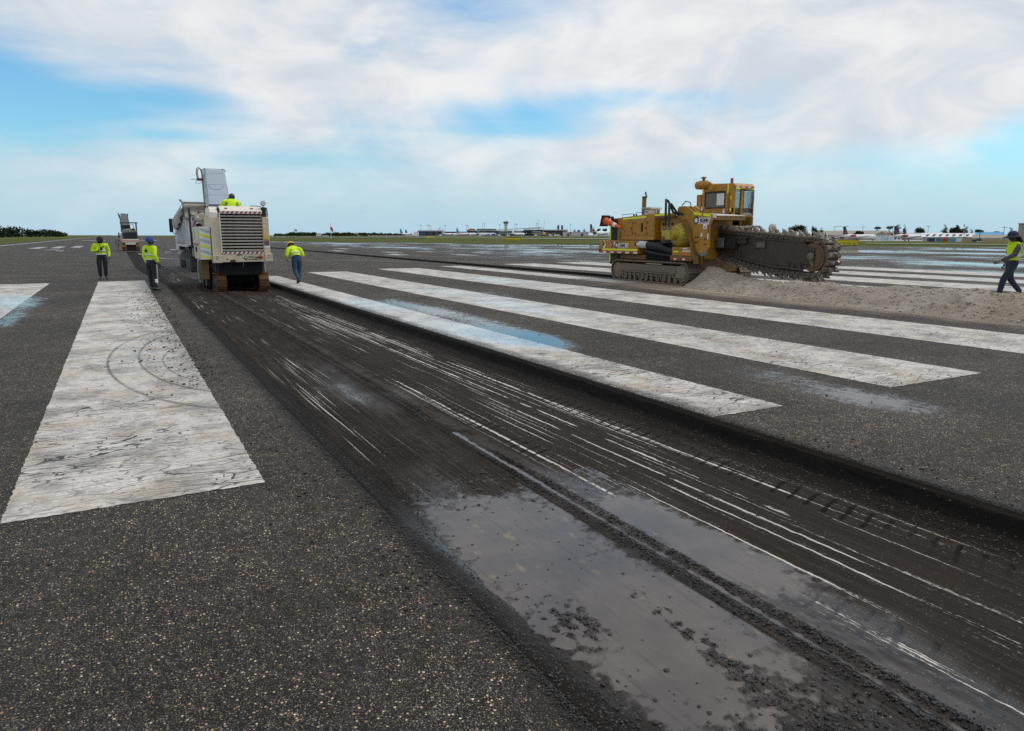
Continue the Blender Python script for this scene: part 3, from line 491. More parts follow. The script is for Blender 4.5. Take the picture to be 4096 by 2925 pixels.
m, t = newmat('poster_print'); P = t.obj(); x, y, z = t.sep(P); n = t.noise(P, 7., 3.); zz = t.add(z, t.mul(n, .15)); c = t.mix(t.ss(zz, 1.95, 2.1), t.mix(t.ss(zz, 1.80, 1.93), (.16, .055, .075), (.62, .42, .06)), (.60, .45, .28)); c = t.mix(t.ss(zz, 1.66, 1.58), c, (.05, .02, .025)); t.out(Base_Color=c, Roughness=.4)

# ------------------------------------------------------------------ crawler tracks
def track_loop(y0, y1, z0, z1, r0, r1, n):
    """points (y,z,angle) evenly spaced round a two-wheel belt; outer surface touches z0 and z1"""
    ca = Vector((y0 + r0, z0 + r0)); cb = Vector((y1 - r1, z0 + r1)); pts = []
    top0 = z1; segs = []
    def arc(c, r, a0, a1, k): return [c + Vector((math.cos(a0 + (a1 - a0) * i / k), math.sin(a0 + (a1 - a0) * i / k))) * r for i in range(k + 1)]
    poly = arc(ca, r0, -math.pi / 2, -math.pi * 1.5, 12) + arc(cb, r1, math.pi / 2, -math.pi / 2, 12); poly.append(poly[0])
    ln = [0.]
    for i in range(len(poly) - 1): ln.append(ln[-1] + (poly[i + 1] - poly[i]).length)
    tot = ln[-1]
    for k in range(n):
        d = tot * (k + .5) / n; i = max(j for j in range(len(ln)) if ln[j] <= d); f = (d - ln[i]) / max(1e-6, ln[min(i + 1, len(ln) - 1)] - ln[i]); p = poly[i].lerp(poly[i + 1], f); dv = poly[i + 1] - poly[i]
        pts.append((p.x, p.y, math.atan2(dv.y, dv.x)))
    return pts, tot
def crawler(root, x0, x1, y0, y1, z0, z1, n, shoe_mat, frame_mat, grouser=.03, rollers=True, part='track'):
    b = Vector(root['base']); r = (z1 - z0) / 2; pts, tot = track_loop(y0, y1, z0, z1, r, r, n); w = x1 - x0; pl = tot / n
    fr = MB(); ym, yM = y0 + r * .75, y1 - r * .75; zc = (z0 + z1) / 2
    fr.prism([(ym, zc - r * .45), (yM, zc - r * .45), (yM + r * .2, zc), (yM, zc + r * .62), (ym, zc + r * .62), (ym - r * .2, zc)], 'x', x0 + w * .10, x1 - w * .10)
    tr = fr.build(part, frame_mat, root, .02)
    for yy in (y0 + r, y1 - r): MB().lathe((x0 + w * .04, yy, zc), (1, 0, 0), [(0, r * .30), (.02, r * .42), (.02, r * .72), (w * .9, r * .72), (w * .9, r * .4), (w * .93, r * .3)], 20).build('drive_wheel', frame_mat, tr, smooth=True)
    k = max(3, int((yM - ym) / (r * .75)))
    for i in range(k): 
        yy = ym + (yM - ym) * (i + .5) / k; MB().lathe((x0 + w * .12, yy, z0 + r * .36), (1, 0, 0), [(0, r * .12), (.01, r * .26), (w * .75, r * .26), (w * .76, r * .12)], 14).build('roller', frame_mat, tr, smooth=True)
    sh = MB(); sh.box(-w / 2, w / 2, -pl * .46, pl * .46, -.028, 0); 
    for q in (-.38, 0., .38) if pl > .14 else (-.25, .25): sh.prism([(pl * q - .011, 0), (pl * q + .011, 0), (pl * q + .006, grouser), (pl * q - .006, grouser)], 'x', -w / 2, w / 2)
    sh.box(-w * .16, w * .16, -pl * .5, pl * .5, -.075, -.028); me = sh.mesh('track_shoe', MATS[shoe_mat])
    for (yy, zz, a) in pts:
        # belt runs clockwise: outward normal is to the left of travel reversed
        nrm = Vector((0, -math.sin(a), math.cos(a))); tang = Vector((0, math.cos(a), math.sin(a)))
        c = Vector(((x0 + x1) / 2, yy, zz)); ctr = Vector(((x0 + x1) / 2, min(max(yy, y0 + r), y1 - r), zc))
        if (c - ctr).dot(nrm) < 0: nrm = -nrm; tang = -tang
        xax = tang.cross(nrm); m4 = Matrix((xax, tang, nrm)).transposed().to_4x4(); m4.translation = c - nrm * grouser - b; place(me, 'track_shoe', tr, mat4=m4)
    return tr
def hazard(root, x0, x1, y, z0, z1, n, lean=.6, parent=None):
    p = MB().box(x0, x1, y - .004, y, z0, z1).build('hazard_strip', 'hazard_white', parent or root); st = (x1 - x0) / n; d = MB(); h = z1 - z0
    for i in range(n):
        a = x0 + st * (i + .12); bb = MB(); bb.prism([(a, z0 + .006), (a + st * .5, z0 + .006), (min(a + st * .5 + h * lean, x1), z1 - .006), (a + h * lean, z1 - .006)], 'y', y - .007, y - .0035); bb.build('red_bar', 'hazard_red', p if parent is None else parent)
    return p
def gear_logo(x, y, z, r, face, root, mat='ink_black', hole='placard_white'):
    b = MB(); pts = []
    for i in range(40):
        a = 2 * math.pi * i / 40; rr = r * (1.0 if i % 4 < 2 else .84); pts.append((rr * math.cos(a), rr * math.sin(a)))
    if face == 'side':
        b.prism([(y + p[0], z + p[1]) for p in pts], 'x', x - .0035, x); o = b.build('gear_mark', mat, root); MB().lathe((x - .0065, y, z), (1, 0, 0), [(0, r * .55), (.003, r * .55)], 20).build('gear_hole', hole, o)
    else:
        b.prism([(x + p[0], z + p[1]) for p in pts], 'y', y - .0035, y); o = b.build('gear_mark', mat, root); MB().lathe((x, y - .0065, z), (0, 1, 0), [(0, r * .55), (.003, r * .55)], 20).build('gear_hole', hole, o)
    return o

# ------------------------------------------------------------------ milling machine
def milling_machine():
    g = thing('milling_machine', (3.72, 26.2, -.165), 'cream milling machine with slatted rear grille, lettered bumper and raised grey conveyor', 'milling machine'); Y = 26.2
    # engine housing: side columns, recess with slats, sloping rear hood
    b = MB(); b.box(2.76, 4.64, Y + .45, 27.95, .95, 2.42); b.build('engine_housing', 'cream', g, .03)
    MB().box(2.762, 3.055, Y + .02, Y + .449, 1.145, 2.36).build('rear_column', 'cream', g, .015); MB().box(3.035, 3.075, Y - .02, Y + .44, 1.18, 2.52).build('rear_column', 'cream_light', g, .008)
    MB().box(4.425, 4.64, Y + .02, Y + .449, 1.19, 2.40).build('rear_column', 'cream', g, .015)
    MB().prism([(Y + .03, 2.36), (Y + .45, 2.36), (Y + .45, 2.74), (Y + .34, 2.74), (Y + .05, 2.55)], 'x', 2.765, 3.02).build('shoulder_cover', 'cream_light', g, .02)
    MB().prism([(Y + .455, 2.425), (27.95, 2.425), (27.95, 2.66), (27.8, 2.72), (Y + .455, 2.74)], 'x', 2.80, 4.60).build('top_cover', 'cream_light', g, .02)
    MB().box(3.03, 3.055, Y + .1, Y + .30, 2.40, 2.72).build('hinge_plate', 'dark_steel', g)
    h = MB().prism([(Y - .02, 2.50), (Y - .02, 2.60), (Y + .30, 2.765), (Y + .454, 2.765), (Y + .454, 2.50)], 'x', 3.08, 4.43).build('rear_hood', 'cream_light', g, .015)
    for x in (3.29, 4.12): MB().box(x - .05, x + .05, Y + .10, Y + .13, 2.672, 2.70).build('hood_latch', 'dark_steel', h)
    hazard(g, 3.09, 4.41, Y - .022, 2.505, 2.59, 9)
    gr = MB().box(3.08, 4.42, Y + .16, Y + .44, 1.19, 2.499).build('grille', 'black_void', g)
    me = MB().prism([(0, .0), (.10, .035), (.10, .048), (0, .052)], 'x', -.67, .67).mesh('slat', MATS['slat_grey']); bb = Vector(g['base'])
    for i in range(12): place(me, 'slat', gr, Vector((3.75, Y + .02, 1.262 + i * .1035)) - bb)
    # bumper
    bp = MB().box(3.06, 4.43, Y - .03, Y + .3, .885, 1.155).build('bumper', 'cream', g, .012); MB().box(2.75, 3.058, Y - .05, Y + .3, .86, 1.142).build('bumper_end', 'cream', g, .02); MB().box(4.432, 4.69, Y - .05, Y + .3, .885, 1.186).build('bumper_end', 'cream', g, .02)
    hazard(g, 3.10, 4.40, Y - .034, 1.16, 1.235, 9); MB().box(3.08, 4.42, Y - .028, Y + .15, 1.157, 1.188).build('bumper_lip', 'cream', g)
    for x, z in ((2.89, 1.0), (4.57, 1.03)):
        p = MB().box(x - .025, x + .025, Y - .054, Y - .05, z - .10, z + .10).build('hazard_tape', 'hazard_white', g); MB().prism([(x - .022, z + .03), (x + .022, z), (x + .022, z - .045), (x - .022, z - .015)], 'y', Y - .057, Y - .0535).build('red_bar', 'hazard_red', p); MB().prism([(x - .022, z + .095), (x + .022, z + .07), (x + .022, z + .03), (x - .022, z + .055)], 'y', Y - .057, Y - .0535).build('red_bar', 'hazard_red', p)
    lt = MB().lathe((4.295, Y - .035, 1.05), (0, -1, 0), [(0, .07), (.02, .07), (.05, .06), (.07, .035), (.075, 0)], 20).build('red_lamp', 'beacon_red', g, smooth=True); MB().box(3.30, 3.46, Y - .045, Y - .031, .895, .965).build('tow_socket', 'dark_steel', g); MB().lathe((3.21, Y - .031, .985), (0, -1, 0), [(0, .025), (.01, .02)], 10).build('drain_plug', 'dark_steel', g); MB().box(3.52, 3.68, Y - .05, Y - .031, 1.118, 1.145).build('hatch_handle', 'dark_steel', g); MB().tube([(3.72, Y, .88), (3.715, Y - .01, .80), (3.70, Y, .72)], .008, 6).build('dangling_cord', 'steel_grey', g)
    text('lettering', 'Wirtgen', .125, 'ink_black', g, (3.875, Y - .033, 1.005), 'rear', .0015); gear_logo(3.81, Y - .032, 1.04, .055, 'rear', g)
    MB().prism([(3.67, 1.035), (3.76, 1.025), (3.80, .972), (4.19, .977), (4.19, .958), (3.79, .95), (3.745, 1.005), (3.69, 1.012)], 'y', Y - .034, Y - .0305).build('swoosh_mark', 'ink_black', g)
    # right column fittings
    MB().box(4.448, 4.625, Y + .008, Y + .02, 1.44, 2.07).build('printed_panel', 'poster_print', g); MB().box(4.448, 4.625, Y + .0105, Y + .02, 1.36, 1.43).build('data_plate', 'placard_white', g)
    for z in (2.34, 2.18, 1.27): 
        for x in (4.455, 4.615): MB().cyl((x, Y + .02, z), (x, Y + .008, z), .009, n=8).build('bolt', 'dark_steel', g)
    MB().box(4.435, 4.60, Y + .10, Y + .40, 2.41, 2.55).build('oil_cooler', 'cat_dark', g, .01); MB().box(4.435, 4.59, Y + .08, Y + .40, 2.551, 2.74).build('filter_can', 'dark_steel', g, .02)
    for x in (4.47, 4.53, 4.60): MB().tube([(x, Y + .06, 2.72), (x + .01, Y + .04, 2.58), (x + .02, Y + .05, 2.42)], .018, 8).build('hose', 'rubber', g)
    lp = MB().lathe((4.495, Y + .05, 2.865), (0, -1, 0), [(-.09, .04), (-.03, .082), (.03, .085), (.04, .075)], 20).build('work_lamp', 'dark_steel', g, smooth=True); MB().lathe((4.495, Y + .008, 2.865), (0, -1, 0), [(0, .07), (.006, .05)], 20).build('lens', 'white_paint', lp); MB().tube([(4.495, Y + .08, 2.80), (4.495, Y + .1, 2.70)], .014, 8).build('lamp_post', 'dark_steel', g)
    MB().tube([(4.14, Y + .5, 2.765), (4.14, Y + .5, 2.79), (4.30, Y + .5, 2.79), (4.46, Y + .3, 2.77)], .012, 6).build('grab_rail', 'dark_steel', g)
    # left box with chevron board
    bx = MB().box(2.385, 2.745, Y + .1, 28.4, .97, 2.07).build('side_box', 'cream', g, .012); MB().box(2.40, 2.735, Y + .092, Y + .1, .985, 2.055).build('chevron_board', 'chevron_white', g)
    for i, cm in enumerate(('chevron_grey', 'chevron_yellow', 'chevron_grey', 'chevron_yellow', 'chevron_grey', 'chevron_yellow')):
        z = 2.05 - i * .178; lo = .985; q = [(2.41, min(z, 2.05)), (2.73, min(z - .11, 2.05)), (2.73, max(z - .21, lo)), (2.41, max(z - .10, lo))]; MB().prism(q, 'y', Y + .088, Y + .0925).build('chevron_bar', cm, g)
    MB().box(2.382, 2.386, 26.6, 28.3, 1.43, 1.52).build('red_stripe', 'hazard_red', g); [MB().box(2.380, 2.384, 28.0 - .12 * (k % 2), 28.08 - .12 * (k % 2), 1.66 + .05 * k, 1.69 + .05 * k).build('stencil_mark', 'ink_black', g) for k in range(5)]
    MB().box(2.36, 2.385, 27.3, 27.7, 1.22, 1.40).build('side_valve', 'dark_steel', g, .01)
    # apron, scraper and skirts under the box
    MB().box(2.43, 2.66, Y + .5, Y + .54, .30, .95).build('apron_plate', 'cat_dark', g, .005); MB().tube([(2.36, Y + .7, .95), (2.33, Y + .72, .6), (2.37, Y + .7, .2)], .02, 6).build('hose', 'tarp_cloth', g)
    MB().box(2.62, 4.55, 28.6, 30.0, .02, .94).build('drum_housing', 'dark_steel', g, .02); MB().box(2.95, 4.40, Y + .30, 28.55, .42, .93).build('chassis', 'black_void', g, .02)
    MB().box(2.68, 2.80, 27.9, 30.2, -.02, .55).build('side_plate', 'dark_steel', g, .01); MB().box(4.56, 4.62, 27.9, 30.2, -.02, .80).build('side_plate', 'dark_steel', g, .01)
    for (x0, x1) in ((2.84, 3.17), (4.25, 4.57)):
        for (ya, yb) in ((26.38, 27.75), (31.1, 32.4)): crawler(g, x0, x1, ya, yb, -.165 if ya < 30 else 0., .51 if ya < 30 else .66, 17, 'rusty_track', 'dark_steel', .022)
        xc = (x0 + x1) / 2
        lg = MB().cyl((xc, 27.05, .30), (xc, 27.05, 1.0), .12, n=16).build('leg_column', 'dark_steel', g, smooth=True); MB().cyl((xc + .10, 26.75, .45), (xc + .10, 26.75, .92), .03, n=10).build('cylinder_rod', 'rod_chrome', lg); MB().cyl((xc, 31.7, .35), (xc, 31.7, 1.2), .12, n=16).build('leg_column', 'dark_steel', g, smooth=True)
    MB().box(3.05, 4.35, 29.9, 32.3, .8, 1.5).build('front_frame', 'cream', g, .03)
    # platform rail, ladder, beam and funnel on the left
    for (x, yy, z0, z1) in ((2.42, 29.6, 1.3, 2.78), (2.50, 30.3, 1.2, 2.62)): MB().tube([(x, yy, z0), (x - .01, yy, z1)], .035, 8).build('rail_post', 'dark_steel', g)
    MB().tube([(2.45, 29.7, 1.0), (2.47, 29.7, 2.45)], .018, 6).build('rail_post', 'cream_light', g); MB().tube([(2.42, 29.6, 2.55), (2.60, 29.4, 2.48), (2.75, 29.2, 2.47)], .02, 6).build('rail_bar', 'dark_steel', g)
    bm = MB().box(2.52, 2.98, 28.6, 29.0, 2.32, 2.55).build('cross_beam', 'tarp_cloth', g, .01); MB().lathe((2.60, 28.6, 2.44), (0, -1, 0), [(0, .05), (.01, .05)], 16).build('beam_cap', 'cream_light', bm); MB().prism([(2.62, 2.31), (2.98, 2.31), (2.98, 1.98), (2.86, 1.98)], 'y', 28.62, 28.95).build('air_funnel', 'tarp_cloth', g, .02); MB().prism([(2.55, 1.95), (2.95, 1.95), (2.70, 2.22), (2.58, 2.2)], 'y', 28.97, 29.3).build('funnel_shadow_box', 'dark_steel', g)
    MB().tube([(2.66, 29.4, 2.60), (2.85, 29.2, 2.63), (3.0, 29.0, 2.63)], .012, 6).build('grab_rail', 'dark_steel', g)
    # discharge conveyor with ribbed cover
    A = Vector((3.55, 30.4, 2.72)); B = Vector((3.93, 34.6, 4.40)); d = (B - A).normalized(); rt = d.cross(Vector((0, 0, 1))).normalized(); up = rt.cross(d)
    def ring(t, k=1.): 
        c = A.lerp(B, t); return [c + rt * p[0] * k + up * p[1] * k for p in ((-.45, -.30), (.45, -.30), (.45, .10), (.33, .26), (-.33, .26), (-.45, .10))]
    def sec(name, ts, mat, par, k=1.):
        b = MB(); vs = []
        for t_ in ts: vs += ring(t_, k)
        n = len(ts); fs = [(i * 6 + j, i * 6 + (j + 1) % 6, (i + 1) * 6 + (j + 1) % 6, (i + 1) * 6 + j) for i in range(n - 1) for j in range(6)] + [tuple(range(6))[::-1], tuple((n - 1) * 6 + j for j in range(6))]
        b.put(vs, fs); return b.build(name, mat, par)
    cv = sec('conveyor', [0, 1], 'duct_grey', g)
    for t_ in (.24, .52, .86): sec('cover_seam', [t_ - .003, t_ + .003], 'duct_seam', cv, 1.012)
    arc = []
    for i in range(15):
        a = math.pi * (1 + i / 14); arc.append(A.lerp(B, .50 + .12 * math.sin(a)) + rt * (.28 * math.cos(a)) + up * .264)
    MB().tube(arc, .007, 5).build('cover_seam', 'duct_seam', cv)
    for s in (-1, 1): MB().box(-.07, .07, -.03, .03, -.015, .015)
    for s in (-1, 1): MB().cyl(B + rt * .35 * s + up * .27 - d * .05, B + rt * .50 * s + up * .16 - d * .05, .02, n=8).build('cover_clamp', 'dark_steel', cv)
    rod = MB().tube([A - rt * .50 + up * .05, B - rt * .48 + up * .02], .028, 8).build('conveyor_rail', 'hose_red', g)
    C = A.lerp(B, .80) - rt * .58 + up * .05; MB().box(C.x - .12, C.x + .10, C.y - .06, C.y + .06, C.z - .05, C.z + .05).build('valve_block', 'hose_red', g)
    for k, (dx, hh) in enumerate(((0., .50), (.045, .46))):
        MB().tube([C + Vector((-.10 + dx, 0, .05)), C + Vector((-.13 + dx, 0, .3)), C + Vector((-.09 + dx, 0, hh * .9)), C + Vector((-.02 + dx, 0, hh)), C + Vector((.05 + dx, 0, hh * .85)), C + Vector((.10, 0, .2)), C + Vector((.12, -.2, -.2))], .018, 8).build('hose', 'hose_red', g)
    MB().tube([C + Vector((-.35, 0, -.01)), C + Vector((-.10, 0, .02))], .012, 6).build('sensor_rod', 'steel_grey', g); MB().tube([C + Vector((-.14, 0, -.02)), C + Vector((-.16, 0, -.16)), C + Vector((-.1, 0, -.19)), C + Vector((.06, 0, -.10))], .010, 6).build('sensor_wire', 'steel_grey', g)
    MB().box(3.0, 4.4, 29.4, 30.5, 2.40, 2.70).build('platform_console', 'dark_steel', g, .03); MB().tube([(2.95, 29.9, 2.70), (2.95, 29.9, 2.86), (3.15, 29.9, 2.86), (3.15, 29.9, 2.72)], .014, 6).build('grab_rail', 'dark_steel', g)
    MB().box(2.8, 4.6, 27.96, 29.9, 1.5, 1.70).build('operator_floor', 'dark_steel', g); MB().box(2.78, 2.84, 27.96, 29.9, 1.71, 2.40).build('platform_side', 'cream', g, .01); MB().box(4.56, 4.62, 27.96, 29.9, 1.71, 2.40).build('platform_side', 'cream', g, .01)
milling_machine()

# ------------------------------------------------------------------ tipper truck being loaded
def dump_truck():
    g = thing('dump_truck', (4.2, 39, 0), 'dusty white tipper truck with grey tarpaulin in front of the milling machine', 'truck'); x0, x1 = 2.92, 5.42
    MB().prism([(38.0, 1.25), (44.2, 1.25), (44.4, 2.80), (38.2, 3.26), (38.0, 3.26)], 'x', x0, x1).build('tipper_body', 'truck_white', g, .03)
    for i in range(6): 
        y = 38.5 + i * 1.05; MB().box(x0 - .06, x0 - .001, y, y + .12, 1.3, 3.2 - (y - 38) * .075).build('body_rib', 'truck_white', g)
    MB().box(x0 - .075, x0 - .001, 38, 44.2, 1.22, 1.34).build('body_rail', 'truck_white', g); MB().box(x0 - .078, x0 - .073, 38.4, 44.2, 1.37, 1.42).build('reflector_strip', 'hazard_red', g)
    tg = MB().box(x0 + .05, x1 - .05, 37.92, 37.998, 1.3, 3.0).build('tailgate', 'truck_white', g, .01); MB().box(x0 + .1, x0 + .5, 37.90, 37.92, 2.78, 2.86).build('reflector_strip', 'hazard_red', tg); MB().tube([(x1 - 1.9, 37.88, 2.9), (x1 - 2.2, 37.88, 2.2), (x1 - 2.0, 37.88, 1.5)], .03, 6).build('tailgate_bar', 'hazard_red', tg)
    # tarpaulin: roll on the headboard and folds hanging down the side
    MB().tube([(x0 - .05, 38.05, 3.28), (x1 + .05, 38.05, 3.28)], .075, 10).build('tarp_roll', 'tarp_dark', g, smooth=True)
    X, Y = np.meshgrid(np.linspace(0, 1, 30), np.linspace(0, 1, 24)); yy = 37.9 + 6.4 * Y; drop = .42 + .38 * np.sin(Y * 2.6) + .10 * fbm(Y * 9, Y * 0, 4); zz = 3.28 - .075 * (yy - 38) - X * drop; xx = x0 - .07 - .12 * np.sin(X * 2.6) - .05 * np.sin(Y * 26 + X * 4) * X
    o = grid_mesh('tarp_side', xx, yy, zz, 'tarp_cloth'); o.parent = g; o.data.transform(Matrix.Translation(-Vector(g['base']))); s_ = o.modifiers.new('thick', 'SOLIDIFY'); s_.thickness = .02
    X, Y = np.meshgrid(np.linspace(0, 1, 40), np.linspace(0, 1, 20)); xx = x0 - .05 + 2.4 * X; zz = 3.24 - Y * (.55 + .25 * fbm(X * 5, X * 0 + 2, 8)); yy = 37.86 - .06 * np.sin(X * 31 + Y * 5) * Y - .05 * np.sin(Y * 9 + X * 3)
    o = grid_mesh('tarp_rear', xx, yy, zz, 'tarp_cloth'); o.parent = g; o.data.transform(Matrix.Translation(-Vector(g['base']))); s_ = o.modifiers.new('thick', 'SOLIDIFY'); s_.thickness = .02
    MB().box(3.5, 4.9, 37.6, 46.5, .72, 1.15).build('chassis', 'dark_steel', g)
    for y in (38.7, 40.05, 44.6):
        for (xa, xb) in ((2.98, 3.30), (5.05, 5.37)):
            w = MB().lathe((xa, y, .53), (1, 0, 0), [(0, .30), (.0, .46), (.05, .53), (xb - xa - .05, .53), (xb - xa, .46), (xb - xa, .30)], 26).build('tyre', 'rubber', g, smooth=True); MB().lathe((xa - .01, y, .53), (1, 0, 0), [(0, .10), (.05, .14), (.08, .29), (.10, .31)], 20).build('rim', 'steel_grey', w, smooth=True)
        MB().prism([(y - .68, .75), (y - .62, 1.12), (y - .3, 1.2), (y + .3, 1.2), (y + .62, 1.12), (y + .68, .75), (y + .62, .75), (y + .56, 1.05), (y - .56, 1.05), (y - .62, .75)], 'x', 2.97, 3.35).build('mudguard', 'dark_steel', g)
    for (y, z) in ((41.6, .85), (42.6, .85)): MB().cyl((3.05, y - .35, z - .1), (3.05, y + .35, z - .1), .28, n=18).build('fuel_tank', 'steel_grey', g, smooth=True)
    cb = MB().prism([(44.5, .9), (46.6, .9), (46.6, 2.0), (46.2, 2.75), (44.5, 2.80)], 'x', 2.95, 5.4).build('cab', 'truck_white', g, .06); MB().box(2.945, 2.95, 45.1, 46.0, 1.9, 2.6).build('door_window', 'glass', cb); MB().box(2.93, 2.95, 44.9, 45.0, 1.5, 1.6).build('door_handle', 'dark_steel', cb)
    mr = MB().box(2.66, 2.86, 46.2, 46.3, 1.95, 2.72).build('mirror', 'rubber', g, .03); MB().tube([(2.78, 46.3, 2.5), (2.96, 46.3, 2.45)], .02, 6).build('mirror_arm', 'dark_steel', mr); MB().tube([(2.78, 46.3, 1.98), (2.92, 46.3, 1.85), (2.96, 46.3, 1.8)], .02, 6).build('mirror_arm', 'dark_steel', mr)
    MB().tube([(3.35, 44.3, 2.6), (3.35, 44.3, 3.45), (3.30, 44.3, 3.60), (3.18, 44.3, 3.74)], .07, 10).build('exhaust_stack', 'rod_chrome', g, smooth=True)
dump_truck()

# ------------------------------------------------------------------ second milling machine, far down the lane
def far_mill():
    g = thing('milling_machine', (1.2, 92, 0), 'distant dark milling machine with roofed cab, orange stripe and raised conveyor', 'milling machine'); x0, x1, Y = .42, 2.02, 92
    MB().box(x0 + .1, x1 - .1, Y + .3, Y + 4, .75, 1.3).build('chassis', 'dark_steel', g); hd = MB().prism([(Y, 1.35), (Y + 4, 1.35), (Y + 4, 2.2), (Y + .4, 2.32), (Y, 2.15)], 'x', x0 + .06, x1 - .02).build('engine_hood', 'far_gray', g, .05)
    for i in range(8): MB().box(x0 + .2, x1 - .12, Y - .03, Y - .002, 1.42 + i * .085, 1.47 + i * .085).build('slat', 'dark_steel', hd)
    MB().lathe((x0 + .28, Y - .03, 2.03), (0, -1, 0), [(0, .06), (.05, .04)], 12).build('beacon', 'beacon_orange', g); MB().box(x0 + .8, x0 + .9, Y - .01, Y + .02, 2.2, 2.28).build('badge', 'white_paint', g)
    MB().box(x0, x1 + .02, Y - .08, Y + .4, .98, 1.32).build('bumper', 'cream_light', g, .03); MB().box(x0, x1 + .02, Y - .088, Y - .081, 1.10, 1.20).build('orange_band', 'orange_paint', g); MB().prism([(x0 + .2, .97), (x1 - .2, .97), (x1 - .35, .72), (x0 + .35, .72)], 'y', Y - .06, Y + .3).build('lower_plate', 'cream_light', g)
    for (a, c) in ((x0 - .08, x0 + .32), (x1 - .28, x1 + .08)): crawler(g, a, c, Y - .1, Y + 1.6, 0, .85, 12, 'cat_dark', 'dark_steel', .03); crawler(g, a, c, Y + 3.6, Y + 5.2, 0, .85, 12, 'cat_dark', 'dark_steel', .03)
    MB().box(x0 + .35, x1 - .3, Y + .3, Y + .5, .05, .95).build('drum_cover', 'dark_steel', g)
    for x in (x0 + .02, x1 - .06): 
        for y in (Y + .9, Y + 2.4): MB().tube([(x, y, 2.1), (x, y, 3.1)], .06, 6).build('roof_post', 'far_gray', g)
    MB().box(x0 - .1, x1 + .1, Y + .6, Y + 2.7, 3.10, 3.20).build('cab_roof', 'far_gray', g, .03); MB().box(x0 + .1, x0 + .95, Y + 2.3, Y + 2.36, 2.45, 2.9).build('wind_screen', 'far_gray', g); MB().tube([(x0 + 1.0, Y + 1.6, 2.95), (x0 + 1.25, Y + 1.6, 2.95), (x0 + 1.3, Y + 1.6, 2.45)], .03, 6).build('hand_rail', 'hose_red', g); MB().ball((x0 + 1.2, Y + 1.3, 2.42), (.24, .2, .1)).build('operator_seat', 'dark_steel', g); MB().box(x0 + .5, x0 + .8, Y + 1.2, Y + 1.5, 2.32, 2.48).build('console', 'cream_light', g)
    A = Vector((1.0, Y + 4, 2.0)); B = Vector((.82, Y + 9.5, 4.1)); b = MB(); b.tube([A, B], .42, 4); b.build('conveyor', 'far_gray', g)
    for s in (-.42, .40): MB().tube([A + Vector((s, 0, .1)), B + Vector((s, .3, .12))], .07, 6).build('conveyor_beam', 'dark_steel', g)
    MB().tube([B + Vector((-.45, 0, -.2)), B + Vector((-.55, 0, .35))], .05, 6).build('conveyor_lug', 'dark_steel', g); MB().tube([B + Vector((.45, 0, -.1)), B + Vector((.5, 0, .28))], .05, 6).build('conveyor_lug', 'dark_steel', g)
    MB().box(x0 - .35, x0 - .2, Y + .6, Y + .7, 1.5, 2.05).build('mirror', 'dark_steel', g); pts = [(x0 - .45 + .22 * math.cos(a), Y + .5, .95 + .32 * math.sin(a)) for a in np.linspace(0, 6.0, 14)]; MB().tube(pts, .03, 6).build('hose_coil', 'rubber', g); MB().tube([(x0 - .4, Y + .5, 1.2), (x0 - .45, Y + .5, .7), (x0 - .5, Y + .5, .15)], .03, 6).build('hose', 'rubber', g); MB().box(x0 - .12, x0 + .05, Y + .5, Y + 3, 1.1, 2.0).build('side_cover', 'cream_light', g)
far_mill()
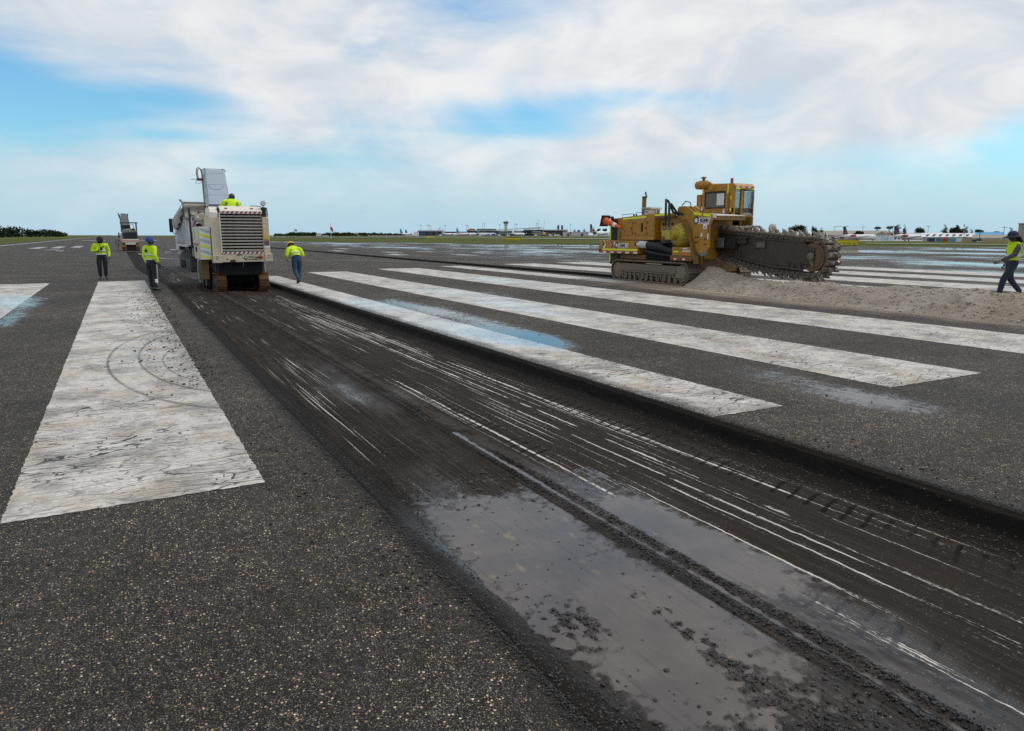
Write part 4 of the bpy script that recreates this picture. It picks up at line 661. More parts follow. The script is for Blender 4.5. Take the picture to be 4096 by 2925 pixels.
# ------------------------------------------------------------------ chain trencher
def trencher():
    g = thing('chain_trencher', (19.2, 20.5, 0), 'mustard yellow tracked trencher with a long toothed chain boom and raised cab', 'trencher'); BX = Vector(g['base'])
    def P(name, pts, x0, x1, mat, par=None, bev=.012): return MB().prism(pts, 'x', x0, x1).build(name, mat, par or g, bev)
    def B(name, x0, x1, y0, y1, z0, z1, mat, par=None, bev=.012): return MB().box(x0, x1, y0, y1, z0, z1).build(name, mat, par or g, bev)
    crawler(g, 17.70, 18.30, 19.45, 24.10, 0, .84, 46, 'track_steel', 'track_dusty', .026); crawler(g, 20.20, 20.80, 19.45, 24.10, 0, .84, 46, 'track_steel', 'track_dusty', .026)
    for i in range(12): B('track_guard', 17.715, 17.74, 20.45 + i * .26, 20.50 + i * .26, .13, .36, 'track_dusty', None, .004)
    P('guard_rail', [(20.3, .36), (23.4, .36), (23.5, .40), (20.25, .40)], 17.705, 17.76, 'track_dusty'); P('track_cover', [(20.2, .42), (23.4, .42), (23.6, .60), (23.4, .70), (20.2, .66)], 17.735, 17.79, 'track_dusty'); P('sprocket_cover', [(19.75, .25), (20.15, .25), (20.15, .66), (19.75, .66), (19.62, .45)], 17.72, 17.79, 'track_steel')
    B('track_bar', 17.73, 17.78, 21.0, 21.9, .70, .735, 'tarp_cloth')
    B('car_body', 18.32, 20.18, 19.6, 24.3, .45, 1.15, 'cat_dark', None, .03); B('front_skirt', 17.95, 20.5, 22.2, 24.2, .86, 1.04, 'cat_dark')
    # front tank and platform with its signs
    pf = B('fuel_tank', 17.72, 20.7, 22.42, 25.02, 1.06, 1.58, 'cat_yellow', None, .02); X = 17.715
    B('reflector_strip', X - .004, X + .002, 22.42, 24.72, 1.185, 1.25, 'reflect_yellow', None, 0)
    for i in range(9): B('reflector_tape', X - .004, X + .002, 24.72 - (i + 1) * .255, 24.72 - i * .255 - .004, 1.075, 1.135, ('hazard_white', 'hazard_red')[i % 2], None, 0)
    def placard(y0, y1, z0, z1, xx=X):
        pl = P('maker_placard', [(y1 - .02, z0), (y0 + .10, z0), (y0, z1 - .04), (y0, z1 - .02), (y1 - .02, z1 - .02)], xx - .004, xx + .002, 'placard_white', None, 0); h = z1 - z0
        gear_logo(xx - .0042, y1 - .02, (z0 + z1) / 2 + .01, h * .62, 'side', g); w = (y1 - y0); sz = h * .70
        a = text('lettering', 'REMI', sz, 'ink_black', g, (xx - .0062, y1 - .20 * w - .06, z0 + h * .30), 'side', .006 * h / .2, sx=1.15); text('lettering', 'X', sz, 'ink_red', g, (xx - .0062, y0 + .19 * w, z0 + h * .30), 'side', .0, sx=1.15)
        P('red_underline', [(y1 - .1, z0 + .02), (y0 + .14, z0 + .02), (y0 + .12, z0 + .045), (y1 - .1, z0 + .045)], xx - .0062, xx - .004, 'ink_red', None, 0)
    placard(22.98, 23.78, 1.275, 1.485)
    def diamond(y, z, r, mat): return P('hazard_diamond', [(y - r, z), (y, z - r * 1.25), (y + r, z), (y, z + r * 1.25)], X - .004, X + .002, mat, None, 0)
    def quarter(y, z, r, mat, par): return MB().prism([(y - r, z), (y, z - r * 1.25), (y + r, z), (y, z + r * 1.25)], 'x', X - .006, X - .004).build('quarter', mat, par)
    d_ = diamond(24.62, 1.39, .135, 'placard_white'); quarter(24.62, 1.46, .06, 'hazard_red', d_); quarter(24.685, 1.39, .06, 'ink_black', d_); quarter(24.555, 1.39, .06, 'chevron_yellow', d_)
    d_ = diamond(24.16, 1.40, .135, 'hazard_red'); MB().box(X - .007, X - .004, 24.07, 24.25, 1.385, 1.41).build('white_bar', 'placard_white', d_); MB().prism([(24.13, 1.44), (24.19, 1.44), (24.16, 1.52)], 'x', X - .007, X - .004).build('flame_mark', 'placard_white', d_); MB().box(X - .007, X - .004, 24.15, 24.17, 1.28, 1.35).build('class_number', 'placard_white', d_)
    P('warning_triangle', [(23.98, 1.42), (23.84, 1.42), (23.91, 1.55)], X - .004, X + .002, 'placard_white', None, 0)
    for z in (1.46, 1.37):
        for k in range(4): B('stencil_mark', X - .004, X + .002, 24.955 - k * .055, 24.99 - k * .055, z, z + .05, 'tarp_cloth', None, 0)
    for k in range(4): B('warning_tab', X - .004, X + .002, 24.96 - k * .05, 24.99 - k * .05, 1.10, 1.22, 'hazard_red', None, 0)
    # radiator end and engine housing
    B('radiator', 17.86, 20.4, 23.86, 24.42, .62, 2.46, 'rubber', None, .02); B('reflector_strip', 17.850, 17.862, 24.36, 24.43, .75, 1.05, 'reflect_yellow', None, 0); B('reflector_strip', 17.850, 17.862, 24.36, 24.43, 1.60, 2.28, 'reflect_yellow', None, 0)
    hs = P('engine_housing', [(21.55, 1.60), (23.85, 1.60), (23.85, 2.47), (21.55, 2.60)], 17.80, 20.3, 'cat_yellow', None, .025); X2 = 17.80
    for (a, c) in ((22.88, 23.50), (22.00, 22.64)):
        dr = B('door', X2 - .022, X2 - .001, a, c, 1.80, 2.33, 'cat_yellow', None, .01); MB().box(X2 - .045, X2 - .022, a + .02, a + .07, 2.02, 2.10).build('latch', 'dark_steel', dr)
    for y in (22.66, 22.84, 21.97): 
        for z in (1.86, 2.27): MB().cyl((X2 - .03, y, z - .04), (X2 - .03, y, z + .04), .016, n=8).build('hinge', 'cat_dark', g)
    B('vent_slot', X2 - .028, X2 - .022, 22.20, 22.30, 1.93, 2.24, 'black_void', None, 0); B('vent_frame', X2 - .04, X2 - .023, 22.31, 22.40, 1.92, 2.25, 'cat_yellow', None, .004)
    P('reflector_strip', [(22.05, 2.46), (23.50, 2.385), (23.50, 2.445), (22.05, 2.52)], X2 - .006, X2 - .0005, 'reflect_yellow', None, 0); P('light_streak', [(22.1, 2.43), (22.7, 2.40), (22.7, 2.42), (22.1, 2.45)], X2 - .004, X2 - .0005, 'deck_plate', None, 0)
    for y in (21.62, 21.75): 
        for z in (1.75, 1.95, 2.15, 2.35): MB().cyl((X2 - .014, y, z), (X2, y, z), .018, n=8).build('bolt', 'cat_dark', g)
    MB().tube([(17.78, 23.75, 1.68), (17.77, 23.66, 1.72), (17.77, 23.62, 1.9)], .012, 6).build('hose', 'dark_steel', g)
    for (a, c) in ((23.0, 23.6), (22.1, 22.75)): 
        z0 = 2.47 + (23.85 - a) * .0565; MB().tube([(17.86, c, z0 - .03), (17.86, c + .05, z0 + .07), (17.86, a - .05, z0 + .10), (17.86, a - .1, z0)], .011, 6).build('hand_rail', 'dark_steel', g)
    for y in (22.85, 23.0): MB().cyl((17.95, y, 2.5), (17.95, y, 2.60), .035, n=10).build('filler_cap', 'dark_steel', g)
    ex = MB().cyl((18.2, 22.70, 2.5), (18.2, 22.70, 3.26), .085, n=16).build('exhaust_stack', 'cat_dark', g, smooth=True); MB().tube([(18.2, 22.60, 3.22), (18.2, 22.56, 3.24), (18.2, 22.65, 3.44)], .03, 6).build('rain_flap', 'ink_black', ex); MB().cyl((18.2, 22.70, 3.25), (18.2, 22.70, 3.275), .10, n=16).build('stack_rim', 'dark_steel', ex)
    ab = B('air_box', 18.15, 18.6, 22.20, 22.72, 2.55, 2.78, 'deck_plate', None, .02); P('air_box_lid', [(22.14, 2.78), (22.78, 2.78), (22.72, 2.85), (22.20, 2.85)], 18.1, 18.65, 'tarp_cloth', ab)
    def lug(y, z, x0=17.84, h=.22, w=.10): 
        pts = [(y - w, z), (y + w, z)] + [(y + w * math.cos(a), z + h - w + w * math.sin(a)) for a in np.linspace(0, math.pi, 9)]; o = P('lifting_lug', pts, x0, x0 + .05, 'cat_dark', None, .004); MB().prism([(y + w * .45 * math.cos(a), z + h - w + w * .8 * math.sin(a)) for a in np.linspace(0, 2 * math.pi, 11)[:-1]], 'x', x0 - .003, x0 + .053).build('lug_eye', 'chevron_white', o)
    lug(21.52, 2.55)
    # mid body: dark works, pipes, filter
    B('side_wall', 18.1, 20.2, 19.15, 21.55, .95, 2.42, 'cat_yellow', None, .02); P('pump_cavity', [(20.75, 1.55), (21.2, 1.55), (21.2, 1.9), (21.05, 2.03), (20.85, 2.0)], 18.08, 18.10, 'black_void', None, 0)
    fl = MB().cyl((17.86, 22.52, 1.44), (17.86, 21.95, 1.42), .145, n=18).build('hydraulic_filter', 'white_paint', g, smooth=True); MB().cyl((17.86, 22.60, 1.44), (17.86, 22.52, 1.44), .16, n=18).build('filter_cap', 'dark_steel', fl, smooth=True)
    for i in range(6): MB().tube([(17.8 + .03 * i, 22.75 - .03 * i, 1.12), (17.78, 22.6, 1.3 + .04 * i), (17.84, 22.5, 1.5)], .014, 6).build('hose', 'rubber', g)
    MB().tube([(17.86, 21.95, 1.42), (17.9, 21.3, 1.36), (17.95, 20.6, 1.20)], [.15, .16, .12], 12).build('intake_pipe', 'dark_steel', g, smooth=True); MB().tube([(17.80, 22.1, 1.20), (17.82, 21.3, 1.08), (17.9, 20.4, 1.02)], .05, 8).build('pipe', 'dark_steel', g, smooth=True)
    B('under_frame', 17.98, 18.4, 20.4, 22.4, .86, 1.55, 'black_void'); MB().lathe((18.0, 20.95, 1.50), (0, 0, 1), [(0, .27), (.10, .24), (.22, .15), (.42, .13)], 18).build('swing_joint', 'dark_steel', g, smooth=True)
    P('upper_panel', [(20.3, 1.98), (21.5, 1.90), (21.5, 2.40), (20.3, 2.36)], 18.02, 18.10, 'cat_yellow')
    for y in (21.3, 20.8): MB().cyl((18.0, y, 2.2), (18.03, y, 2.2), .055, n=12).build('access_hole', 'black_void', g)
    cy = MB().cyl((17.86, 21.5, 2.46), (17.86, 20.42, 2.50), .10, n=18).build('lift_cylinder', 'cat_dark', g, smooth=True); MB().cyl((17.86, 20.45, 2.50), (17.86, 20.10, 2.51), .05, n=14).build('piston_rod', 'rod_chrome', cy, smooth=True); MB().box(17.75, 17.757, 20.72, 21.50, 2.50, 2.565).build('reflector_strip', 'reflect_yellow', cy)
    for i in range(3): MB().lathe((17.80, 20.05 + .05 * i, 2.47 - .02 * i), (1, 0, 0), [(0, .05), (.0, .08), (.06, .08), (.06, .05)], 16).build('pin', 'cat_yellow', g, smooth=True)
    # gearbox motor
    mt = MB().lathe((18.12, 20.10, 1.80), (-1, 0, 0), [(0, .46), (.16, .46), (.20, .43), (.42, .40), (.50, .34), (.56, .28), (.57, .17), (.80, .17), (.82, .12)], 32).build('drive_motor', 'gear_yellow', g, smooth=True)
    for i in range(16):
        a = 2 * math.pi * i / 16; c, s = math.cos(a), math.sin(a); MB().tube([(17.93, 20.10 + c * .43, 1.80 + s * .43), (17.60, 20.10 + c * .35, 1.80 + s * .35)], .022, 5).build('rib', 'gear_yellow', mt)
    pm = B('pump', 17.18, 17.36, 19.98, 20.22, 1.62, 1.98, 'gear_yellow', None, .03); B('pump_block', 17.20, 17.34, 20.24, 20.42, 1.74, 1.96, 'gear_yellow', None, .02)
    for (y, q) in ((20.12, 0), (20.30, 1)):
        MB().cyl((17.27, y, 1.96), (17.27, y, 2.0), .075, n=12).build('flange', 'dark_steel', pm); MB().cyl((17.27, y, 2.0), (17.27, y, 2.14), .04, n=10).build('fitting', 'steel_grey', pm)
        MB().tube([(17.27, y, 2.10), (17.26, y, 2.40), (17.28, y + .03, 2.75 + .10 * q), (17.34, y + .10, 2.90 + .14 * q), (17.46, y + .14, 2.88 + .13 * q), (17.62, y + .02, 2.60), (17.78, y - .2, 2.50)], .042, 10).build('hose', 'rubber', g, smooth=True)
    MB().tube([(17.9, 20.25, 2.65), (17.88, 20.15, 2.85), (17.86, 19.95, 2.98), (17.85, 19.7, 2.92), (17.85, 19.62, 2.65)], .018, 8).build('hose', 'rubber', g); MB().tube([(17.95, 20.42, 2.55), (17.93, 20.40, 2.72), (17.93, 20.30, 2.62)], .03, 8).build('hose', 'rubber', g)
    for q in (0, 1): MB().tube([(18.05, 19.85 - .05 * q, 2.30), (17.98, 19.62 - .05 * q, 2.05), (17.96, 19.5 - .05 * q, 1.7), (17.98, 19.55 - .03 * q, 1.4)], .022, 8).build('hose', 'rubber', g)
    # swing plate, strut, cover box, hinge
    P('swing_plate', [(20.22, 2.76), (20.15, 2.80), (19.80, 2.80), (19.42, 2.61), (18.46, 2.49), (18.46, 2.30), (18.60, 2.10), (18.58, 1.37), (18.82, 1.16), (19.15, 1.20), (19.30, 1.40), (19.62, 2.05), (19.95, 2.34), (20.24, 2.48)], 17.75, 17.80, 'cat_yellow', None, .008)
    P('plate_tip', [(18.84, 1.17), (18.62, 1.36), (18.72, 1.10), (18.95, 1.06), (19.14, 1.19)], 17.755, 17.795, 'steel_grey', None, .004)
    for x in (17.95, 18.15): P('bracket_ear', [(20.22, 2.5), (20.15, 2.80), (19.80, 2.80), (19.40, 2.6)], x, x + .05, 'cat_yellow')
    P('strut', [(19.98, 2.34), (19.82, 2.36), (19.50, 2.05), (19.30, 1.5), (19.12, .92), (19.26, .92), (19.48, 1.55), (19.66, 1.95)], 17.66, 17.74, 'cat_dark'); MB().tube([(17.64, 19.90, 2.36), (17.63, 19.55, 2.08), (17.63, 19.34, 1.55), (17.64, 19.18, .95)], .016, 6).build('pipe', 'cat_dark', g)
    xb = B('cover_box', 17.66, 18.1, 19.36, 20.36, 1.06, 1.38, 'cat_yellow', None, .02); Xb = 17.655; B('reflector_strip', Xb - .003, Xb + .003, 20.0, 20.27, 1.18, 1.235, 'reflect_yellow', None, 0)
    [B('stencil_mark', Xb - .003, Xb + .003, 19.74 - k * .05, 19.78 - k * .05, 1.295, 1.34, 'placard_white', None, 0) for k in range(5)]; [B('stencil_mark', Xb - .003, Xb + .003, 19.76 - k * .05, 19.80 - k * .05, 1.205, 1.25, 'placard_white', None, 0) for k in range(8)]; B('red_label', Xb - .003, Xb + .003, 19.55, 19.79, 1.10, 1.16, 'cone_orange', None, 0)
    B('cover_sill', 17.67, 18.1, 19.32, 20.45, .88, 1.055, 'cat_dark')
    for i in range(7): B('reflector_tape', 17.664, 17.672, 20.42 - (i + 1) * .155, 20.42 - i * .155 - .005, .915, .97, ('hazard_red', 'hazard_white', 'hazard_red')[i % 3], None, 0)
    for x in (17.68, 17.86): P('hinge_lug', [(19.02, .80), (19.24, .80)] + [(19.13 + .11 * math.cos(a), .98 + .11 * math.sin(a)) for a in np.linspace(0, math.pi, 8)], x, x + .06, 'cat_dark')
    placard(18.55, 19.27, 2.17, 2.40, 17.745)
    for (a, c) in ((19.0, 19.40), (18.56, 18.92)): 
        z = lambda y: 2.49 + (y - 18.46) * .125; P('reflector_strip', [(a, z(a) - .10), (c, z(c) - .10), (c, z(c) - .02), (a, z(a) - .02)], 17.741, 17.7495, 'reflect_yellow', None, 0)
    for i, (za, zb) in enumerate(((2.14, 2.33), (1.86, 2.13), (1.64, 1.85))): B('reflector_tape', 17.742, 17.7495, 18.625, 18.675, za, zb, ('placard_white', 'hazard_red')[i % 2], None, 0)
    w_ = B('warning_label', 17.742, 17.7495, 18.72, 18.90, 2.0, 2.17, 'placard_white', None, 0); MB().prism([(18.76, 2.03), (18.86, 2.03), (18.81, 2.13)], 'x', 17.739, 17.742).build('triangle_mark', 'steel_grey', w_); P('warning_triangle', [(18.90, 1.75), (19.03, 1.75), (18.965, 1.90)], 17.742, 17.7495, 'placard_white', None, 0)
    for (y, z) in ((19.24, 1.72), (19.15, 1.72), (19.24, 1.54), (19.15, 1.54), (18.80, 1.66), (18.71, 1.66), (18.82, 1.48), (18.73, 1.48)): MB().cyl((17.735, y, z), (17.75, y, z), .028, n=10).build('bolt', 'dark_steel', g)
    lug(19.02, 2.52, 17.76, .25, .09)
    # rear deck and hollow under it, its shade put in as black linings
    P('deck_plate', [(18.46, 2.435), (19.60, 2.50), (19.60, 2.56), (18.46, 2.46)], 17.81, 19.28, 'deck_plate'); B('rear_beam', 17.81, 19.28, 18.47, 18.62, 2.29, 2.434, 'cat_dark'); B('corner_block', 17.74, 17.86, 18.40, 18.47, 2.36, 2.50, 'deck_plate')
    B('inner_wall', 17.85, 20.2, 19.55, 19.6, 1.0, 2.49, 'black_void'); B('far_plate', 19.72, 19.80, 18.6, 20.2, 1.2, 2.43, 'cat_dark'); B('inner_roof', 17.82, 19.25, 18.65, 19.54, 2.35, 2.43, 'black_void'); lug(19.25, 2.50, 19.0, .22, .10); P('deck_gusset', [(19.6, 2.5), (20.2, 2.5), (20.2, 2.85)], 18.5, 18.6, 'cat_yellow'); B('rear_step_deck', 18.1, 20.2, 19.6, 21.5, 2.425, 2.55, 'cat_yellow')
    # cab
    x0, x1, y0, y1, zb, zt = 19.30, 20.25, 19.05, 20.70, 2.56, 3.60
    cb = B('cab_shell', x0, x1, y0 + .02, y1, 2.56, 2.76, 'cat_yellow', None, .02); P('cab_roof', [(y0, 3.36), (y0, 3.52), (y0 + .10, 3.60), (y1, 3.66), (y1, 3.34)], x0, x1, 'cat_yellow', None, .03)
    B('cab_pillar', x0, x0 + .05, 19.40, 19.52, 2.76, 3.40, 'cat_yellow'); B('cab_pillar', x0, x0 + .05, y0, 19.18, 2.50, 3.40, 'cat_yellow'); B('cab_pillar', x0, x0 + .06, 20.52, y1, 2.76, 3.40, 'cat_yellow'); B('cab_pillar', x1 - .05, x1, y0, y0 + .08, 2.1, 3.40, 'cat_yellow'); B('cab_pillar', x1 - .05, x1, y1 - .1, y1, 2.5, 3.40, 'cat_yellow'); B('door_post', x0 + .30, x0 + .40, y0 - .03, y0 + .04, 2.12, 3.40, 'cat_yellow', None, .015)
    B('near_panel', x0, x0 + .03, 19.18, 19.40, 2.76, 3.36, 'cat_yellow'); wd = B('side_window', x0 + .01, x0 + .02, 19.52, 20.52, 2.77, 3.32, 'dusty_glass', None, 0); MB().box(x0 - .002, x0 + .009, 19.56, 19.92, 2.86, 3.27).build('window_sheet', 'placard_white', wd)
    fr = MB(); fr.box(x0 - .012, x0 + .008, 19.50, 20.54, 3.30, 3.335); fr.box(x0 - .012, x0 + .008, 19.50, 20.54, 2.755, 2.79); fr.box(x0 - .012, x0 + .008, 19.50, 19.53, 2.79, 3.30); fr.box(x0 - .012, x0 + .008, 20.51, 20.54, 2.79, 3.30); fr.build('window_seal', 'dark_steel', wd)
    B('rear_window', x0 + .05, x0 + .30, y0 + .012, y0 + .02, 2.58, 3.36, 'clear_glass', None, 0); B('door_window', x0 + .41, x1 - .06, y0 + .012, y0 + .02, 2.52, 3.36, 'clear_glass', None, 0); B('front_window', x0 + .06, x1 - .05, y1 - .03, y1 - .02, 2.78, 3.34, 'clear_glass', None, 0); B('far_window', x1 - .02, x1 - .01, y0 + .1, y1 - .12, 2.60, 3.34, 'clear_glass', None, 0)
    dp = B('door_panel', x0 + .41, x1 - .052, y0 - .005, y0 + .03, 2.44, 2.515, 'cat_yellow'); B('lower_door_glass', x0 + .42, x1 - .06, y0, y0 + .02, 1.95, 2.435, 'dusty_glass', None, .01); P('sticker', [(y0, 0), (y0, 0), (y0, 0)], 0, 0, 'placard_white') if False else None
    MB().prism([(x0 + .58, 2.28), (x0 + .65, 2.28), (x0 + .62, 2.38)], 'y', y0 - .004, y0 - .001).build('sticker', 'placard_white', g); MB().box(x0 + .58, x0 + .68, y0 - .004, y0 - .001, 2.24, 2.26).build('sticker', 'placard_white', g)
    for sx in (x0 + .43, x1 - .075): MB().tube([(sx, y0 - .01, 2.54), (sx, y0 - .01, 3.32)], .012, 6).build('door_seal', 'dark_steel', g)
    MB().box(x1 - .28, x1 - .08, y0 + .022, y0 + .03, 2.53, 3.35).build('tinted_strip', 'dusty_glass', g); MB().tube([(x1 - .12, y0 - .02, 2.6), (x1 - .13, y0 - .05, 2.75), (x1 - .13, y0 - .02, 2.9)], .012, 6).build('door_handle', 'dark_steel', g)
    for i in range(6): B('reflector_tape', x1 - .012, x1 + .006, y0 - .006, y0 + .05, 2.06 + i * .22, 2.06 + (i + 1) * .22 - .004, ('hazard_red', 'hazard_white')[i % 2], None, 0)
    for i in range(6): B('reflector_tape', x0 + .06 + i * .14, x0 + .06 + (i + 1) * .14 - .004, y0 - .006, y0 + .002, 3.44, 3.50, ('hazard_white', 'cone_orange')[i % 2], None, 0)
    B('reflector_strip', x0 + .05, x0 + .36, y0 - .008, y0 - .001, 3.385, 3.435, 'reflect_yellow', None, 0); B('reflector_strip', x1 - .16, x1 - .01, y0 - .008, y0 - .001, 3.39, 3.425, 'reflect_yellow', None, 0); MB().tube([(x0 + .25, y0 - .02, 3.40), (x0 + .55, y0 - .06, 3.36), (x0 + .72, y0 - .04, 3.38)], .02, 6).build('mirror_arm', 'dark_steel', g)
    for (a, c, z_, zz) in ((19.36, 19.41, 3.26, 3.58), (20.60, 20.68, 3.30, 3.52)): B('reflector_strip', x0 - .006, x0 + .0, a, c, z_, zz, 'reflect_yellow', None, 0)
    for z in (3.05, 2.62): B('reflector_strip', x0 - .008, x0 - .001, 19.20, 19.26, z, z + .13, 'reflect_yellow', None, 0)
    B('reflector_tape', x0 - .005, x0 + .0, 19.45, 19.58, 3.50, 3.545, 'cone_orange', None, 0); MB().tube([(x0 - .02, 19.30, 2.55), (x0 - .03, 19.30, 3.3)], .018, 6).build('hand_rail', 'cat_dark', g)
    bc = MB().cyl((x0 + .06, 19.28, 3.58), (x0 + .06, 19.28, 3.72), .05, n=12).build('beacon_base', 'cat_dark', g); MB().cyl((x0 + .06, 19.28, 3.66), (x0 + .06, 19.28, 3.78), .052, n=12).build('beacon', 'beacon_red', bc)
    ac = MB().lathe((x0 - .02, 20.95, 3.62), (0, -1, 0), [(0, .10), (.02, .15), (.18, .15), (.19, .165), (.22, .165), (.23, .15), (.42, .15), (.43, .17), (.48, .17), (.50, .14), (.66, .10)], 22).build('air_cleaner', 'cat_yellow', g, smooth=True); MB().cyl((x0 - .02, 20.62, 3.75), (x0 - .02, 20.62, 3.86), .05, n=12).build('pipe', 'cat_dark', ac); MB().lathe((x0 - .02, 20.62, 3.86), (0, 0, 1), [(0, .10), (.02, .11), (.05, .06), (.06, .02)], 16).build('rain_cap', 'wheel_rust', ac, smooth=True)
    P('cleaner_bracket', [(20.45, 3.75), (20.05, 3.60), (20.05, 3.42), (20.30, 3.40)], x0 - .06, x0 + .05, 'cat_yellow'); B('cab_side_tank', x0 - .02, x0 + .3, 20.71, 20.95, 2.56, 3.28, 'cat_yellow')
    B('cab_floor_unit', x0 + .05, x1 - .05, y0 + .1, y1 - .1, 2.02, 2.55, 'cat_dark'); st = B('operator_seat', 19.62, 20.05, 19.70, 20.05, 2.56, 2.68, 'dark_steel', None, .03)
    B('cab_support', 19.35, 20.2, 19.2, 20.6, 1.2, 2.02, 'cat_dark')
    # boom
    xa, xb_ = 18.70, 19.22; plate = [(19.55, 1.82), (18.1, 1.76), (15.50, 1.60), (15.30, 1.46), (15.02, 1.42), (14.98, 1.20), (15.02, .95), (15.08, .84), (15.25, .82), (15.40, .73), (16.6, .78), (17.3, .88), (18.2, 1.06), (19.55, 1.36)]
    bm = P('boom', plate, xa, xa + .06, 'boom_steel', None, .01); P('boom_plate', plate, xb_ - .06, xb_, 'boom_steel'); P('boom_core', [(19.5, 1.70), (15.6, 1.50), (15.6, .88), (17.3, .98), (19.5, 1.40)], xa + .07, xb_ - .07, 'dark_steel')
    P('boom_rail', [(19.6, 1.86), (15.5, 1.60), (15.5, 1.54), (19.6, 1.80)], xa - .02, xb_ + .02, 'boom_steel'); P('wear_bar', [(19.3, 1.26), (18.2, 1.01), (17.3, .84), (16.6, .74), (15.40, .69), (15.40, .75), (16.6, .81), (17.3, .91), (18.2, 1.08), (19.3, 1.33)], xa - .06, xa + .0, 'boom_steel', None, .015)
    P('boom_overlay', [(15.06, .88), (16.05, .95), (16.0, 1.42), (15.55, 1.38), (15.30, 1.42), (15.05, 1.40)], xa - .018, xa - .001, 'boom_steel', None, .006); P('boom_gusset', [(15.08, .80), (15.20, 1.00), (15.08, 1.02), (15.02, .84)], xa - .035, xa - .0185, 'track_dusty')
    hub = MB().lathe((xa - .02, 15.16, 1.14), (-1, 0, 0), [(0, .12), (.03, .12), (.05, .09), (.055, .02)], 20).build('hub_cap', 'track_dusty', bm, smooth=True)
    nw = MB().lathe((xa + .02, 15.13, 1.12), (1, 0, 0), [(0, .30), (0, .42), (.05, .45), (.10, .38), (.38, .38), (.44, .45), (.47, .42), (.48, .3)], 40).build('nose_wheel', 'wheel_rust', g, smooth=True); MB().lathe((xa + .005, 15.13, 1.12), (1, 0, 0), [(0, .31), (.0, .335), (.03, .34)], 36).build('wheel_ring', 'wheel_rust', nw)
    wf = MB(); wf.box(xa - .03, xa, 16.95, 17.42, 1.58, 1.62); wf.box(xa - .03, xa, 16.95, 17.42, 1.36, 1.395); wf.box(xa - .03, xa, 16.95, 17.0, 1.395, 1.58); wf.box(xa - .03, xa, 17.37, 17.42, 1.395, 1.58); wf.build('window_frame', 'boom_steel', bm); B('boom_opening', xa - .006, xa, 17.0, 17.37, 1.395, 1.58, 'track_dusty', bm, 0)
    P('brace', [(18.17, 1.0), (18.10, 1.0), (18.22, 1.30), (18.28, 1.30)], xa - .05, xa - .001, 'boom_steel'); P('brace', [(18.09, 1.0), (18.03, 1.0), (17.99, 1.32), (18.12, 1.33), (18.12, 1.28), (18.05, 1.28)], xa - .05, xa - .001, 'boom_steel')
    for (y, w, h) in ((16.4, .08, .10), (15.95, .08, .16), (15.75, .12, .12), (15.50, .13, .16)): P('cleat', [(y, .75), (y + w, .75), (y + w, .75 + h), (y + w * .3, .77 + h), (y, .73 + h)], xa - .05, xa - .001, 'boom_steel', None, .006)
    cl = B('clamp_block', xa - .18, xa - .001, 18.16, 18.98, 1.33, 1.74, 'dark_steel', None, .015); B('clamp_plate', xa - .22, xa - .181, 18.66, 18.96, 1.36, 1.70, 'steel_grey', cl); B('clamp_lock', xa - .20, xa - .181, 18.36, 18.50, 1.44, 1.62, 'boom_steel', cl); B('boom_bracket', xa - .10, xa - .001, 17.75, 18.15, 1.50, 1.69, 'boom_steel'); B('bracket_lip', xa - .13, xa - .001, 17.7, 18.2, 1.67, 1.71, 'boom_steel')
    B('boom_root', xa, xb_, 19.3, 20.3, 1.15, 1.85, 'dark_steel')
    # cutting chain: every link carries its picks
    path = [Vector((20.2, 1.97)), Vector((19.46, 1.92)), Vector((18.06, 1.84)), Vector((17.1, 1.78)), Vector((16.2, 1.71)), Vector((15.5, 1.645))] + [Vector((15.14 + .53 * math.cos(a), 1.12 + .53 * math.sin(a))) for a in np.linspace(R(80), R(268), 20)] + [Vector((15.3, .595)), Vector((16.1, .63)), Vector((17.0, .70)), Vector((17.64, .80)), Vector((18.3, .95)), Vector((19.0, 1.12)), Vector((20.2, 1.28))]
    ln = [0.]
    for i in range(len(path) - 1): ln.append(ln[-1] + (path[i + 1] - path[i]).length)
    pitch = .205; n = int(ln[-1] / pitch); W = .56; xc = (xa + xb_) / 2
    lk = MB()
    for x in (-.20, -.11, .11, .20): lk.prism([(-.115, -.05), (.115, -.05), (.125, -.02), (.10, .045), (-.10, .045), (-.125, -.02)], 'x', x - .022, x + .022)
    lk.box(-W / 2, W / 2, -.085, .085, .046, .085); lk.tube([(-.25, -.10, 0), (.25, -.10, 0)], .028, 8); lk.prism([(-.085, .085), (.085, .085), (.05, .11), (-.05, .11)], 'x', -W / 2, W / 2); lm = lk.mesh('chain_link', MATS['chain_steel'])
    th = MB(); th.prism([(-.085, 0), (.075, 0), (.045, .10), (-.02, .12)], 'x', -.045, .045); th.tube([(0, .02, .06), (0, -.055, .12), (0, -.105, .165)], [.045, .036, .008], 8); tm = th.mesh('tooth', MATS['tooth_steel'])
    th2 = MB(); th2.prism([(-.06, 0), (.06, 0), (.03, .07), (-.01, .08)], 'x', -.06, .06); th2.ball((0, -.03, .095), (.05, .05, .045), 8, 6); tm2 = th2.mesh('tooth', MATS['tooth_steel'])
    pat = [(-.23, .08), (-.10, .21), (.17, -.20), (-.25, .02), (.23, -.05), (-.16, .13)]
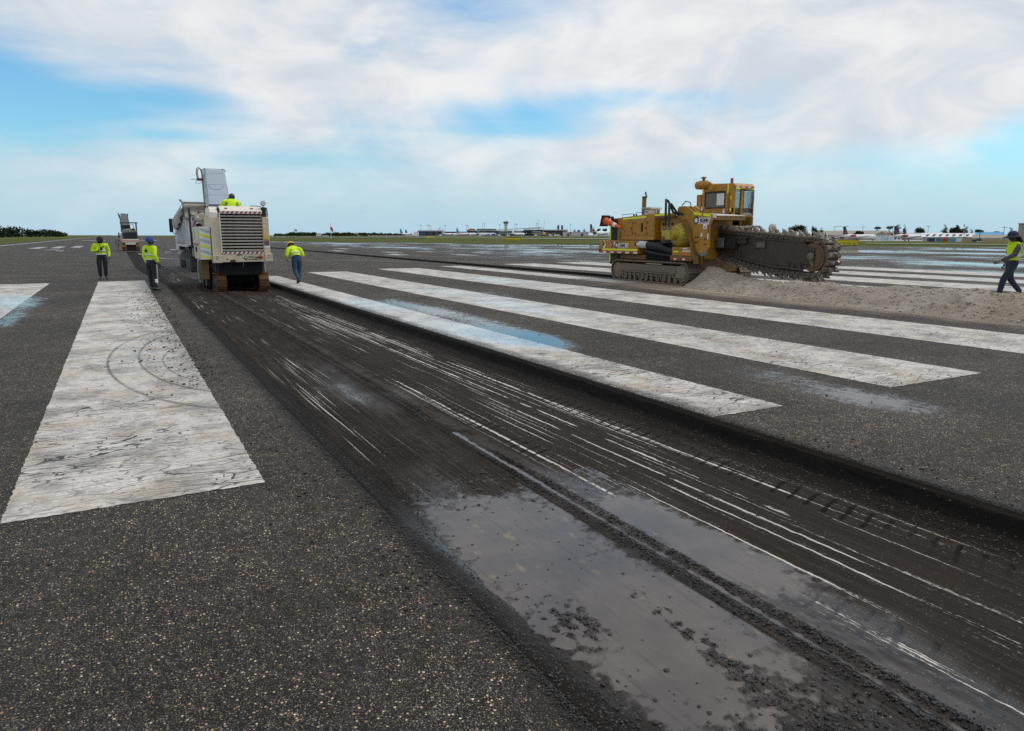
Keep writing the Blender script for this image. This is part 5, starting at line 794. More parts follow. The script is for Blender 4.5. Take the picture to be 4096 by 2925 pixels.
    for k in range(n):
        d = pitch * (k + .5); i = max(j for j in range(len(ln)) if ln[j] <= d); i = min(i, len(path) - 2); f = (d - ln[i]) / (ln[i + 1] - ln[i]); p = path[i].lerp(path[i + 1], f); dv = (path[i + 1] - path[i]).normalized()
        tang = Vector((0, dv.x, dv.y)); nrm = Vector((0, dv.y, -dv.x)); nrm = -nrm if nrm.dot(Vector((0, p.x - 17.3, (p.y - 1.2) * 3))) < 0 else nrm; xax = tang.cross(nrm)
        m4 = Matrix((xax, tang, nrm)).transposed().to_4x4(); m4.translation = Vector((xc, p.x, p.y)) - BX; L_ = place(lm, 'chain_link', g, mat4=m4)
        for q, xx in enumerate(pat[k % 6]): place((tm, tm2)[(k + q) % 3 == 0], 'tooth', L_, (xx, 0, .09), (0, 0, random.uniform(-.35, .35))).scale = (.85, 1.05, random.uniform(.85, 1.2))
    # lumps of spoil riding on the chain beside the cab
    rk = rng.uniform(0, 1, (90, 3)); rocks('spoil_lumps', np.stack([18.75 + .42 * rk[:, 0], 17.6 + 1.3 * rk[:, 1] ** 1.5, 2.0 + .09 * rk[:, 2]], -1) - np.array(BX)[None], .02 + .04 * rk[:, 2] ** 2, 'spoil_stone', g, seed=8)
trencher()
def cone():
    a = Vector((17.50, 24.30, 2.36)); b_ = Vector((17.62, 23.38, 2.08)); d = (b_ - a).normalized(); L_ = (b_ - a).length
    g = thing('traffic_cone', a, 'orange traffic cone with black base hung sideways on the front of the trencher', 'traffic cone'); r = lambda t: .15 - .105 * t / L_
    c = MB().lathe(a, d, [(0.01, r(0)), (L_ * .98, r(L_)), (L_, r(L_) * .7)], 22).build('cone_body', 'cone_orange', g, smooth=True)
    u = d.orthogonal().normalized(); u = (Vector((0, 0, 1)) - d * d.z).normalized(); w = d.cross(u); s = .23; m = MB(); q = [a + u * s + w * s, a - u * s + w * s, a - u * s - w * s, a + u * s - w * s]; m.put([p - d * .03 for p in q] + [p + d * .012 for p in q], [(0, 1, 2, 3), (7, 6, 5, 4), (0, 4, 5, 1), (1, 5, 6, 2), (2, 6, 7, 3), (3, 7, 4, 0)]); m.build('cone_base', 'rubber', g, .02)
    for (t0, t1, mm) in ((.20, .215, 'rubber'), (.42, .435, 'rubber'), (.56, .70, 'placard_white'), (.625, .635, 'rubber')): MB().lathe(a, d, [(t0 * L_, r(t0 * L_) + .004), (t1 * L_, r(t1 * L_) + .004)], 22).build('cone_band', mm, g, smooth=True)
    MB().box(17.52, 17.9, 24.25, 24.40, 2.46, 2.54).build('hook_strap', 'rubber', g)
cone()

# ------------------------------------------------------------------ people
paint('hivis', (.56, .80, .005), .7, .12, (.30, .42, .01), 5.); paint('navy_cloth', (.012, .018, .040), .85, .3, (.03, .03, .04), 5.); paint('black_cloth', (.011, .012, .015), .85, .3, (.03, .03, .035), 5.); paint('denim', (.025, .055, .105), .85, .5, (.05, .09, .15), 7.); paint('skin', (.055, .028, .017), .5, .2, (.035, .018, .011)); paint('tape_silver', (.62, .64, .62), .35, .15); paint('cap_blue', (.015, .075, .22), .8, .25, (.01, .04, .12), 6.); paint('hat_yellow', (.75, .40, .012), .4, .15); paint('hat_tan', (.30, .20, .05), .45, .2); paint('shoe_black', (.012, .012, .012), .6, .2); paint('grey_cloth', (.055, .05, .048), .85, .4, (.10, .095, .09), 8.); paint('belt_blue', (.03, .12, .38), .6, .2); paint('vest_red', (.55, .09, .06), .7, .2); paint('eye_white', (.6, .58, .55), .3, 0.); paint('lip', (.09, .035, .03), .5, 0.)
m, t = newmat('plaid_cloth'); P_ = t.obj(); x_, y_, z_ = t.sep(P_); a_ = t.ss(t.M('ABSOLUTE', t.sub(t.M('FRACT', t.mul(z_, 28.)), .5)), .30, .42); b_ = t.ss(t.M('ABSOLUTE', t.sub(t.M('FRACT', t.mul(t.add(x_, y_), 28.)), .5)), .30, .42); t.out(Base_Color=t.mix(t.mul(t.mx(a_, b_), .7), (.022, .020, .020), (.12, .115, .11)), Roughness=.9)
def skin_mesh(name, mat, parent, nodes, edges, sub=2):
    """nodes: {key: (pos, radius or (rx, ry))}; one continuous tapered surface grown round a skeleton"""
    ks = list(nodes); me = bpy.data.meshes.new(name); me.from_pydata([nodes[k][0] for k in ks], [(ks.index(a), ks.index(b)) for a, b in edges], []); o = bpy.data.objects.new(name, me); col.objects.link(o); o.parent = parent
    me.materials.append(MATS[mat]); md = o.modifiers.new('skin', 'SKIN'); md.use_smooth_shade = True; md.branch_smoothing = .4
    for i, k in enumerate(ks):
        r = nodes[k][1]; me.skin_vertices[0].data[i].radius = r if isinstance(r, tuple) else (r, r)
    me.skin_vertices[0].data[0].use_root = True; s = o.modifiers.new('sub', 'SUBSURF'); s.levels = 1; s.render_levels = sub; return o
def head(parent, c, tilt=0., turn=0., beard=False):
    b = MB(); b.ball((0, 0, 0), (.076, .096, .118), 18, 14); vs = []
    for (x, y, z) in b.v:
        if z < -.02: k = 1 - .35 * min(1, (-.02 - z) / .10); x *= k; y = y * (1 - .12 * (-.02 - z) / .1) + .012
        if y > .05 and abs(x) < .022 and -.045 < z < .02: y += .022 * (1 - abs(x) / .022) * (1 - abs(z + .018) / .035 if abs(z + .018) < .035 else 0)
        if y > .05 and .005 < z < .03 and .018 < abs(x) < .05: y -= .008
        vs.append((x, y, z))
    b.v = vs
    for s in (-1, 1): b.ball((s * .077, -.005, -.01), (.012, .022, .032), 8, 6)
    me = b.mesh('head', MATS['skin'], smooth=True); o = place(me, 'head', parent, c, (tilt, 0, turn))
    for s in (-1, 1): place(MB().ball((s * .032, .083, .012), (.013, .008, .009), 8, 6).mesh('eye', MATS['eye_white']), 'eye', o)
    place(MB().ball((0, .083, -.062), (.026, .010, .009), 8, 6).mesh('mouth', MATS['lip']), 'mouth', o); return o
def hand(parent, wrist, direction, palm, curl=.5, side=1):
    """palm with four bent fingers and a thumb leaving its side"""
    d = Vector(direction).normalized(); n = Vector(palm); n = (n - d * n.dot(d)).normalized(); s = d.cross(n) * side; w = Vector(wrist); N = {}; E = []
    N['w'] = (w, (.024, .018)); N['p'] = (w + d * .05, (.034, .016)); N['k'] = (w + d * .085, (.036, .014)); E += [('w', 'p'), ('p', 'k')]
    o = skin_mesh('hand', 'skin', parent, N, E, 1); o['detail'] = 'palm'
    for i, (off, ln) in enumerate(((-.030, .068), (-.010, .078), (.011, .073), (.030, .058))):
        b0 = w + d * .085 + s * off; b1 = b0 + d * ln * .45 + n * ln * .18 * curl; b2 = b1 + (d * (1 - curl * .7) + n * curl).normalized() * ln * .32; b3 = b2 + (d * (1 - curl) + n * curl * 1.2).normalized() * ln * .26
        skin_mesh('finger', 'skin', o, {'a': (b0, .0095), 'b': (b1, .009), 'c': (b2, .0083), 'd': (b3, .007)}, [('a', 'b'), ('b', 'c'), ('c', 'd')], 1)
    t0 = w + d * .03 - s * .028; t1 = t0 + (d * .7 - s * .6 + n * .3).normalized() * .035; t2 = t1 + (d * .9 + n * .5).normalized() * .03; skin_mesh('thumb', 'skin', o, {'a': (t0, .012), 'b': (t1, .0105), 'c': (t2, .008)}, [('a', 'b'), ('b', 'c')], 1); return o
def person(loc, fwd, label, J, top, legs, shoes='shoe_black', scale=1., hand_curl=.45, vest=None, sleeve=None, group='road workers on the runway', hem=0., seated=False):
    """J overrides joints, local frame: x = the person's right, y = forward, z = up"""
    rz = math.atan2(-fwd[0], fwd[1]); g = thing('person', loc, label, 'person', group, rz, local=True); g.scale = (scale * 1.16, scale * 1.10, scale)
    D = dict(pel=(0, 0, .96), sp=(0, .0, 1.12), ch=(0, .0, 1.30), nk=(0, -.01, 1.46), hd=(0, .02, 1.615), sr=(.18, 0, 1.41), sl=(-.18, 0, 1.41), er=(.235, -.02, 1.13), el=(-.235, -.02, 1.13), wr=(.235, .06, .89), wl=(-.235, .06, .89), hr=(.09, 0, .93), hl=(-.09, 0, .93), kr=(.10, .02, .50), kl=(-.10, .02, .50), ar=(.10, -.01, .085), al=(-.10, -.01, .085), tr=(.11, .14, .03), tl=(-.11, .14, .03)); D.update(J)
    V = {k: Vector(v) for k, v in D.items()}
    bn = dict(pel=(V['pel'], (.10, .075)), sp=(V['sp'], (.09, .07)), ch=(V['ch'], (.10, .075)), nk=(V['nk'], .055), hd=(V['hd'] - Vector((0, 0, .06)), .05), sr=(V['sr'], .045), sl=(V['sl'], .045), er=(V['er'], .038), el=(V['el'], .038), wr=(V['wr'], .029), wl=(V['wl'], .029), hr=(V['hr'], .06), hl=(V['hl'], .06), kr=(V['kr'], .045), kl=(V['kl'], .045), ar=(V['ar'], .037), al=(V['al'], .037))
    be = [('pel', 'sp'), ('sp', 'ch'), ('ch', 'nk'), ('nk', 'hd'), ('ch', 'sr'), ('ch', 'sl'), ('sr', 'er'), ('er', 'wr'), ('sl', 'el'), ('el', 'wl'), ('pel', 'hr'), ('pel', 'hl'), ('hr', 'kr'), ('hl', 'kl'), ('kr', 'ar'), ('kl', 'al')]
    skin_mesh('body', 'skin', g, bn, be)
    hemp = V['pel'].lerp(V['sp'], -.10 - hem)
    jn = dict(ch=(V['ch'], (.175, .128)), sp=(V['sp'], (.158, .120)), hem=(hemp, (.162, .125)), nk=(V['ch'].lerp(V['nk'], .62), (.135, .10)), nt=(V['ch'].lerp(V['nk'], 1.08), (.085, .080)), sr=(V['sr'] + Vector((0, 0, .01)), .088), sl=(V['sl'] + Vector((0, 0, .01)), .088)); je = [('ch', 'sp'), ('sp', 'hem'), ('ch', 'nk'), ('nk', 'nt'), ('nk', 'sr'), ('nk', 'sl')]
    an = {}
    for q in 'rl': an[q] = dict(a=(V['s' + q].lerp(V['e' + q], .06) if sleeve else V['s' + q], .066 if sleeve else .08), m=(V['s' + q].lerp(V['e' + q], .5), .070), e=(V['e' + q], .062), w=(V['e' + q].lerp(V['w' + q], .94), .045))
    if sleeve:
        jn['sr'] = (V['sr'] * .92 + V['ch'] * .08 + Vector((0, 0, .01)), .094); jn['sl'] = (V['sl'] * .92 + V['ch'] * .08 + Vector((0, 0, .01)), .094); jk = skin_mesh('vest', top, g, jn, je)
        for q in 'rl': skin_mesh('sleeve', sleeve, g, an[q], [('a', 'm'), ('m', 'e'), ('e', 'w')])
    else:
        for q in 'rl':
            for k in 'mew': jn[k + q] = an[q][k]
            je += [('s' + q, 'm' + q), ('m' + q, 'e' + q), ('e' + q, 'w' + q)]
        jk = skin_mesh('jacket', top, g, jn, je)
    tn = dict(pel=(V['pel'], (.152, .118)), top=(V['pel'].lerp(V['sp'], .95), (.13, .10)), hr=(V['hr'] + Vector((.005, 0, -.03)), .105), hl=(V['hl'] + Vector((-.005, 0, -.03)), .105), kr=(V['kr'], .076), kl=(V['kl'], .076), ar=(V['ar'] + Vector((0, 0, .03)), .058), al=(V['al'] + Vector((0, 0, .03)), .058))
    skin_mesh('trousers', legs, g, tn, [('pel', 'top'), ('pel', 'hr'), ('pel', 'hl'), ('hr', 'kr'), ('hl', 'kl'), ('kr', 'ar'), ('kl', 'al')])
    for q in 'rl':
        a, t_ = V['a' + q], V['t' + q]; d = (t_ - a); skin_mesh('shoe', shoes, g, dict(h=(a - d * .35 + Vector((0, 0, -.02)), (.040, .042)), a=(a + Vector((0, 0, -.01)), (.048, .05)), t=(a.lerp(t_, .65), (.050, .036)), e=(t_ + d * .15, (.042, .026))), [('h', 'a'), ('a', 't'), ('t', 'e')], 1)
        f = (V['w' + q] - V['e' + q]); hand(g, V['w' + q], f, J.get('palm' + q, (-1 if q == 'r' else 1, .3, 0)), hand_curl, 1 if q == 'r' else -1)
    return g, V, jk
def band(parent, c, r, z, h, mat='tape_silver', axis=(0, 0, 1), name='reflective_band'):
    b = MB(); n = 24; ax = Vector(axis).normalized(); u = Vector((1, 0, 0)); w = ax.cross(u).normalized(); u = w.cross(ax); vs = []
    for k in (-.5, .5):
        for j in range(n):
            t = 2 * math.pi * j / n; vs.append(Vector(c) + ax * (h * k) + u * (r[0] * math.cos(t)) + w * (r[1] * math.sin(t)))
    b.put(vs, [(j, (j + 1) % n, n + (j + 1) % n, n + j) for j in range(n)]); me = b.mesh(name, MATS[mat], smooth=True); o = place(me, name, parent); s = o.modifiers.new('t', 'SOLIDIFY'); s.thickness = .006; return o
def emblem(parent, c, up=(0, 0, 1), nrm=(0, -1, 0), s=.09, mat='navy_cloth', name='emblem'):
    n = Vector(nrm).normalized(); u = Vector(up); u = (u - n * u.dot(n)).normalized(); w = u.cross(n); c = Vector(c); b = MB(); pts = [(0, 1), (.35, .45), (.95, .35), (.55, -.1), (.65, -.7), (0, -.45), (-.6, -.75), (-.5, -.1), (-.9, .3), (-.3, .42)]
    b.put([c + w * (p[0] * s) + u * (p[1] * s) + n * .012 for p in pts] + [c + w * (p[0] * s) + u * (p[1] * s) - n * .03 for p in pts], [tuple(range(10))] + [(i, (i + 1) % 10, 10 + (i + 1) % 10, 10 + i) for i in range(10)]); return place(b.mesh(name, MATS[mat]), name, parent)
def shell(parent, name, mat, c, r, zcut=-.02, n=20, m=12, brim=None, rot=(0, 0, 0)):
    """cap, hood or helmet: the upper part of an ellipsoid with an optional brim"""
    b = MB(); prof = [(math.sin(t) , math.cos(t)) for t in np.linspace(0.02, math.acos(max(-1, zcut / r[2])), m)]; vs = []; 
    for (s, k) in prof:
        for j in range(n): q = 2 * math.pi * j / n; vs.append((r[0] * s * math.cos(q), r[1] * s * math.sin(q), r[2] * k))
    if brim:
        for (f, dz, fr) in brim:
            for j in range(n):
                q = 2 * math.pi * j / n; kk = f + (fr if math.sin(q) > .2 else 0) * max(0, math.sin(q)); vs.append((r[0] * kk * math.cos(q), r[1] * kk * math.sin(q), r[2] * prof[-1][1] + dz))
    rows = len(vs) // n; b.put(vs, [(i * n + j, (i + 1) * n + j, (i + 1) * n + (j + 1) % n, i * n + (j + 1) % n) for i in range(rows - 1) for j in range(n)] + [tuple(range(n))]); o = place(b.mesh(name, MATS[mat], smooth=True), name, parent, c, rot); s = o.modifiers.new('t', 'SOLIDIFY'); s.thickness = .008; return o
def people():
    # 1: hooded, facing us, phone in hand
    g, V, jk = person((-.65, 34.0, 0), (.05, -1), 'standing worker in black hood and yellow hi-vis top looking at a phone', dict(er=(.27, -.02, 1.14), wr=(.06, .24, 1.20), palmr=(0, 0, 1), hd=(0, .05, 1.60), ar=(.09, -.01, .085), al=(-.08, -.01, .085), tr=(.14, .12, .03), tl=(-.12, .12, .03), kr=(.09, .02, .5), kl=(-.09, .02, .5)), 'hivis', 'black_cloth', shoes='grey_cloth', hem=.1)
    h = head(g, V['hd'], -.35); shell(h, 'hood', 'black_cloth', (0, -.018, .0), (.105, .115, .145), -.075); skin_mesh('hood_neck', 'black_cloth', g, dict(a=(V['nk'] + Vector((0, .0, .07)), (.10, .095)), b=(V['nk'] + Vector((0, .02, -.03)), (.11, .09))), [('a', 'b')]); skin_mesh('shirt_tail', 'navy_cloth', g, dict(a=((0, 0, 1.10), (.160, .126)), b=((0, 0, .86), (.172, .140))), [('a', 'b')])
    band(g, (0, 0, 1.16), (.166, .130), 0, .05); band(g, (0, 0, 1.02), (.172, .136), 0, .035); emblem(g, (-.08, .128, 1.33), nrm=(0, 1, 0), s=.035); 
    MB_ = MB().box(-.13, -.09, .13, .138, 1.18, 1.27); place(MB_.mesh('badge', MATS['placard_white']), 'badge', g); place(MB().tube([(.03, .11, 1.46), (.01, .14, 1.3), (.02, .15, 1.12)], .006, 5).mesh('lanyard', MATS['black_cloth']), 'lanyard', g)
    ph = g.matrix_basis @ Vector((.0, .30, 1.25)); p = thing('mobile_phone', ph, 'black mobile phone held by the hooded worker', 'phone'); q = Matrix.Rotation(.6, 3, 'X'); MB().box(ph.x - .037, ph.x + .037, ph.y - .006, ph.y + .006, ph.z - .072, ph.z + .072).build('phone_body', 'ink_black', p, .004)
    # 2: blue cap, seen from behind right
    g, V, jk = person((.88, 26.05, 0), (.80, .60), 'standing worker in blue cap, yellow hi-vis top and black striped trousers', dict(wr=(.22, .05, .90), er=(.225, -.05, 1.14), hd=(0, .03, 1.61), ar=(.09, -.01, .085), al=(-.09, .05, .085), tl=(-.10, .20, .03)), 'hivis', 'black_cloth', shoes='shoe_black', hem=.12)
    h = head(g, V['hd'], 0, -.35); shell(h, 'cap', 'cap_blue', (0, -.018, .03), (.092, .110, .118), -.04, brim=[(1.0, -.01, .35)]); skin_mesh('shirt_tail', 'navy_cloth', g, dict(a=((0, 0, 1.08), (.160, .126)), b=((0, 0, .84), (.172, .140))), [('a', 'b')]); band(g, (0, 0, 1.17), (.172, .134), 0, .05); band(g, (0, 0, 1.03), (.172, .134), 0, .035); emblem(g, (-.02, -.128, 1.30), s=.065)
    place(MB().tube([(.185, .02, .86), (.166, .03, .60), (.150, .025, .42), (.135, .02, .22)], .018, 6).mesh('side_stripe', MATS['tape_silver']), 'side_stripe', g); place(MB().box(.135, .165, -.04, .04, .28, .40).mesh('knee_patch', MATS['placard_white']), 'knee_patch', g)
    # 3: operator standing on the near milling machine
    g, V, jk = person((3.76, 28.55, 1.70), (.05, 1), 'operator in yellow hi-vis top bent over the controls of the cream milling machine', dict(sp=(0, .05, 1.08), ch=(0, .12, 1.22), nk=(.02, .22, 1.36), hd=(.06, .30, 1.47), sr=(.19, .12, 1.30), sl=(-.19, .12, 1.30), er=(.30, .16, 1.06), el=(-.30, .16, 1.06), wr=(.24, .40, .98), wl=(-.24, .40, .98)), 'hivis', 'black_cloth', group='machine operators')
    h = head(g, V['hd'], -.5); shell(h, 'cap', 'grey_cloth', (0, -.01, .03), (.092, .108, .115), -.03, brim=[(1.0, -.01, .3)]); skin_mesh('neck_scarf', 'black_cloth', g, dict(a=(V['nk'] + Vector((0, .04, .05)), (.11, .10)), b=(V['nk'] + Vector((-.02, -.05, -.02)), (.16, .10))), [('a', 'b')]); emblem(g, (0, .01, 1.20), up=(0, .4, 1), nrm=(0, -1, .45), s=.09); band(g, (0, .07, 1.09), (.172, .134), 0, .05)
    # 4: stooping worker with yellow helmet
    g, V, jk = person((5.78, 27.5, 0), (-.12, 1), 'stooping worker in yellow helmet and blue jeans walking beside the milled lane', dict(pel=(0, -.05, .95), sp=(0, .04, 1.09), ch=(0, .19, 1.22), nk=(0, .33, 1.33), hd=(-.02, .42, 1.42), sr=(.19, .18, 1.28), sl=(-.19, .18, 1.28), er=(.27, .12, 1.02), el=(-.27, .12, 1.02), wr=(.20, .34, .90), wl=(-.20, .34, .90), hr=(.09, -.05, .92), hl=(-.09, -.05, .92), kr=(.09, .05, .50), kl=(-.08, -.06, .50), ar=(.075, .08, .085), al=(-.07, -.34, .16), tr=(.085, .23, .03), tl=(-.08, -.24, .045)), 'hivis', 'denim', hem=-.15)
    h = head(g, V['hd'], -.7); shell(h, 'helmet', 'hat_yellow', (0, -.005, .02), (.108, .128, .125), 0.0, brim=[(1.06, -.005, .15)]); skin_mesh('neck_cloth', 'grey_cloth', g, dict(a=(V['hd'] + Vector((0, -.05, -.02)), (.105, .09)), b=(V['nk'] + Vector((0, -.06, -.01)), (.14, .09))), [('a', 'b')]); skin_mesh('shirt_tail', 'navy_cloth', g, dict(a=((0, .0, 1.09), (.158, .126)), b=((0, -.06, .91), (.172, .142))), [('a', 'b')]); emblem(g, (.02, .085, 1.27), up=(0, .8, 1), nrm=(0, -1, .9), s=.075, mat='grey_cloth'); band(g, (0, .07, 1.12), (.168, .134), 0, .045, axis=(0, .5, 1)); band(g, (0, -.04, .985), (.168, .134), 0, .03, 'belt_blue', name='belt'); place(MB().box(.14, .19, -.08, -.03, .82, .95).mesh('red_rag', MATS['vest_red']), 'red_rag', g)
    # 5: walker behind the spoil heap
    g, V, jk = person((22.14, 11.18, 0), (-.87, .50), 'walking worker in wide-brimmed navy hat, plaid shirt and yellow safety vest by the heap', dict(er=(.25, -.08, 1.14), wr=(.22, .02, .90), el=(-.25, .14, 1.15), wl=(-.22, .42, 1.00), kr=(.09, -.06, .51), ar=(.08, -.34, .13), tr=(.09, -.22, .045), kl=(-.09, .22, .52), al=(-.08, .28, .085), tl=(-.08, .43, .03), hd=(0, .06, 1.61)), 'hivis', 'navy_cloth', sleeve='plaid_cloth', scale=1.09, hem=.12)
    h = head(g, V['hd'], -.1); shell(h, 'sun_hat', 'navy_cloth', (0, -.01, .035), (.100, .118, .115), -.01, brim=[(1.25, -.02, .3), (1.62, -.035, .35)]); skin_mesh('neck_flap', 'navy_cloth', g, dict(a=(V['hd'] + Vector((0, -.10, .02)), (.09, .03)), b=(V['nk'] + Vector((0, -.13, .0)), (.11, .035)), c=(V['nk'] + Vector((0, -.15, -.12)), (.07, .03))), [('a', 'b'), ('b', 'c')]); band(g, (0, 0, 1.12), (.174, .136), 0, .055)
    for s in (-1, 1): place(MB().tube([(s * .12, -.09, 1.46), (s * .125, -.138, 1.32), (s * .12, -.136, 1.14)], .03, 6, flat=(1, .3)).mesh('vest_tape', MATS['tape_silver']), 'vest_tape', g)
    skin_mesh('shirt_tail', 'plaid_cloth', g, dict(a=((0, 0, 1.08), (.160, .126)), b=((0, 0, .89), (.172, .140))), [('a', 'b')])
    # 6: driver in the trencher cab
    g, V, jk = person((19.80, 19.72, 2.12), (.55, -.83), 'driver in tan helmet and red vest sitting inside the trencher cab', dict(pel=(0, 0, .56), sp=(0, .02, .70), ch=(0, .04, .84), nk=(0, .05, .98), hd=(0, .10, 1.09), sr=(.18, .04, .93), sl=(-.18, .04, .93), er=(.22, .10, .70), el=(-.22, .10, .70), wr=(.18, .28, .68), wl=(-.18, .28, .68), hr=(.09, .02, .53), hl=(-.09, .02, .53), kr=(.11, .20, .52), kl=(-.11, .20, .52), ar=(.11, .22, .48), al=(-.11, .22, .48), tr=(.11, .26, .47), tl=(-.11, .26, .47)), 'vest_red', 'navy_cloth', sleeve='grey_cloth', group='machine operators', scale=.92)
    h = head(g, V['hd'], -.15); shell(h, 'helmet', 'hat_tan', (0, -.005, .02), (.108, .128, .125), 0., brim=[(1.06, -.005, .15)])
people()
# ------------------------------------------------------------------ airport background
paint('far_white', (.66, .67, .67), .5, .1); paint('far_white_dull', (.46, .46, .45), .6, .25); paint('far_glass', (.045, .065, .085), .25, .1); paint('far_dark', (.05, .055, .06), .6, .2); paint('far_concrete', (.42, .40, .37), .8, .2); paint('roof_tan', (.30, .275, .225), .8, .25); paint('roof_metal', (.44, .43, .41), .6, .2); paint('pale_blue_wall', (.48, .60, .63), .7, .15); paint('roof_blue', (.05, .30, .52), .6, .15); paint('tail_teal', (.01, .21, .34), .4, .05); paint('tail_navy', (.012, .03, .075), .4, .05); paint('tail_brown', (.022, .012, .008), .4, .05); paint('gold', (.55, .33, .06), .4, .1); paint('jet_blue', (.015, .10, .45), .4, .1); paint('jet_red', (.42, .015, .035), .4, .05); paint('sign_yellow', (.62, .52, .01), .5, .15); paint('pole_grey', (.16, .17, .18), .6, .1); paint('wood_pole', (.09, .075, .06), .9, .2); paint('brick_red', (.36, .10, .05), .8, .2); paint('wall_tan', (.42, .31, .17), .8, .2); paint('wall_beige', (.40, .35, .27), .8, .15); paint('canopy_orange', (.50, .16, .05), .7, .1); paint('radome_cream', (.46, .43, .34), .7, .2); paint('sock_red', (.50, .045, .05), .7, .1)
paint('bark', (.06, .045, .035), .9, .3)
def leafmat(name, a, b):
    m, t = newmat(name); P = t.obj(); n = t.noise(P, 1.2, 4.); t.out(Base_Color=t.mix(n, a, b), Roughness=.75, IOR=1.2)
leafmat('leaf_dark', (.012, .022, .010), (.030, .045, .018)); leafmat('leaf_mid', (.025, .045, .012), (.055, .075, .022)); leafmat('leaf_grey', (.028, .034, .022), (.060, .062, .040))
def far(az, r): a = R(az); return r * math.sin(a), r * math.cos(a)
def lz(x, y): return float(land_z(np.array([x]), np.array([y]))[0])
def facing(az, r): return -R(az)        # local +y points away from the camera, local x runs to the right
def jet(az, r, z, length, heading, label, body='far_white', tail='tail_teal', rear_engines=False, eng='far_white', scale=1., belly=None, accent=None):
    """airliner, local +y = nose. heading in degrees from +Y towards +X"""
    x, y = far(az, r); g = thing('airliner', (x, y, z), label, 'airplane', 'airliners parked across the field', -R(heading), local=True); L_ = length; fr = L_ * .047; zc = fr * 1.75; S = lambda b, n, m, sm=False: place(b.mesh(n, MATS[m], smooth=sm), n, g)
    prof = [(0, .02), (.012, .35), (.035, .66), (.075, .90), (.12, 1.), (.62, 1.), (.78, .86), (.90, .52), (.97, .24), (1., .06)]
    b = MB(); n = 16; vs = []
    for (t, k) in prof:
        yy = L_ * (.5 - t); dz = fr * (.55 * max(0, (t - .62) / .38) - .12 * max(0, (.08 - t) / .08))
        for j in range(n): a = 2 * math.pi * j / n; vs.append((fr * k * math.cos(a), yy, zc + dz + fr * k * math.sin(a)))
    b.put(vs, [(i * n + j, i * n + (j + 1) % n, (i + 1) * n + (j + 1) % n, (i + 1) * n + j) for i in range(len(prof) - 1) for j in range(n)] + [tuple(range(n))[::-1], tuple((len(prof) - 1) * n + j for j in range(n))]); f = S(b, 'fuselage', body, True)
    place(MB().prism([(L_ * .468, zc + fr * .20), (L_ * .445, zc + fr * .20), (L_ * .452, zc + fr * .48), (L_ * .462, zc + fr * .44)], 'x', -fr * .78, fr * .78).mesh('cockpit_window', MATS['far_dark']), 'cockpit_window', f)
    def slab(name, pts, mat, th, vert=False):
        b = MB(); 
        if vert: b.prism(pts, 'x', -th, th)
        else:
            vs = [(p[0], p[1], p[2] + th) for p in pts] + [(p[0], p[1], p[2] - th) for p in pts]; k = len(pts); b.put(vs, [tuple(range(k)), tuple(range(k, 2 * k))[::-1]] + [(i, k + i, k + (i + 1) % k, (i + 1) % k) for i in range(k)])
        return S(b, name, mat)
    y0 = -.08 * L_ if rear_engines else .04 * L_; sp = L_ * .44
    for s in (-1, 1):
        slab('wing', [(s * fr * .6, y0 + .08 * L_, zc - fr * .5), (s * sp, y0 - .12 * L_, zc + fr * .45), (s * sp, y0 - .155 * L_, zc + fr * .45), (s * fr * .6, y0 - .09 * L_, zc - fr * .5)], 'far_white_dull' if body != 'gold' else body, fr * .09)
        if not rear_engines: slab('winglet', [(s * sp, y0 - .13 * L_, zc + fr * .5), (s * sp * 1.02, y0 - .16 * L_, zc + fr * 1.5), (s * sp * 1.02, y0 - .17 * L_, zc + fr * 1.5), (s * sp, y0 - .155 * L_, zc + fr * .5)], tail, fr * .05)
        e = MB(); ex = (s * fr * 1.75, -.27 * L_, zc + fr * .45) if rear_engines else (s * L_ * .155, y0 + .035 * L_, zc - fr * .62); er = fr * .52 if rear_engines else fr * .55; ll = L_ * (.125 if rear_engines else .10)
        e.lathe(ex, (0, -1, 0), [(-ll / 2, er * .85), (-ll / 2 + .2, er), (ll * .1, er), (ll / 2, er * .62)], 14); en = S(e, 'engine', eng, True); place(MB().lathe((ex[0], ex[1] + ll / 2 + .03, ex[2]), (0, 1, 0), [(0, er * .78), (.02, er * .7)], 14).mesh('intake', MATS['far_dark']), 'intake', en)
        tz = zc + fr * (4.3 if rear_engines else .75); ty = -.44 * L_ if rear_engines else -.40 * L_
        slab('tailplane', [(s * fr * .1, ty + .05 * L_, tz), (s * L_ * .15, ty - .05 * L_, tz + fr * .15), (s * L_ * .15, ty - .08 * L_, tz + fr * .15), (s * fr * .1, ty - .05 * L_, tz)], tail if rear_engines else body, fr * .06)
    fh = fr * (4.4 if rear_engines else 5.0); fin = slab('fin', [(-.33 * L_, zc + fr * .8), (-.42 * L_, zc + fh), (-.475 * L_, zc + fh), (-.465 * L_, zc + fr * .7)], tail, fr * .12, True)
    if accent:
        for q in (0, 1): place(MB().prism([(-.365 * L_ - q * .035 * L_, zc + fr * 1.0), (-.385 * L_ - q * .035 * L_, zc + fr * 1.0), (-.43 * L_ - q * .018 * L_, zc + fh * .66), (-.42 * L_ - q * .018 * L_, zc + fh * .66)], 'x', -fr * .135, fr * .135).mesh('fin_stripe', MATS[accent]), 'fin_stripe', fin)
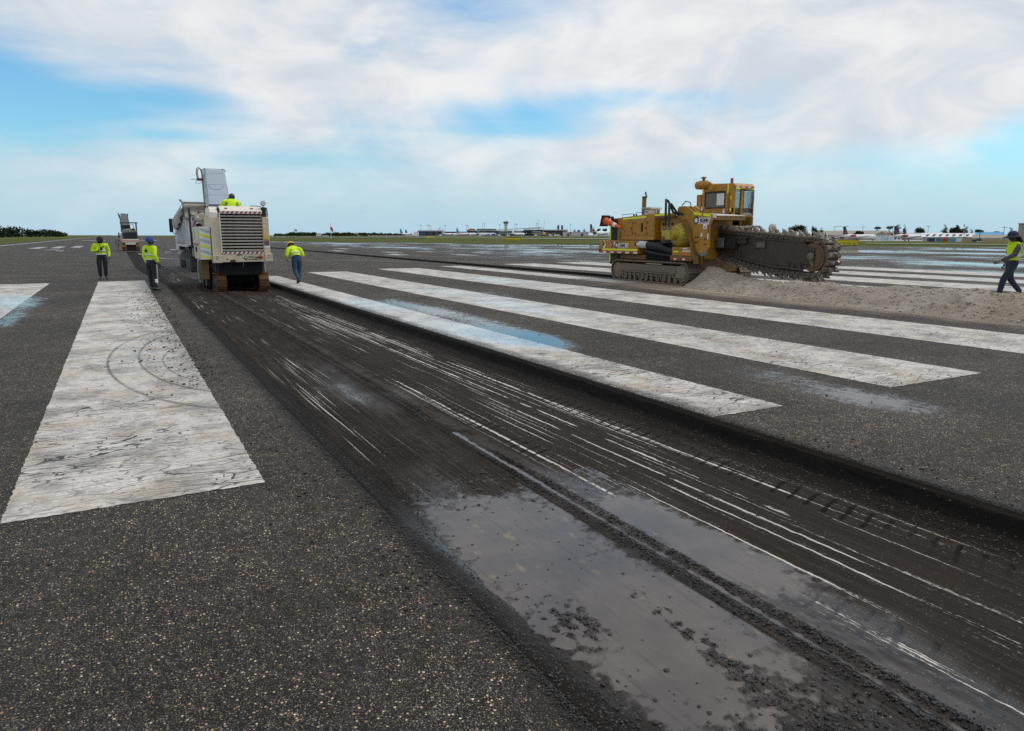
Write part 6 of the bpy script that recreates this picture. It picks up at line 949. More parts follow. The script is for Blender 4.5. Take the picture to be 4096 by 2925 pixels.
    for (gx, gy) in ((0, .38 * L_), (-fr * .9, -.04 * L_ if not rear_engines else -.12 * L_), (fr * .9, -.04 * L_ if not rear_engines else -.12 * L_)):
        q = MB(); q.cyl((gx, gy, fr * .2), (gx, gy, zc - fr * .6), fr * .07, n=8); gg = S(q, 'landing_gear', 'pole_grey'); place(MB().lathe((gx - fr * .16, gy, fr * .25), (1, 0, 0), [(0, fr * .15), (0.01, fr * .25), (fr * .30, fr * .25), (fr * .31, fr * .15)], 12).mesh('gear_wheel', MATS['rubber']), 'gear_wheel', gg)
    if belly: S(MB().tube([(0, .38 * L_, zc - fr * .06), (0, .05 * L_, zc - fr * .06)], fr * 1.02, 14), 'body_print', belly, True)
    return g
def airport():
    z0 = -.02
    # apron strip in front of the terminal
    b = MB(); pts = []
    for a in np.arange(17.5, 36.6, .5): p, q = far(a, 990.), far(a, 1400.); b.v += [(p[0], p[1], .10 + lz(*p) + .02), (q[0], q[1], .12 + lz(*q) + .02)]
    n = len(b.v) // 2; b.f = [(2 * i, 2 * i + 2, 2 * i + 3, 2 * i + 1) for i in range(n - 1)]; b.m = [0] * (n - 1); tag(b.build('apron', 'concrete_apron'), kind='structure')
    b = MB()
    for a in np.arange(46., 64.6, .5): p, q = far(a, 590.), far(a, 1000.); b.v += [(p[0], p[1], lz(*p) + .08), (q[0], q[1], lz(*q) + .10)]
    n = len(b.v) // 2; b.f = [(2 * i, 2 * i + 2, 2 * i + 3, 2 * i + 1) for i in range(n - 1)]; b.m = [0] * (n - 1); tag(b.build('apron', 'concrete_apron'), kind='structure')
    # taxiways crossing the grass
    def strip(name, pts, mat, dz): 
        b = MB()
        for (a, r0, r1) in pts: p, q = far(a, r0), far(a, r1); b.v += [(p[0], p[1], lz(*p) + dz), (q[0], q[1], lz(*q) + dz)]
        n = len(b.v) // 2; b.f = [(2 * i, 2 * i + 2, 2 * i + 3, 2 * i + 1) for i in range(n - 1)]; b.m = [0] * (n - 1); tag(b.build(name, mat), kind='structure')
    strip('taxiway', [(9., 560, 900), (12., 470, 700), (14, 420, 600), (17., 400, 520), (20, 390, 430), (22, 385, 400)], 'asphalt', .16); strip('taxiway', [(20, 420, 432), (24, 400, 425), (30, 330, 365), (35, 300, 330), (40, 285, 300)], 'concrete_apron', .2)
    strip('taxiway', [(54.5, 170, 178), (57, 165, 175), (60, 162, 170), (64, 160, 166)], 'concrete_apron', .16)
    jet(20.45, 1330, .1, 39, 84, 'white airliner with teal tail, leftmost at the terminal', tail='tail_teal'); jet(20.75, 1390, .1, 36, 80, 'white airliner with navy tail beside the leftmost teal-tailed one', tail='tail_navy')
    jet(23.7, 1180, .1, 33, 88, 'white airliner with plain pale tail by the dark terminal front', tail='far_white_dull'); jet(24.9, 1160, .1, 38, 86, 'white airliner with blue-green tail in front of the long dark terminal', tail='tail_teal'); jet(26.5, 1130, .1, 36, 88, 'airliner with a bright blue painted fuselage at the terminal', tail='tail_teal', belly='jet_blue')
    jet(29.0, 1060, .1, 36, 60, 'all-white airliner parked nose right below the control tower', tail='far_white'); jet(31.0, 1060, .1, 40, 208, 'gold-nosed airliner facing the runway with wings spread', body='gold', tail='gold', eng='far_white')
    u_ = jet(35.5, 1070, -.15, 54, 75, 'freighter with dark brown tail and gold shield behind the trencher', tail='tail_brown', body='far_white'); fr = 54 * .047
    place(MB().prism([(-21.9, 8.2), (-20.4, 8.2), (-20.5, 10.2), (-21.2, 10.9), (-22.4, 11.0), (-23.2, 10.4), (-22.8, 8.8)], 'x', -.42, .42).mesh('gold_shield', MATS['gold']), 'gold_shield', u_); place(MB().tube([(0, -15, 4.9), (0, -25.5, 6.6)], [2.6, .7], 14).mesh('tail_paint', MATS['tail_brown']), 'tail_paint', u_); place(MB().tube([(0, -12.8, 4.55), (0, -15, 4.85)], [2.6, 2.62], 14).mesh('gold_band', MATS['gold']), 'gold_band', u_)
    jet(54.05, 620, -2.62, 37, 95, 'white airliner with red engine and navy striped T-tail, left of two', tail='tail_navy', rear_engines=True, eng='jet_red', accent='jet_red'); jet(57.3, 605, -2.62, 37, 98, 'white airliner with red engine and navy striped T-tail, right of two', tail='tail_navy', rear_engines=True, eng='jet_red', accent='jet_red')
    # ---- terminal building made of blocks, roofs, glass bays and columns
    def block(g, a0, a1, r, h0, h1, depth, mat, name='wall', bev=0.):
        am = (a0 + a1) / 2; c = far(am, r); w = r * math.tan(R(a1 - a0) / 2); b = MB().box(-w, w, 0, depth, h0, h1); o = place(b.mesh(name, MATS[mat]), name, g); gl = g.matrix_basis.inverted(); m4 = Matrix.Translation((c[0], c[1], z0)) @ Matrix.Rotation(-R(am), 4, 'Z'); o.matrix_local = gl @ m4; return o
    def bays(o_parent, g, a0, a1, r, h0, h1, n, mat, name, gap=.25):
        for i in range(n): d = (a1 - a0) / n; block(g, a0 + d * (i + gap / 2), a0 + d * (i + 1 - gap / 2), r, h0, h1, .4, mat, name)
    x, y = far(23, 1240); g = thing('terminal_building', (x, y, z0), 'long low grey terminal wing with dark glass front at the left end', 'building', local=True)
    block(g, 21.1, 23.0, 1240, 0, 7.6, 40, 'far_glass'); block(g, 20.8, 21.2, 1235, 0, 7.0, 40, 'far_white'); block(g, 21.1, 23.0, 1232, 7.7, 9.4, 50, 'far_concrete', 'roof'); block(g, 23.0, 24.9, 1245, 0, 7.2, 40, 'far_dark'); bays(None, g, 21.2, 22.95, 1238, 1.5, 6.8, 9, 'far_dark', 'window'); block(g, 21.4, 21.75, 1236, 3.2, 5.6, 1, 'tail_teal', 'sign_panel'); bays(None, g, 23.05, 24.85, 1243, 3., 6.4, 8, 'far_glass', 'window')
    x, y = far(26.2, 1260); g = thing('terminal_building', (x, y, z0), 'grey upper terminal block with orange rooftop canopy in the middle', 'building', local=True)
    block(g, 24.95, 27.3, 1260, 0, 9.6, 40, 'far_dark'); block(g, 25.75, 27.25, 1262, 9.7, 12.2, 30, 'far_white_dull'); block(g, 25.1, 27.3, 1255, 8.4, 9.6, 4, 'far_concrete', 'ledge'); bays(None, g, 25.8, 27.2, 1260, 10.1, 11.6, 12, 'far_dark', 'window'); bays(None, g, 25.0, 27.2, 1258, 3., 6.6, 11, 'far_glass', 'window')
    cn = far(25.3, 1255); o = MB().prism([(-8, 9.7), (8, 9.7), (6, 11.6), (0, 12.8), (-5, 11.4)], 'y', 0, 12); o = place(o.mesh('canopy', MATS['canopy_orange']), 'canopy', g); o.matrix_local = g.matrix_basis.inverted() @ Matrix.Translation((cn[0], cn[1], z0)) @ Matrix.Rotation(-R(25.3), 4, 'Z')
    x, y = far(30, 1150); g = thing('terminal_building', (x, y, z0), 'main terminal with sweeping white sloped roof and glass boarding bridges', 'building', local=True)
    block(g, 27.3, 29.4, 1150, 0, 8.2, 60, 'far_glass'); block(g, 29.4, 30.9, 1145, 0, 9.6, 60, 'far_glass'); block(g, 30.9, 32.85, 1155, 0, 8.4, 50, 'far_dark'); block(g, 30.5, 32.9, 1150, 8.5, 10.0, 30, 'far_concrete', 'roof'); bays(None, g, 27.4, 29.3, 1148, 2.5, 7.2, 12, 'far_white_dull', 'window', .5); bays(None, g, 29.45, 30.85, 1143, 2., 8.6, 9, 'far_dark', 'window', .3); bays(None, g, 30.95, 32.8, 1153, 2.2, 5.8, 14, 'far_glass', 'window')
    for (a0, a1, r, za, zb, th) in ((27.25, 30.9, 1135, 9.0, 13.4, .8), (29.35, 30.85, 1128, 10.4, 12.2, .7)):
        c0 = far(a0, r); c1 = far(a1, r); w = r * math.tan(R(a1 - a0) / 2); bb = MB().prism([(-w, za), (w, zb), (w, zb + th), (-w, za + th)], 'y', 0, 60); o = place(bb.mesh('roof', MATS['far_white']), 'roof', g); c = far((a0 + a1) / 2, r); o.matrix_local = g.matrix_basis.inverted() @ Matrix.Translation((c[0], c[1], z0)) @ Matrix.Rotation(-R((a0 + a1) / 2), 4, 'Z')
    for (a0, a1) in ((27.55, 28.15), (28.75, 29.3), (30.1, 30.75)): block(g, a0, a1, 1112, 3.6, 7.2, 6, 'far_white_dull', 'boarding_bridge'); bays(None, g, a0, a1, 1111, 4.3, 6.5, 5, 'far_glass', 'window'); block(g, (a0 + a1) / 2 - .05, (a0 + a1) / 2 + .05, 1113, 0, 3.6, 3, 'far_dark', 'bridge_leg')
    block(g, 32.05, 32.2, 1190, 10, 17.4, 4, 'far_dark', 'roof_mast'); block(g, 32.35, 32.5, 1190, 10, 17.2, 5, 'far_dark', 'roof_mast')
    x, y = far(33.4, 1080); g = thing('cargo_shed', (x, y, z0), 'white cargo shed with dark doors beside the brown-tailed freighter', 'building', local=True); block(g, 32.5, 34.5, 1080, -.2, 5.9, 30, 'far_white_dull'); block(g, 32.48, 34.52, 1079, 5.92, 6.3, 32, 'far_white', 'roof')
    for a in (32.9, 34.0): block(g, a - .09, a + .09, 1079.4, -.1, 3.6, .5, 'far_dark', 'door')
    block(g, 33.05, 33.15, 1079.3, 2.4, 5.3, .5, 'jet_red', 'sign_panel'); block(g, 33.5, 33.8, 1079.3, 2.6, 3.4, .5, 'far_white', 'door')
    # control tower
    x, y = far(28.01, 1320); g = thing('control_tower', (x, y, z0), 'pale concrete control tower with flared dark glass top', 'tower', local=True); S = lambda b, n, m: place(b.mesh(n, MATS[m]), n, g)
    S(MB().lathe((0, 0, 0), (0, 0, 1), [(0, 2.9), (17, 2.6), (20, 2.7)], 8), 'shaft', 'far_concrete'); S(MB().lathe((0, 0, 20.01), (0, 0, 1), [(0, 2.8), (2, 4.4), (2.2, 4.6)], 8), 'cab_base', 'far_concrete'); cab = S(MB().lathe((0, 0, 22.22), (0, 0, 1), [(0, 4.3), (2.6, 5.0)], 8), 'cab_glass', 'far_dark'); S(MB().lathe((0, 0, 24.84), (0, 0, 1), [(0, 5.2), (.4, 5.2), (.8, 3.)], 8), 'cab_roof', 'far_dark')
    for i in range(8): a = 2 * math.pi * i / 8; place(MB().tube([(4.35 * math.cos(a), 4.35 * math.sin(a), 22.2), (5.1 * math.cos(a), 5.1 * math.sin(a), 24.9)], .18, 5).mesh('mullion', MATS['far_concrete']), 'mullion', cab)
    for (dx, h) in ((-2, 2.2), (1, 3.2), (2.5, 1.8)): S(MB().tube([(dx, 0, 25.4), (dx, 0, 25.4 + h)], .09, 5), 'antenna', 'pole_grey')
    # flood masts and antennas
    def mast(az, r, h, head=True, lab=None):
        x, y = far(az, r); z = lz(x, y); g = thing('flood_mast', (x, y, z), lab, 'light mast', 'floodlight masts round the terminal apron' if head else 'thin antenna masts on the terminal', -R(az), local=True); place(MB().tube([(0, 0, 0), (0, 0, h)], [.28, .16], 6).mesh('mast_pole', MATS['pole_grey']), 'mast_pole', g)
        if head:
            place(MB().box(-1.6, 1.6, -.2, .2, h - .9, h - .55).mesh('crossarm', MATS['pole_grey']), 'crossarm', g)
            for k in (-1.4, -.5, .5, 1.4): place(MB().box(k - .28, k + .28, -.4, .1, h - .55, h + .1).mesh('floodlight', MATS['far_white_dull']), 'floodlight', g)
    for i, (a, h, w) in enumerate(((21.35, 17.5, 'at the left end of the terminal wing'), (21.92, 18, 'left of a close group of three by the terminal wing'), (22.05, 17, 'middle of a close group of three by the terminal wing'), (23.24, 17.6, 'above the plain pale airliner tail'), (24.92, 18, 'beside the orange rooftop canopy'), (25.05, 16.5, 'just right of the mast by the orange canopy'), (26.32, 20, 'above the bright blue airliner'), (27.51, 19, 'left of the control tower'), (28.73, 20, 'right of the control tower'), (28.87, 19, 'second right of the control tower'), (30.43, 20.5, 'over the peak of the sloped roof'), (33.09, 19.5, 'over the white cargo shed'))): mast(a, 1200, h, True, 'grey floodlight mast ' + w)
    for i, (a, h, w) in enumerate(((26.19, 21.5, 'left of the blue airliner'), (30.53, 24.5, 'left of a pair over the sloped roof'), (30.61, 27, 'right of a pair over the sloped roof'), (31.01, 27, 'right of the sloped roof peak'), (29.85, 19, 'above the middle of the sloped roof'), (22.2, 17, 'right of the three left floodlight masts'))): mast(a, 1190, h, False, 'thin antenna mast ' + w)
    # service vehicles along the apron
    for i, (a, m_, w) in enumerate(((27.5, 'far_white', 'white service van below the control tower'), (28.2, 'far_white', 'white service van under the left boarding bridge'), (30.4, 'far_white', 'white service truck left of the gold-nosed airliner'), (31.55, 'far_white', 'white service truck right of the gold-nosed airliner'), (31.95, 'far_white', 'white apron truck left of the cargo shed, farther from it of two'), (32.15, 'far_white', 'white apron truck nearest the cargo shed'), (24.45, 'jet_red', 'red service tug beside the blue-green tailed airliner'), (26.0, 'far_white', 'white baggage tug left of the blue airliner'), (22.9, 'far_white', 'white van by the dark terminal front'), (58.75, 'far_white', 'white van parked right of the red-engined airliners'))):
        r = 1045 if a < 40 else 590; x, y = far(a, r); g = thing('service_van', (x, y, lz(x, y) + .1), w, 'van', 'service vehicles on the apron', -R(a), local=True); place(MB().prism([(-2.6, .5), (2.6, .5), (2.6, 1.3), (1.9, 1.5), (1.4, 2.3), (-2.6, 2.4)], 'y', -1, 1).mesh('van_body', MATS[m_]), 'van_body', g); place(MB().prism([(1.35, 1.5), (1.8, 1.5), (1.38, 2.15), (.4, 2.15), (.4, 1.5)], 'y', -1.02, 1.02).mesh('van_window', MATS['far_dark']), 'van_window', g)
        for k in (-1.7, 1.7): place(MB().lathe((k, -1.05, .4), (0, 1, 0), [(0, .4), (2.1, .4)], 12).mesh('wheel', MATS['rubber']), 'wheel', g)
airport()
def hangars():
    def B(g, n, m, *a): return place(MB().box(*a).mesh(n, MATS[m]), n, g)
    def house(az, r, w, d, h, ridge, wall, roof, label, name='hangar', turn=0., gable='x'):
        x, y = far(az, r); z = lz(x, y); g = thing(name, (x, y, z), label, 'building', None, -R(az) + turn, local=True); B(g, 'wall', wall, -w, w, 0, d, -.5, h)
        if gable == 'x': place(MB().prism([(-.6, h), (d + .6, h), (d / 2, ridge)], 'x', -w - .6, w + .6).mesh('roof', MATS[roof]), 'roof', g)
        else: place(MB().prism([(-w - .6, h), (w + .6, h), (0, ridge)], 'y', -.6, d + .6).mesh('roof', MATS[roof]), 'roof', g)
        return g, w, d, h
    g, w, d, h = house(53.6, 700, 26, 26, 4.4, 8.2, 'wall_beige', 'roof_tan', 'long hangar with a tan pitched roof behind the left red-engined airliner')
    for i in range(7): B(g, 'window', 'far_dark', -24 + i * 7, -20.5 + i * 7, -.06, -.001, 1.2, 2.8)
    g, w, d, h = house(55.45, 640, 4.5, 30, 4.6, 7.4, 'pale_blue_wall', 'roof_tan', 'pale blue gabled hangar between the two red-engined airliners', gable='y'); B(g, 'door', 'far_white', -3.4, -.2, -.08, -.001, 0, 2.9); B(g, 'vent', 'far_dark', -.4, .4, -.66, -.61, 5.2, 6.); B(g, 'annex', 'pale_blue_wall', 4.6, 9, -2, 6, -.5, 3.0)
    g, w, d, h = house(56.2, 690, 6, 12, 7.0, 7.3, 'far_white', 'far_dark', 'white two-storey office with orange sign behind the right red-engined airliner', 'office')
    for i in range(4): 
        for k in range(2): B(g, 'window', 'tail_navy', -5 + i * 2.8, -3.4 + i * 2.8, -.06, -.001, 1 + k * 3, 2.8 + k * 3)
    B(g, 'sign_panel', 'canopy_orange', -5.5, -2.2, -.12, -.062, 4.6, 6.2)
    g, w, d, h = house(58.0, 720, 19, 16, 4.6, 6.2, 'wall_beige', 'roof_metal', 'grey shed with a dark window band behind the right airliner nose')
    for i in range(9): B(g, 'window', 'far_dark', -18 + i * 4, -15.4 + i * 4, -.06, -.001, 2.2, 3.6)
    g, w, d, h = house(59.45, 575, 15, 22, 3.0, 5.6, 'far_white_dull', 'far_white', 'white low hangar with dark skylight panels on its roof')
    for i in range(7):
        x0 = -13.5 + i * 3.9; place(MB().put([(x0, 1.2, 3.45), (x0 + 1.7, 1.2, 3.45), (x0 + 2.6, 7.5, 4.95), (x0 + .9, 7.5, 4.95)], [(0, 1, 2, 3)]).mesh('roof_panel', MATS['far_dark']), 'roof_panel', g)
    for i in range(5): B(g, 'door', ('far_dark', 'tail_navy', 'wall_tan', 'roof_blue', 'far_dark')[i], -12 + i * 5.4, -9.2 + i * 5.4, -.08, -.001, 0, 2.2)
    house(61.0, 640, 14, 14, 4.2, 5.6, 'far_white_dull', 'roof_blue', 'low shed with a bright blue roof behind the parked clutter', 'shed'); house(61.75, 600, 8, 12, 4.4, 6.4, 'far_white_dull', 'roof_blue', 'small shed with a peaked blue roof near the utility pole', 'shed'); g, w, d, h = house(61.8, 560, 9, 16, 2.4, 4.6, 'far_white', 'roof_tan', 'white shed with a sagging tan roof above the yellow wall', 'shed'); B(g, 'window', 'far_dark', -7, -4, -.06, -.001, .6, 1.8)
    # tan boundary wall
    x, y = far(63.0, 500); g = thing('boundary_wall', (x, y, lz(x, y)), 'low tan boundary wall at the edge of the grass', 'wall', None, -R(63.), local=True)
    for i in range(8): B(g, 'wall_panel', 'wall_tan', -14 + i * 4.4, -9.7 + i * 4.4, 0, .4, -.5, 1.75)
    # tall building cut by the picture edge
    x, y = far(64.4, 420); g = thing('tall_hangar', (x, y, lz(x, y)), 'tall beige building with a dark recessed front at the right edge', 'building', None, -R(64.4), local=True); B(g, 'wall', 'wall_beige', -8, 14, 0, 16, -.5, 8.6); B(g, 'roof', 'far_concrete', -8.3, 14.3, -.4, 16.3, 8.62, 9.1); rc = B(g, 'recess', 'far_dark', -5.6, 12, -.05, -.001, 1.0, 7.4)
    for i in range(7): place(MB().box(-5.6, 12, -.12, -.052, 1.7 + i * .85, 1.78 + i * .85).mesh('slat', MATS['pole_grey']), 'slat', rc)
    for i in range(4): B(g, 'column', 'wall_beige', -5.9 + i * 5, -5.2 + i * 5, -.3, -.13, -.4, 8.6)
    # radome behind the boom, radar dome far left
    x, y = far(48.18, 640); g = thing('radome', (x, y, lz(x, y)), 'cream round radome showing above the chain boom', 'radome', local=True); place(MB().ball((0, 0, 10.1), 3.1, 18, 12).mesh('dome', MATS['radome_cream'], smooth=True), 'dome', g); place(MB().lathe((0, 0, 0), (0, 0, 1), [(0, 1.9), (7.8, 1.7)], 14).mesh('pedestal', MATS['far_concrete']), 'pedestal', g)
    x, y = far(11.94, 1500); g = thing('radome', (x, y, 0), 'white radar dome on a lattice tower above the distant trees', 'radome', local=True); place(MB().ball((0, 0, 12.2), 3.2, 14, 10).mesh('dome', MATS['far_white'], smooth=True), 'dome', g)
    for (dx, dy) in ((-1.6, -1.6), (1.6, -1.6), (1.6, 1.6), (-1.6, 1.6)): place(MB().tube([(dx * 1.4, dy * 1.4, 0), (dx, dy, 9.8)], .2, 5).mesh('tower_leg', MATS['pole_grey']), 'tower_leg', g)
    for zz in (3, 6, 9): place(MB().box(-2, 2, -2, 2, zz, zz + .2).mesh('tower_brace', MATS['pole_grey']), 'tower_brace', g)
    # windsock
    x, y = 77.2, 298.4; g = thing('windsock', (x, y, lz(x, y)), 'red windsock hanging limp on a white pole in the grass', 'windsock', local=True); place(MB().tube([(0, 0, 0), (0, 0, 5.6)], .09, 8).mesh('sock_pole', MATS['far_white']), 'sock_pole', g); place(MB().tube([(0, 0, 4.9), (.25, -.1, 4.6), (.55, -.15, 3.8), (.8, -.15, 3.1)], [.42, .5, .40, .22], 12).mesh('sock', MATS['sock_red'], smooth=True), 'sock', g); place(MB().tube([(0, 0, 5.6), (0, 0, 6.8)], .04, 6).mesh('mast_tip', MATS['pole_grey']), 'mast_tip', g); place(MB().box(-1, 1, -1, 1, 0, .15).mesh('footing', MATS['far_dark']), 'footing', g)
    # yellow guidance signs
    def sign(x, y, w, h, label, az, plain=False):
        g = thing('guidance_sign', (x, y, lz(x, y)), label, 'sign', 'yellow guidance signs in the grass', -R(az), local=True); pn = place(MB().box(-w, w, 0, .25, .12, h).mesh('sign_panel', MATS['sign_yellow']), 'sign_panel', g)
        fr = MB(); fr.box(-w, w, -.012, -.001, h - .07, h - .001); fr.box(-w, w, -.012, -.001, .13, .19); fr.box(-w, -w + .06, -.012, -.001, .2, h - .08); fr.box(w - .06, w, -.012, -.001, .2, h - .08); fr.box(-w + .07, w - .07, -.012, -.001, h * .54, h * .57); place(fr.mesh('sign_frame', MATS['ink_black']), 'sign_frame', pn)
        for i in range(4): 
            x0 = -w + .25 + i * (2 * w - .4) / 4
            for q in (.22, .40): place(MB().box(x0, x0 + .32 * w, -.012, -.001, h * q, h * q + .05 * h).mesh('sign_mark', MATS['ink_black']), 'sign_mark', pn)
        for s in (-.7, .7): place(MB().box(s * w - .05, s * w + .05, .05, .2, -.1, .12).mesh('sign_leg', MATS['pole_grey']), 'sign_leg', g)
        return g
    sg = sign(102.5, 76.5, 1.75, 1.05, 'large yellow guidance sign with black end panel right of the boom tip', 53.2); place(MB().box(-2.6, -1.78, 0, .25, .12, 1.05).mesh('black_panel', MATS['ink_black']), 'black_panel', sg); sign(97., 178., 2.1, 1.1, 'yellow guidance sign in the grass below the control tower', 28.6); sign(160., 395, 2.6, 1.2, 'small yellow guidance sign farther off, left of the middle', 22.1)
    # utility poles
    def pole(az, r, h, lab):
        x, y = far(az, r); g = thing('utility_pole', (x, y, lz(x, y)), lab, 'utility pole', 'utility poles behind the hangars', -R(az), local=True); place(MB().tube([(0, 0, 0), (0, 0, h)], [.22, .14], 6).mesh('pole_shaft', MATS['wood_pole']), 'pole_shaft', g); place(MB().box(-1.7, 1.7, -.08, .08, h - .75, h - .55).mesh('crossarm', MATS['wood_pole']), 'crossarm', g)
        for k in (-1.4, -.7, .7, 1.4): place(MB().cyl((k, 0, h - .55), (k, 0, h - .25), .09, n=6).mesh('insulator', MATS['pole_grey']), 'insulator', g)
    for (a, r, h, w) in ((52.4, 760, 12.6, 'left of the left T-tail'), (54.22, 760, 12.6, 'above the tan hangar roof'), (56.1, 760, 12.8, 'above the right T-tail'), (58.25, 740, 12.5, 'right of the round tree by the airliner nose'), (61.25, 560, 6.6, 'in front of the white sheds'), (62.56, 600, 10.2, 'right of the blue roofs'), (60.37, 575, 8.8, 'before the dark tree group')): pole(a, r, h, 'wooden utility pole with crossarm ' + w)
    x, y = far(22.71, 1200); g = thing('crane_jib', (x, y, 0), 'slanted grey crane jib rising over the terminal wing', 'crane', local=True); place(MB().tube([(-3, 0, 6), (4, 0, 15)], .5, 4).mesh('jib', MATS['pole_grey']), 'jib', g); place(MB().box(-5, -1, -1, 1, 0, 6).mesh('crane_body', MATS['far_dark']), 'crane_body', g)
    x, y = far(16.45, 800); g = thing('access_stairs', (x, y, 0), 'white slanted mobile stairs standing alone in the grass', 'stairs', local=True, rz=-R(16.4)); place(MB().prism([(-2.6, 4.8), (-2.2, 4.9), (2.6, .4), (2.2, .1)], 'y', 0, 1.4).mesh('stair_ramp', MATS['far_white']), 'stair_ramp', g); place(MB().box(-2.4, -2.2, .2, 1.2, 0, 4.6).mesh('stair_leg', MATS['pole_grey']), 'stair_leg', g)
    for (a, r, w, h, lab, mt) in ((13.6, 1000, 3.2, 4.2, 'white equipment hut before the distant trees', 'far_white'), (14.1, 1000, 4.5, 1.4, 'long low white shelter right of the equipment hut', 'far_white'), (17.35, 900, 1.4, 1.9, 'small white box with dark post by the treeline', 'far_white_dull')):
        x, y = far(a, r); g = thing('equipment_hut', (x, y, 0), lab, 'hut', None, -R(a), local=True); B(g, 'wall', mt, -w, w, 0, 4, 0, h * .8); place(MB().prism([(-w - .2, h * .8), (w + .2, h * .8), (0, h)], 'y', -.2, 4.2).mesh('roof', MATS[mt]), 'roof', g)
hangars()
# ------------------------------------------------------------------ trees
def leaf_crown(name, mat, parent, blobs, n, size, seed, strand=False):
    """leaf-sized faces spread through several uneven lobes"""
    g = np.random.default_rng(seed); V = []; F = []
    w = np.array([b[3] ** 2 for b in blobs]); w = w / w.sum(); ids = g.choice(len(blobs), n, p=w); d = g.normal(size=(n, 3)); d /= np.linalg.norm(d, axis=1)[:, None]; rr = g.random(n) ** .45
    C = np.array([b[:3] for b in blobs])[ids]; Rr = np.array([b[3:6] if len(b) > 4 else (b[3],) * 3 for b in blobs])[ids]; P = C + d * rr[:, None] * Rr
    a = g.normal(size=(n, 3)); a /= np.linalg.norm(a, axis=1)[:, None]
    if strand: a = a * .4 + d * .6 + np.array([0, 0, .5]); a /= np.linalg.norm(a, axis=1)[:, None]
    b = np.cross(a, g.normal(size=(n, 3))); b /= np.linalg.norm(b, axis=1)[:, None]; s = size * (.6 + .8 * g.random(n))[:, None]; k = .28 if strand else .55
    V = np.stack([P - a * s, P - b * s * k, P + a * s, P + b * s * k], 1).reshape(-1, 3); q = np.arange(n * 4).reshape(-1, 4)
    me = bpy.data.meshes.new(name); me.vertices.add(n * 4); me.vertices.foreach_set('co', V.astype(np.float32).ravel()); me.loops.add(n * 4); me.polygons.add(n); me.polygons.foreach_set('loop_start', np.arange(0, n * 4, 4)); me.polygons.foreach_set('loop_total', np.full(n, 4)); me.loops.foreach_set('vertex_index', q.ravel()); me.update(calc_edges=True); me.materials.append(MATS[mat]); return place(me, name, parent)
def tree(az, r, h, w, kind, label, group, seed, z=None):
    x, y = far(az, r); g_ = random.Random(seed); o = thing('tree', (x, y, lz(x, y) if z is None else z), label, 'tree', group, -R(az), local=True); b = MB(); b.tube([(0, 0, -.3), (.1 * w, 0, h * .45), (0, 0, h * .8)], [h * .035 + .08, h * .024, h * .01], 7)
    for i in range(5): a = i * 1.3; b.tube([(0, 0, h * (.35 + .08 * i)), (w * .5 * math.cos(a), w * .5 * math.sin(a), h * (.55 + .08 * i))], [h * .014, h * .005], 5)
    place(b.mesh('trunk', MATS['bark']), 'trunk', o)
    if kind == 'pine':
        bl = [(g_.uniform(-.25, .25) * w, g_.uniform(-.25, .25) * w, h * (.25 + .74 * i / 10), w * (.95 - .75 * i / 10) * g_.uniform(.6, 1.1), w * (.95 - .75 * i / 10) * g_.uniform(.6, 1.1), h * .07) for i in range(11)] + [(g_.uniform(-.8, .8) * w, g_.uniform(-.6, .6) * w, h * g_.uniform(.4, .75), w * .4, w * .4, h * .05) for i in range(5)]; leaf_crown('crown', 'leaf_grey', o, bl, 900, .45, seed, True)
    elif kind == 'palm':
        for i in range(9):
            a = i * .7; fr = MB(); fr.tube([(0, 0, h * .8), (w * .5 * math.cos(a), w * .5 * math.sin(a), h * .97), (w * math.cos(a), w * math.sin(a), h * .84)], [.12, .22, .05], 4); place(fr.mesh('frond', MATS['leaf_dark']), 'frond', o)
        leaf_crown('crown', 'leaf_dark', o, [(w * .55 * math.cos(i * .7), w * .55 * math.sin(i * .7), h * .88, w * .55, w * .55, h * .10) for i in range(9)] + [(0, 0, h * .8, w * .5, w * .5, h * .12)], 500, .45, seed, True)
    else:
        bl = [(g_.uniform(-.6, .6) * w, g_.uniform(-.5, .5) * w, h * g_.uniform(.22, .84), w * g_.uniform(.34, .56), w * g_.uniform(.3, .5), h * g_.uniform(.13, .20)) for i in range(14)]; leaf_crown('crown', 'leaf_dark' if kind == 'dark' else 'leaf_mid', o, bl, 2200, .42, seed)
    return o
T = 'trees behind the hangars'
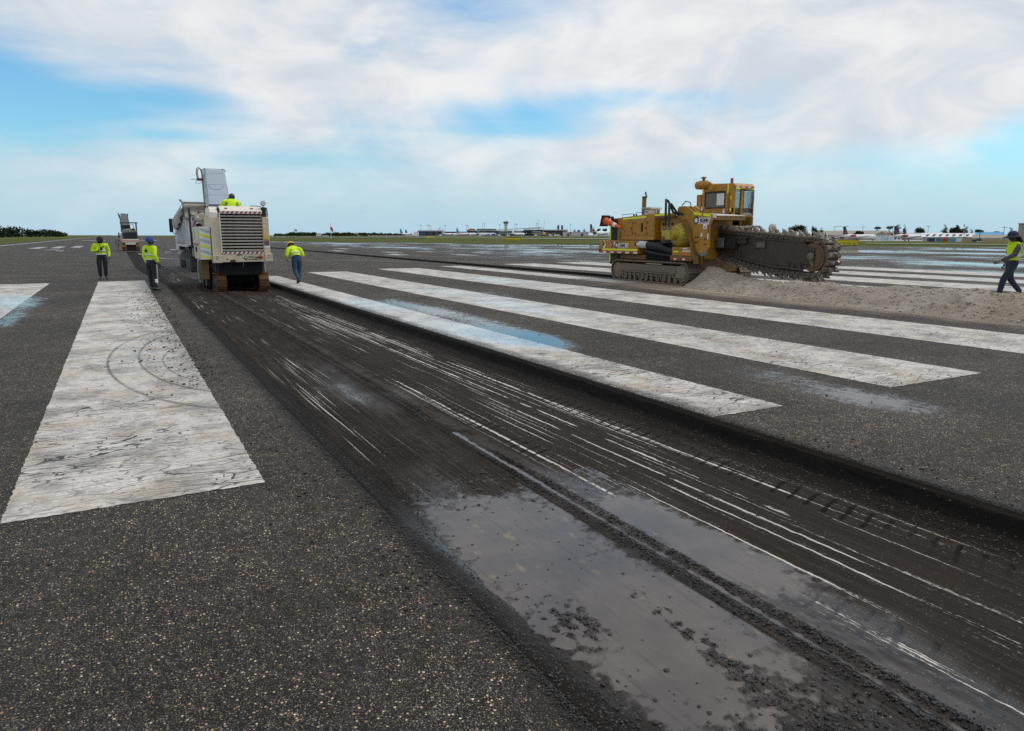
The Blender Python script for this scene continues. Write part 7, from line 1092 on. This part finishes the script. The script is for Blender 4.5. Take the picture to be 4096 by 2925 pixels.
for i, (a, r, h, w, k, lab) in enumerate(((50.1, 690, 15.2, 6.5, 'dark', 'largest dark round tree behind the boom'), (49.6, 700, 12.0, 4.2, 'dark', 'dark tree at the left shoulder of the largest one behind the boom'), (51.1, 690, 13.2, 3.6, 'dark', 'dark tree with a pointed top right of the largest one'), (51.55, 690, 11.0, 4.2, 'pine', 'wispy tree at the right end of the group behind the boom'), (54.0, 690, 8.5, 4.2, 'dark', 'low dark tree peeping over the tan hangar behind the left airliner'), (55.15, 760, 12.2, 3.0, 'palm', 'palm tree left of the orange sign'), (55.9, 770, 12.6, 3.0, 'palm', 'palm tree above the white office'), (56.4, 720, 14.4, 3.0, 'pine', 'tallest wispy pine beside the right T-tail'), (56.8, 720, 13.0, 2.6, 'pine', 'narrow wispy pine right of the tallest one'), (57.75, 740, 11.8, 4.5, 'dark', 'dark round tree above the right airliner nose'), (59.26, 600, 12.2, 3.2, 'pine', 'bare-topped pine over the white hangar roof'), (59.68, 600, 10.2, 2.4, 'dark', 'small dark tree left of the tall dark one'), (60.02, 600, 11.7, 3.6, 'dark', 'tall dark tree behind the right end of the white hangar'), (60.4, 600, 11.4, 3.4, 'pine', 'wispy pine right of the tall dark tree'), (60.75, 620, 8.6, 2.6, 'pine', 'small thin pine before the blue roof'), (61.2, 640, 9., 3.4, 'mid', 'green round tree beside the pole before the blue roof'), (62.15, 640, 8.2, 3.6, 'mid', 'green bush-like tree left of the crossarm pole'), (62.95, 620, 9.2, 3.0, 'pine', 'thin pine left of the tall beige building'))): tree(a, r, h, w, k, lab, T, 100 + i)
for i, (a, h, w, k, lab) in enumerate(((33.4, 11.4, 3.6, 'pine', 'first small pine left of the brown-tailed freighter'), (33.75, 10.6, 3.4, 'dark', 'second small tree left of the brown-tailed freighter'), (34.17, 13.6, 3.8, 'pine', 'taller pine just left of the brown tail'), (34.9, 15.6, 3.2, 'pine', 'pointed pine just right of the brown tail'), (35.3, 12.8, 4.6, 'dark', 'broad dark tree over the freighter fuselage'), (35.75, 12.6, 4.2, 'dark', 'dark tree farthest right, behind the radiator of the trencher'))): tree(a, 1220, h, w, k, lab, 'trees behind the cargo shed', 140 + i)
def treeline(name, pts, label, seed, mat='leaf_dark', sz=.9):
    """far wood that reads as one mass"""
    g = random.Random(seed); bl = []
    for (a0, a1, r, h) in pts:
        n = max(3, int((a1 - a0) * r * .0175 / 5))
        for i in range(n): a = a0 + (a1 - a0) * (i + g.random()) / n; x, y = far(a, r + g.uniform(-12, 12)); hh = h * g.uniform(.55, 1.05); bl.append((x, y, hh * .46, 5.2 * g.uniform(.7, 1.3), 4.6, hh * .54))
    o = leaf_crown(name, mat, None, bl, 200 * len(bl), sz, seed); tag(o, label, None, None, 'stuff'); return o
treeline('wood', [(-7.8, -6.0, 640, 9.8), (-6.8, -5.0, 690, 9.6), (-5.8, -4.2, 750, 9.0), (-4.8, -3.5, 820, 8.2), (-4.1, -3.2, 900, 7.2)], 'dark green wood beyond the grass on the far left', 61)
treeline('wood', [(10.3, 12, 1500, 4.5), (11.2, 13., 1420, 7.4), (12.5, 16., 1350, 6.6), (15.5, 20.2, 1400, 6.2)], 'low green treeline along the horizon beyond the windsock', 62, 'leaf_mid', 1.2)
# parked clutter in the yard before the white hangar
for i, (a, w, h, m_, lab) in enumerate(((58.55, 1.5, 2.2, 'tail_navy', 'navy container in the yard, leftmost'), (58.95, 1.3, 1.9, 'tail_teal', 'teal crate in the yard'), (59.3, 1.8, 2.4, 'brick_red', 'rust-brown container in the yard'), (59.75, 1.4, 2.0, 'roof_blue', 'bright blue crate in the yard'), (60.1, 1.6, 2.3, 'far_white', 'white container in the yard'), (60.55, 2.2, 2.1, 'wall_tan', 'tan container in the yard'), (61.0, 1.2, 1.6, 'far_dark', 'dark grey crate in the yard, rightmost'))):
    x, y = far(a, 535); g = thing('yard_container', (x, y, lz(x, y)), lab, 'container', 'containers in the hangar yard', -R(a), local=True); place(MB().box(-w, w, 0, 2, 0, h).mesh('container_box', MATS[m_]), 'container_box', g)
    for k in range(4): q = -w + (k + .5) * w / 2; place(MB().box(q - .06, q + .06, -.06, -.001, .1, h - .1).mesh('rib', MATS[m_]), 'rib', g)
# ------------------------------------------------------------------ dust thrown up beside the milling drum
m, t = newmat('dust'); P = t.obj(); x, y, z = t.sep(P); n = t.noise(P, .9, 4., .6); dn = t.mul(t.ss(n, .44, .72), t.mul(t.ss(z, 1.5, .0), t.mul(t.blob(x, y, 2.0, 30.5, .9, 4.2), .16)))
v_ = t.node('VolumePrincipled', {'Color': (.62, .58, .54), 'Density': dn, 'Anisotropy': .1}); t.L.new(v_.outputs[0], t.node('OutputMaterial').inputs['Volume'])
tag(MB().box(.2, 3.9, 25.4, 38., -.16, 1.6).build('dust_cloud', 'dust'), 'thin grey dust drifting left of the near milling machine', None, None, 'stuff')
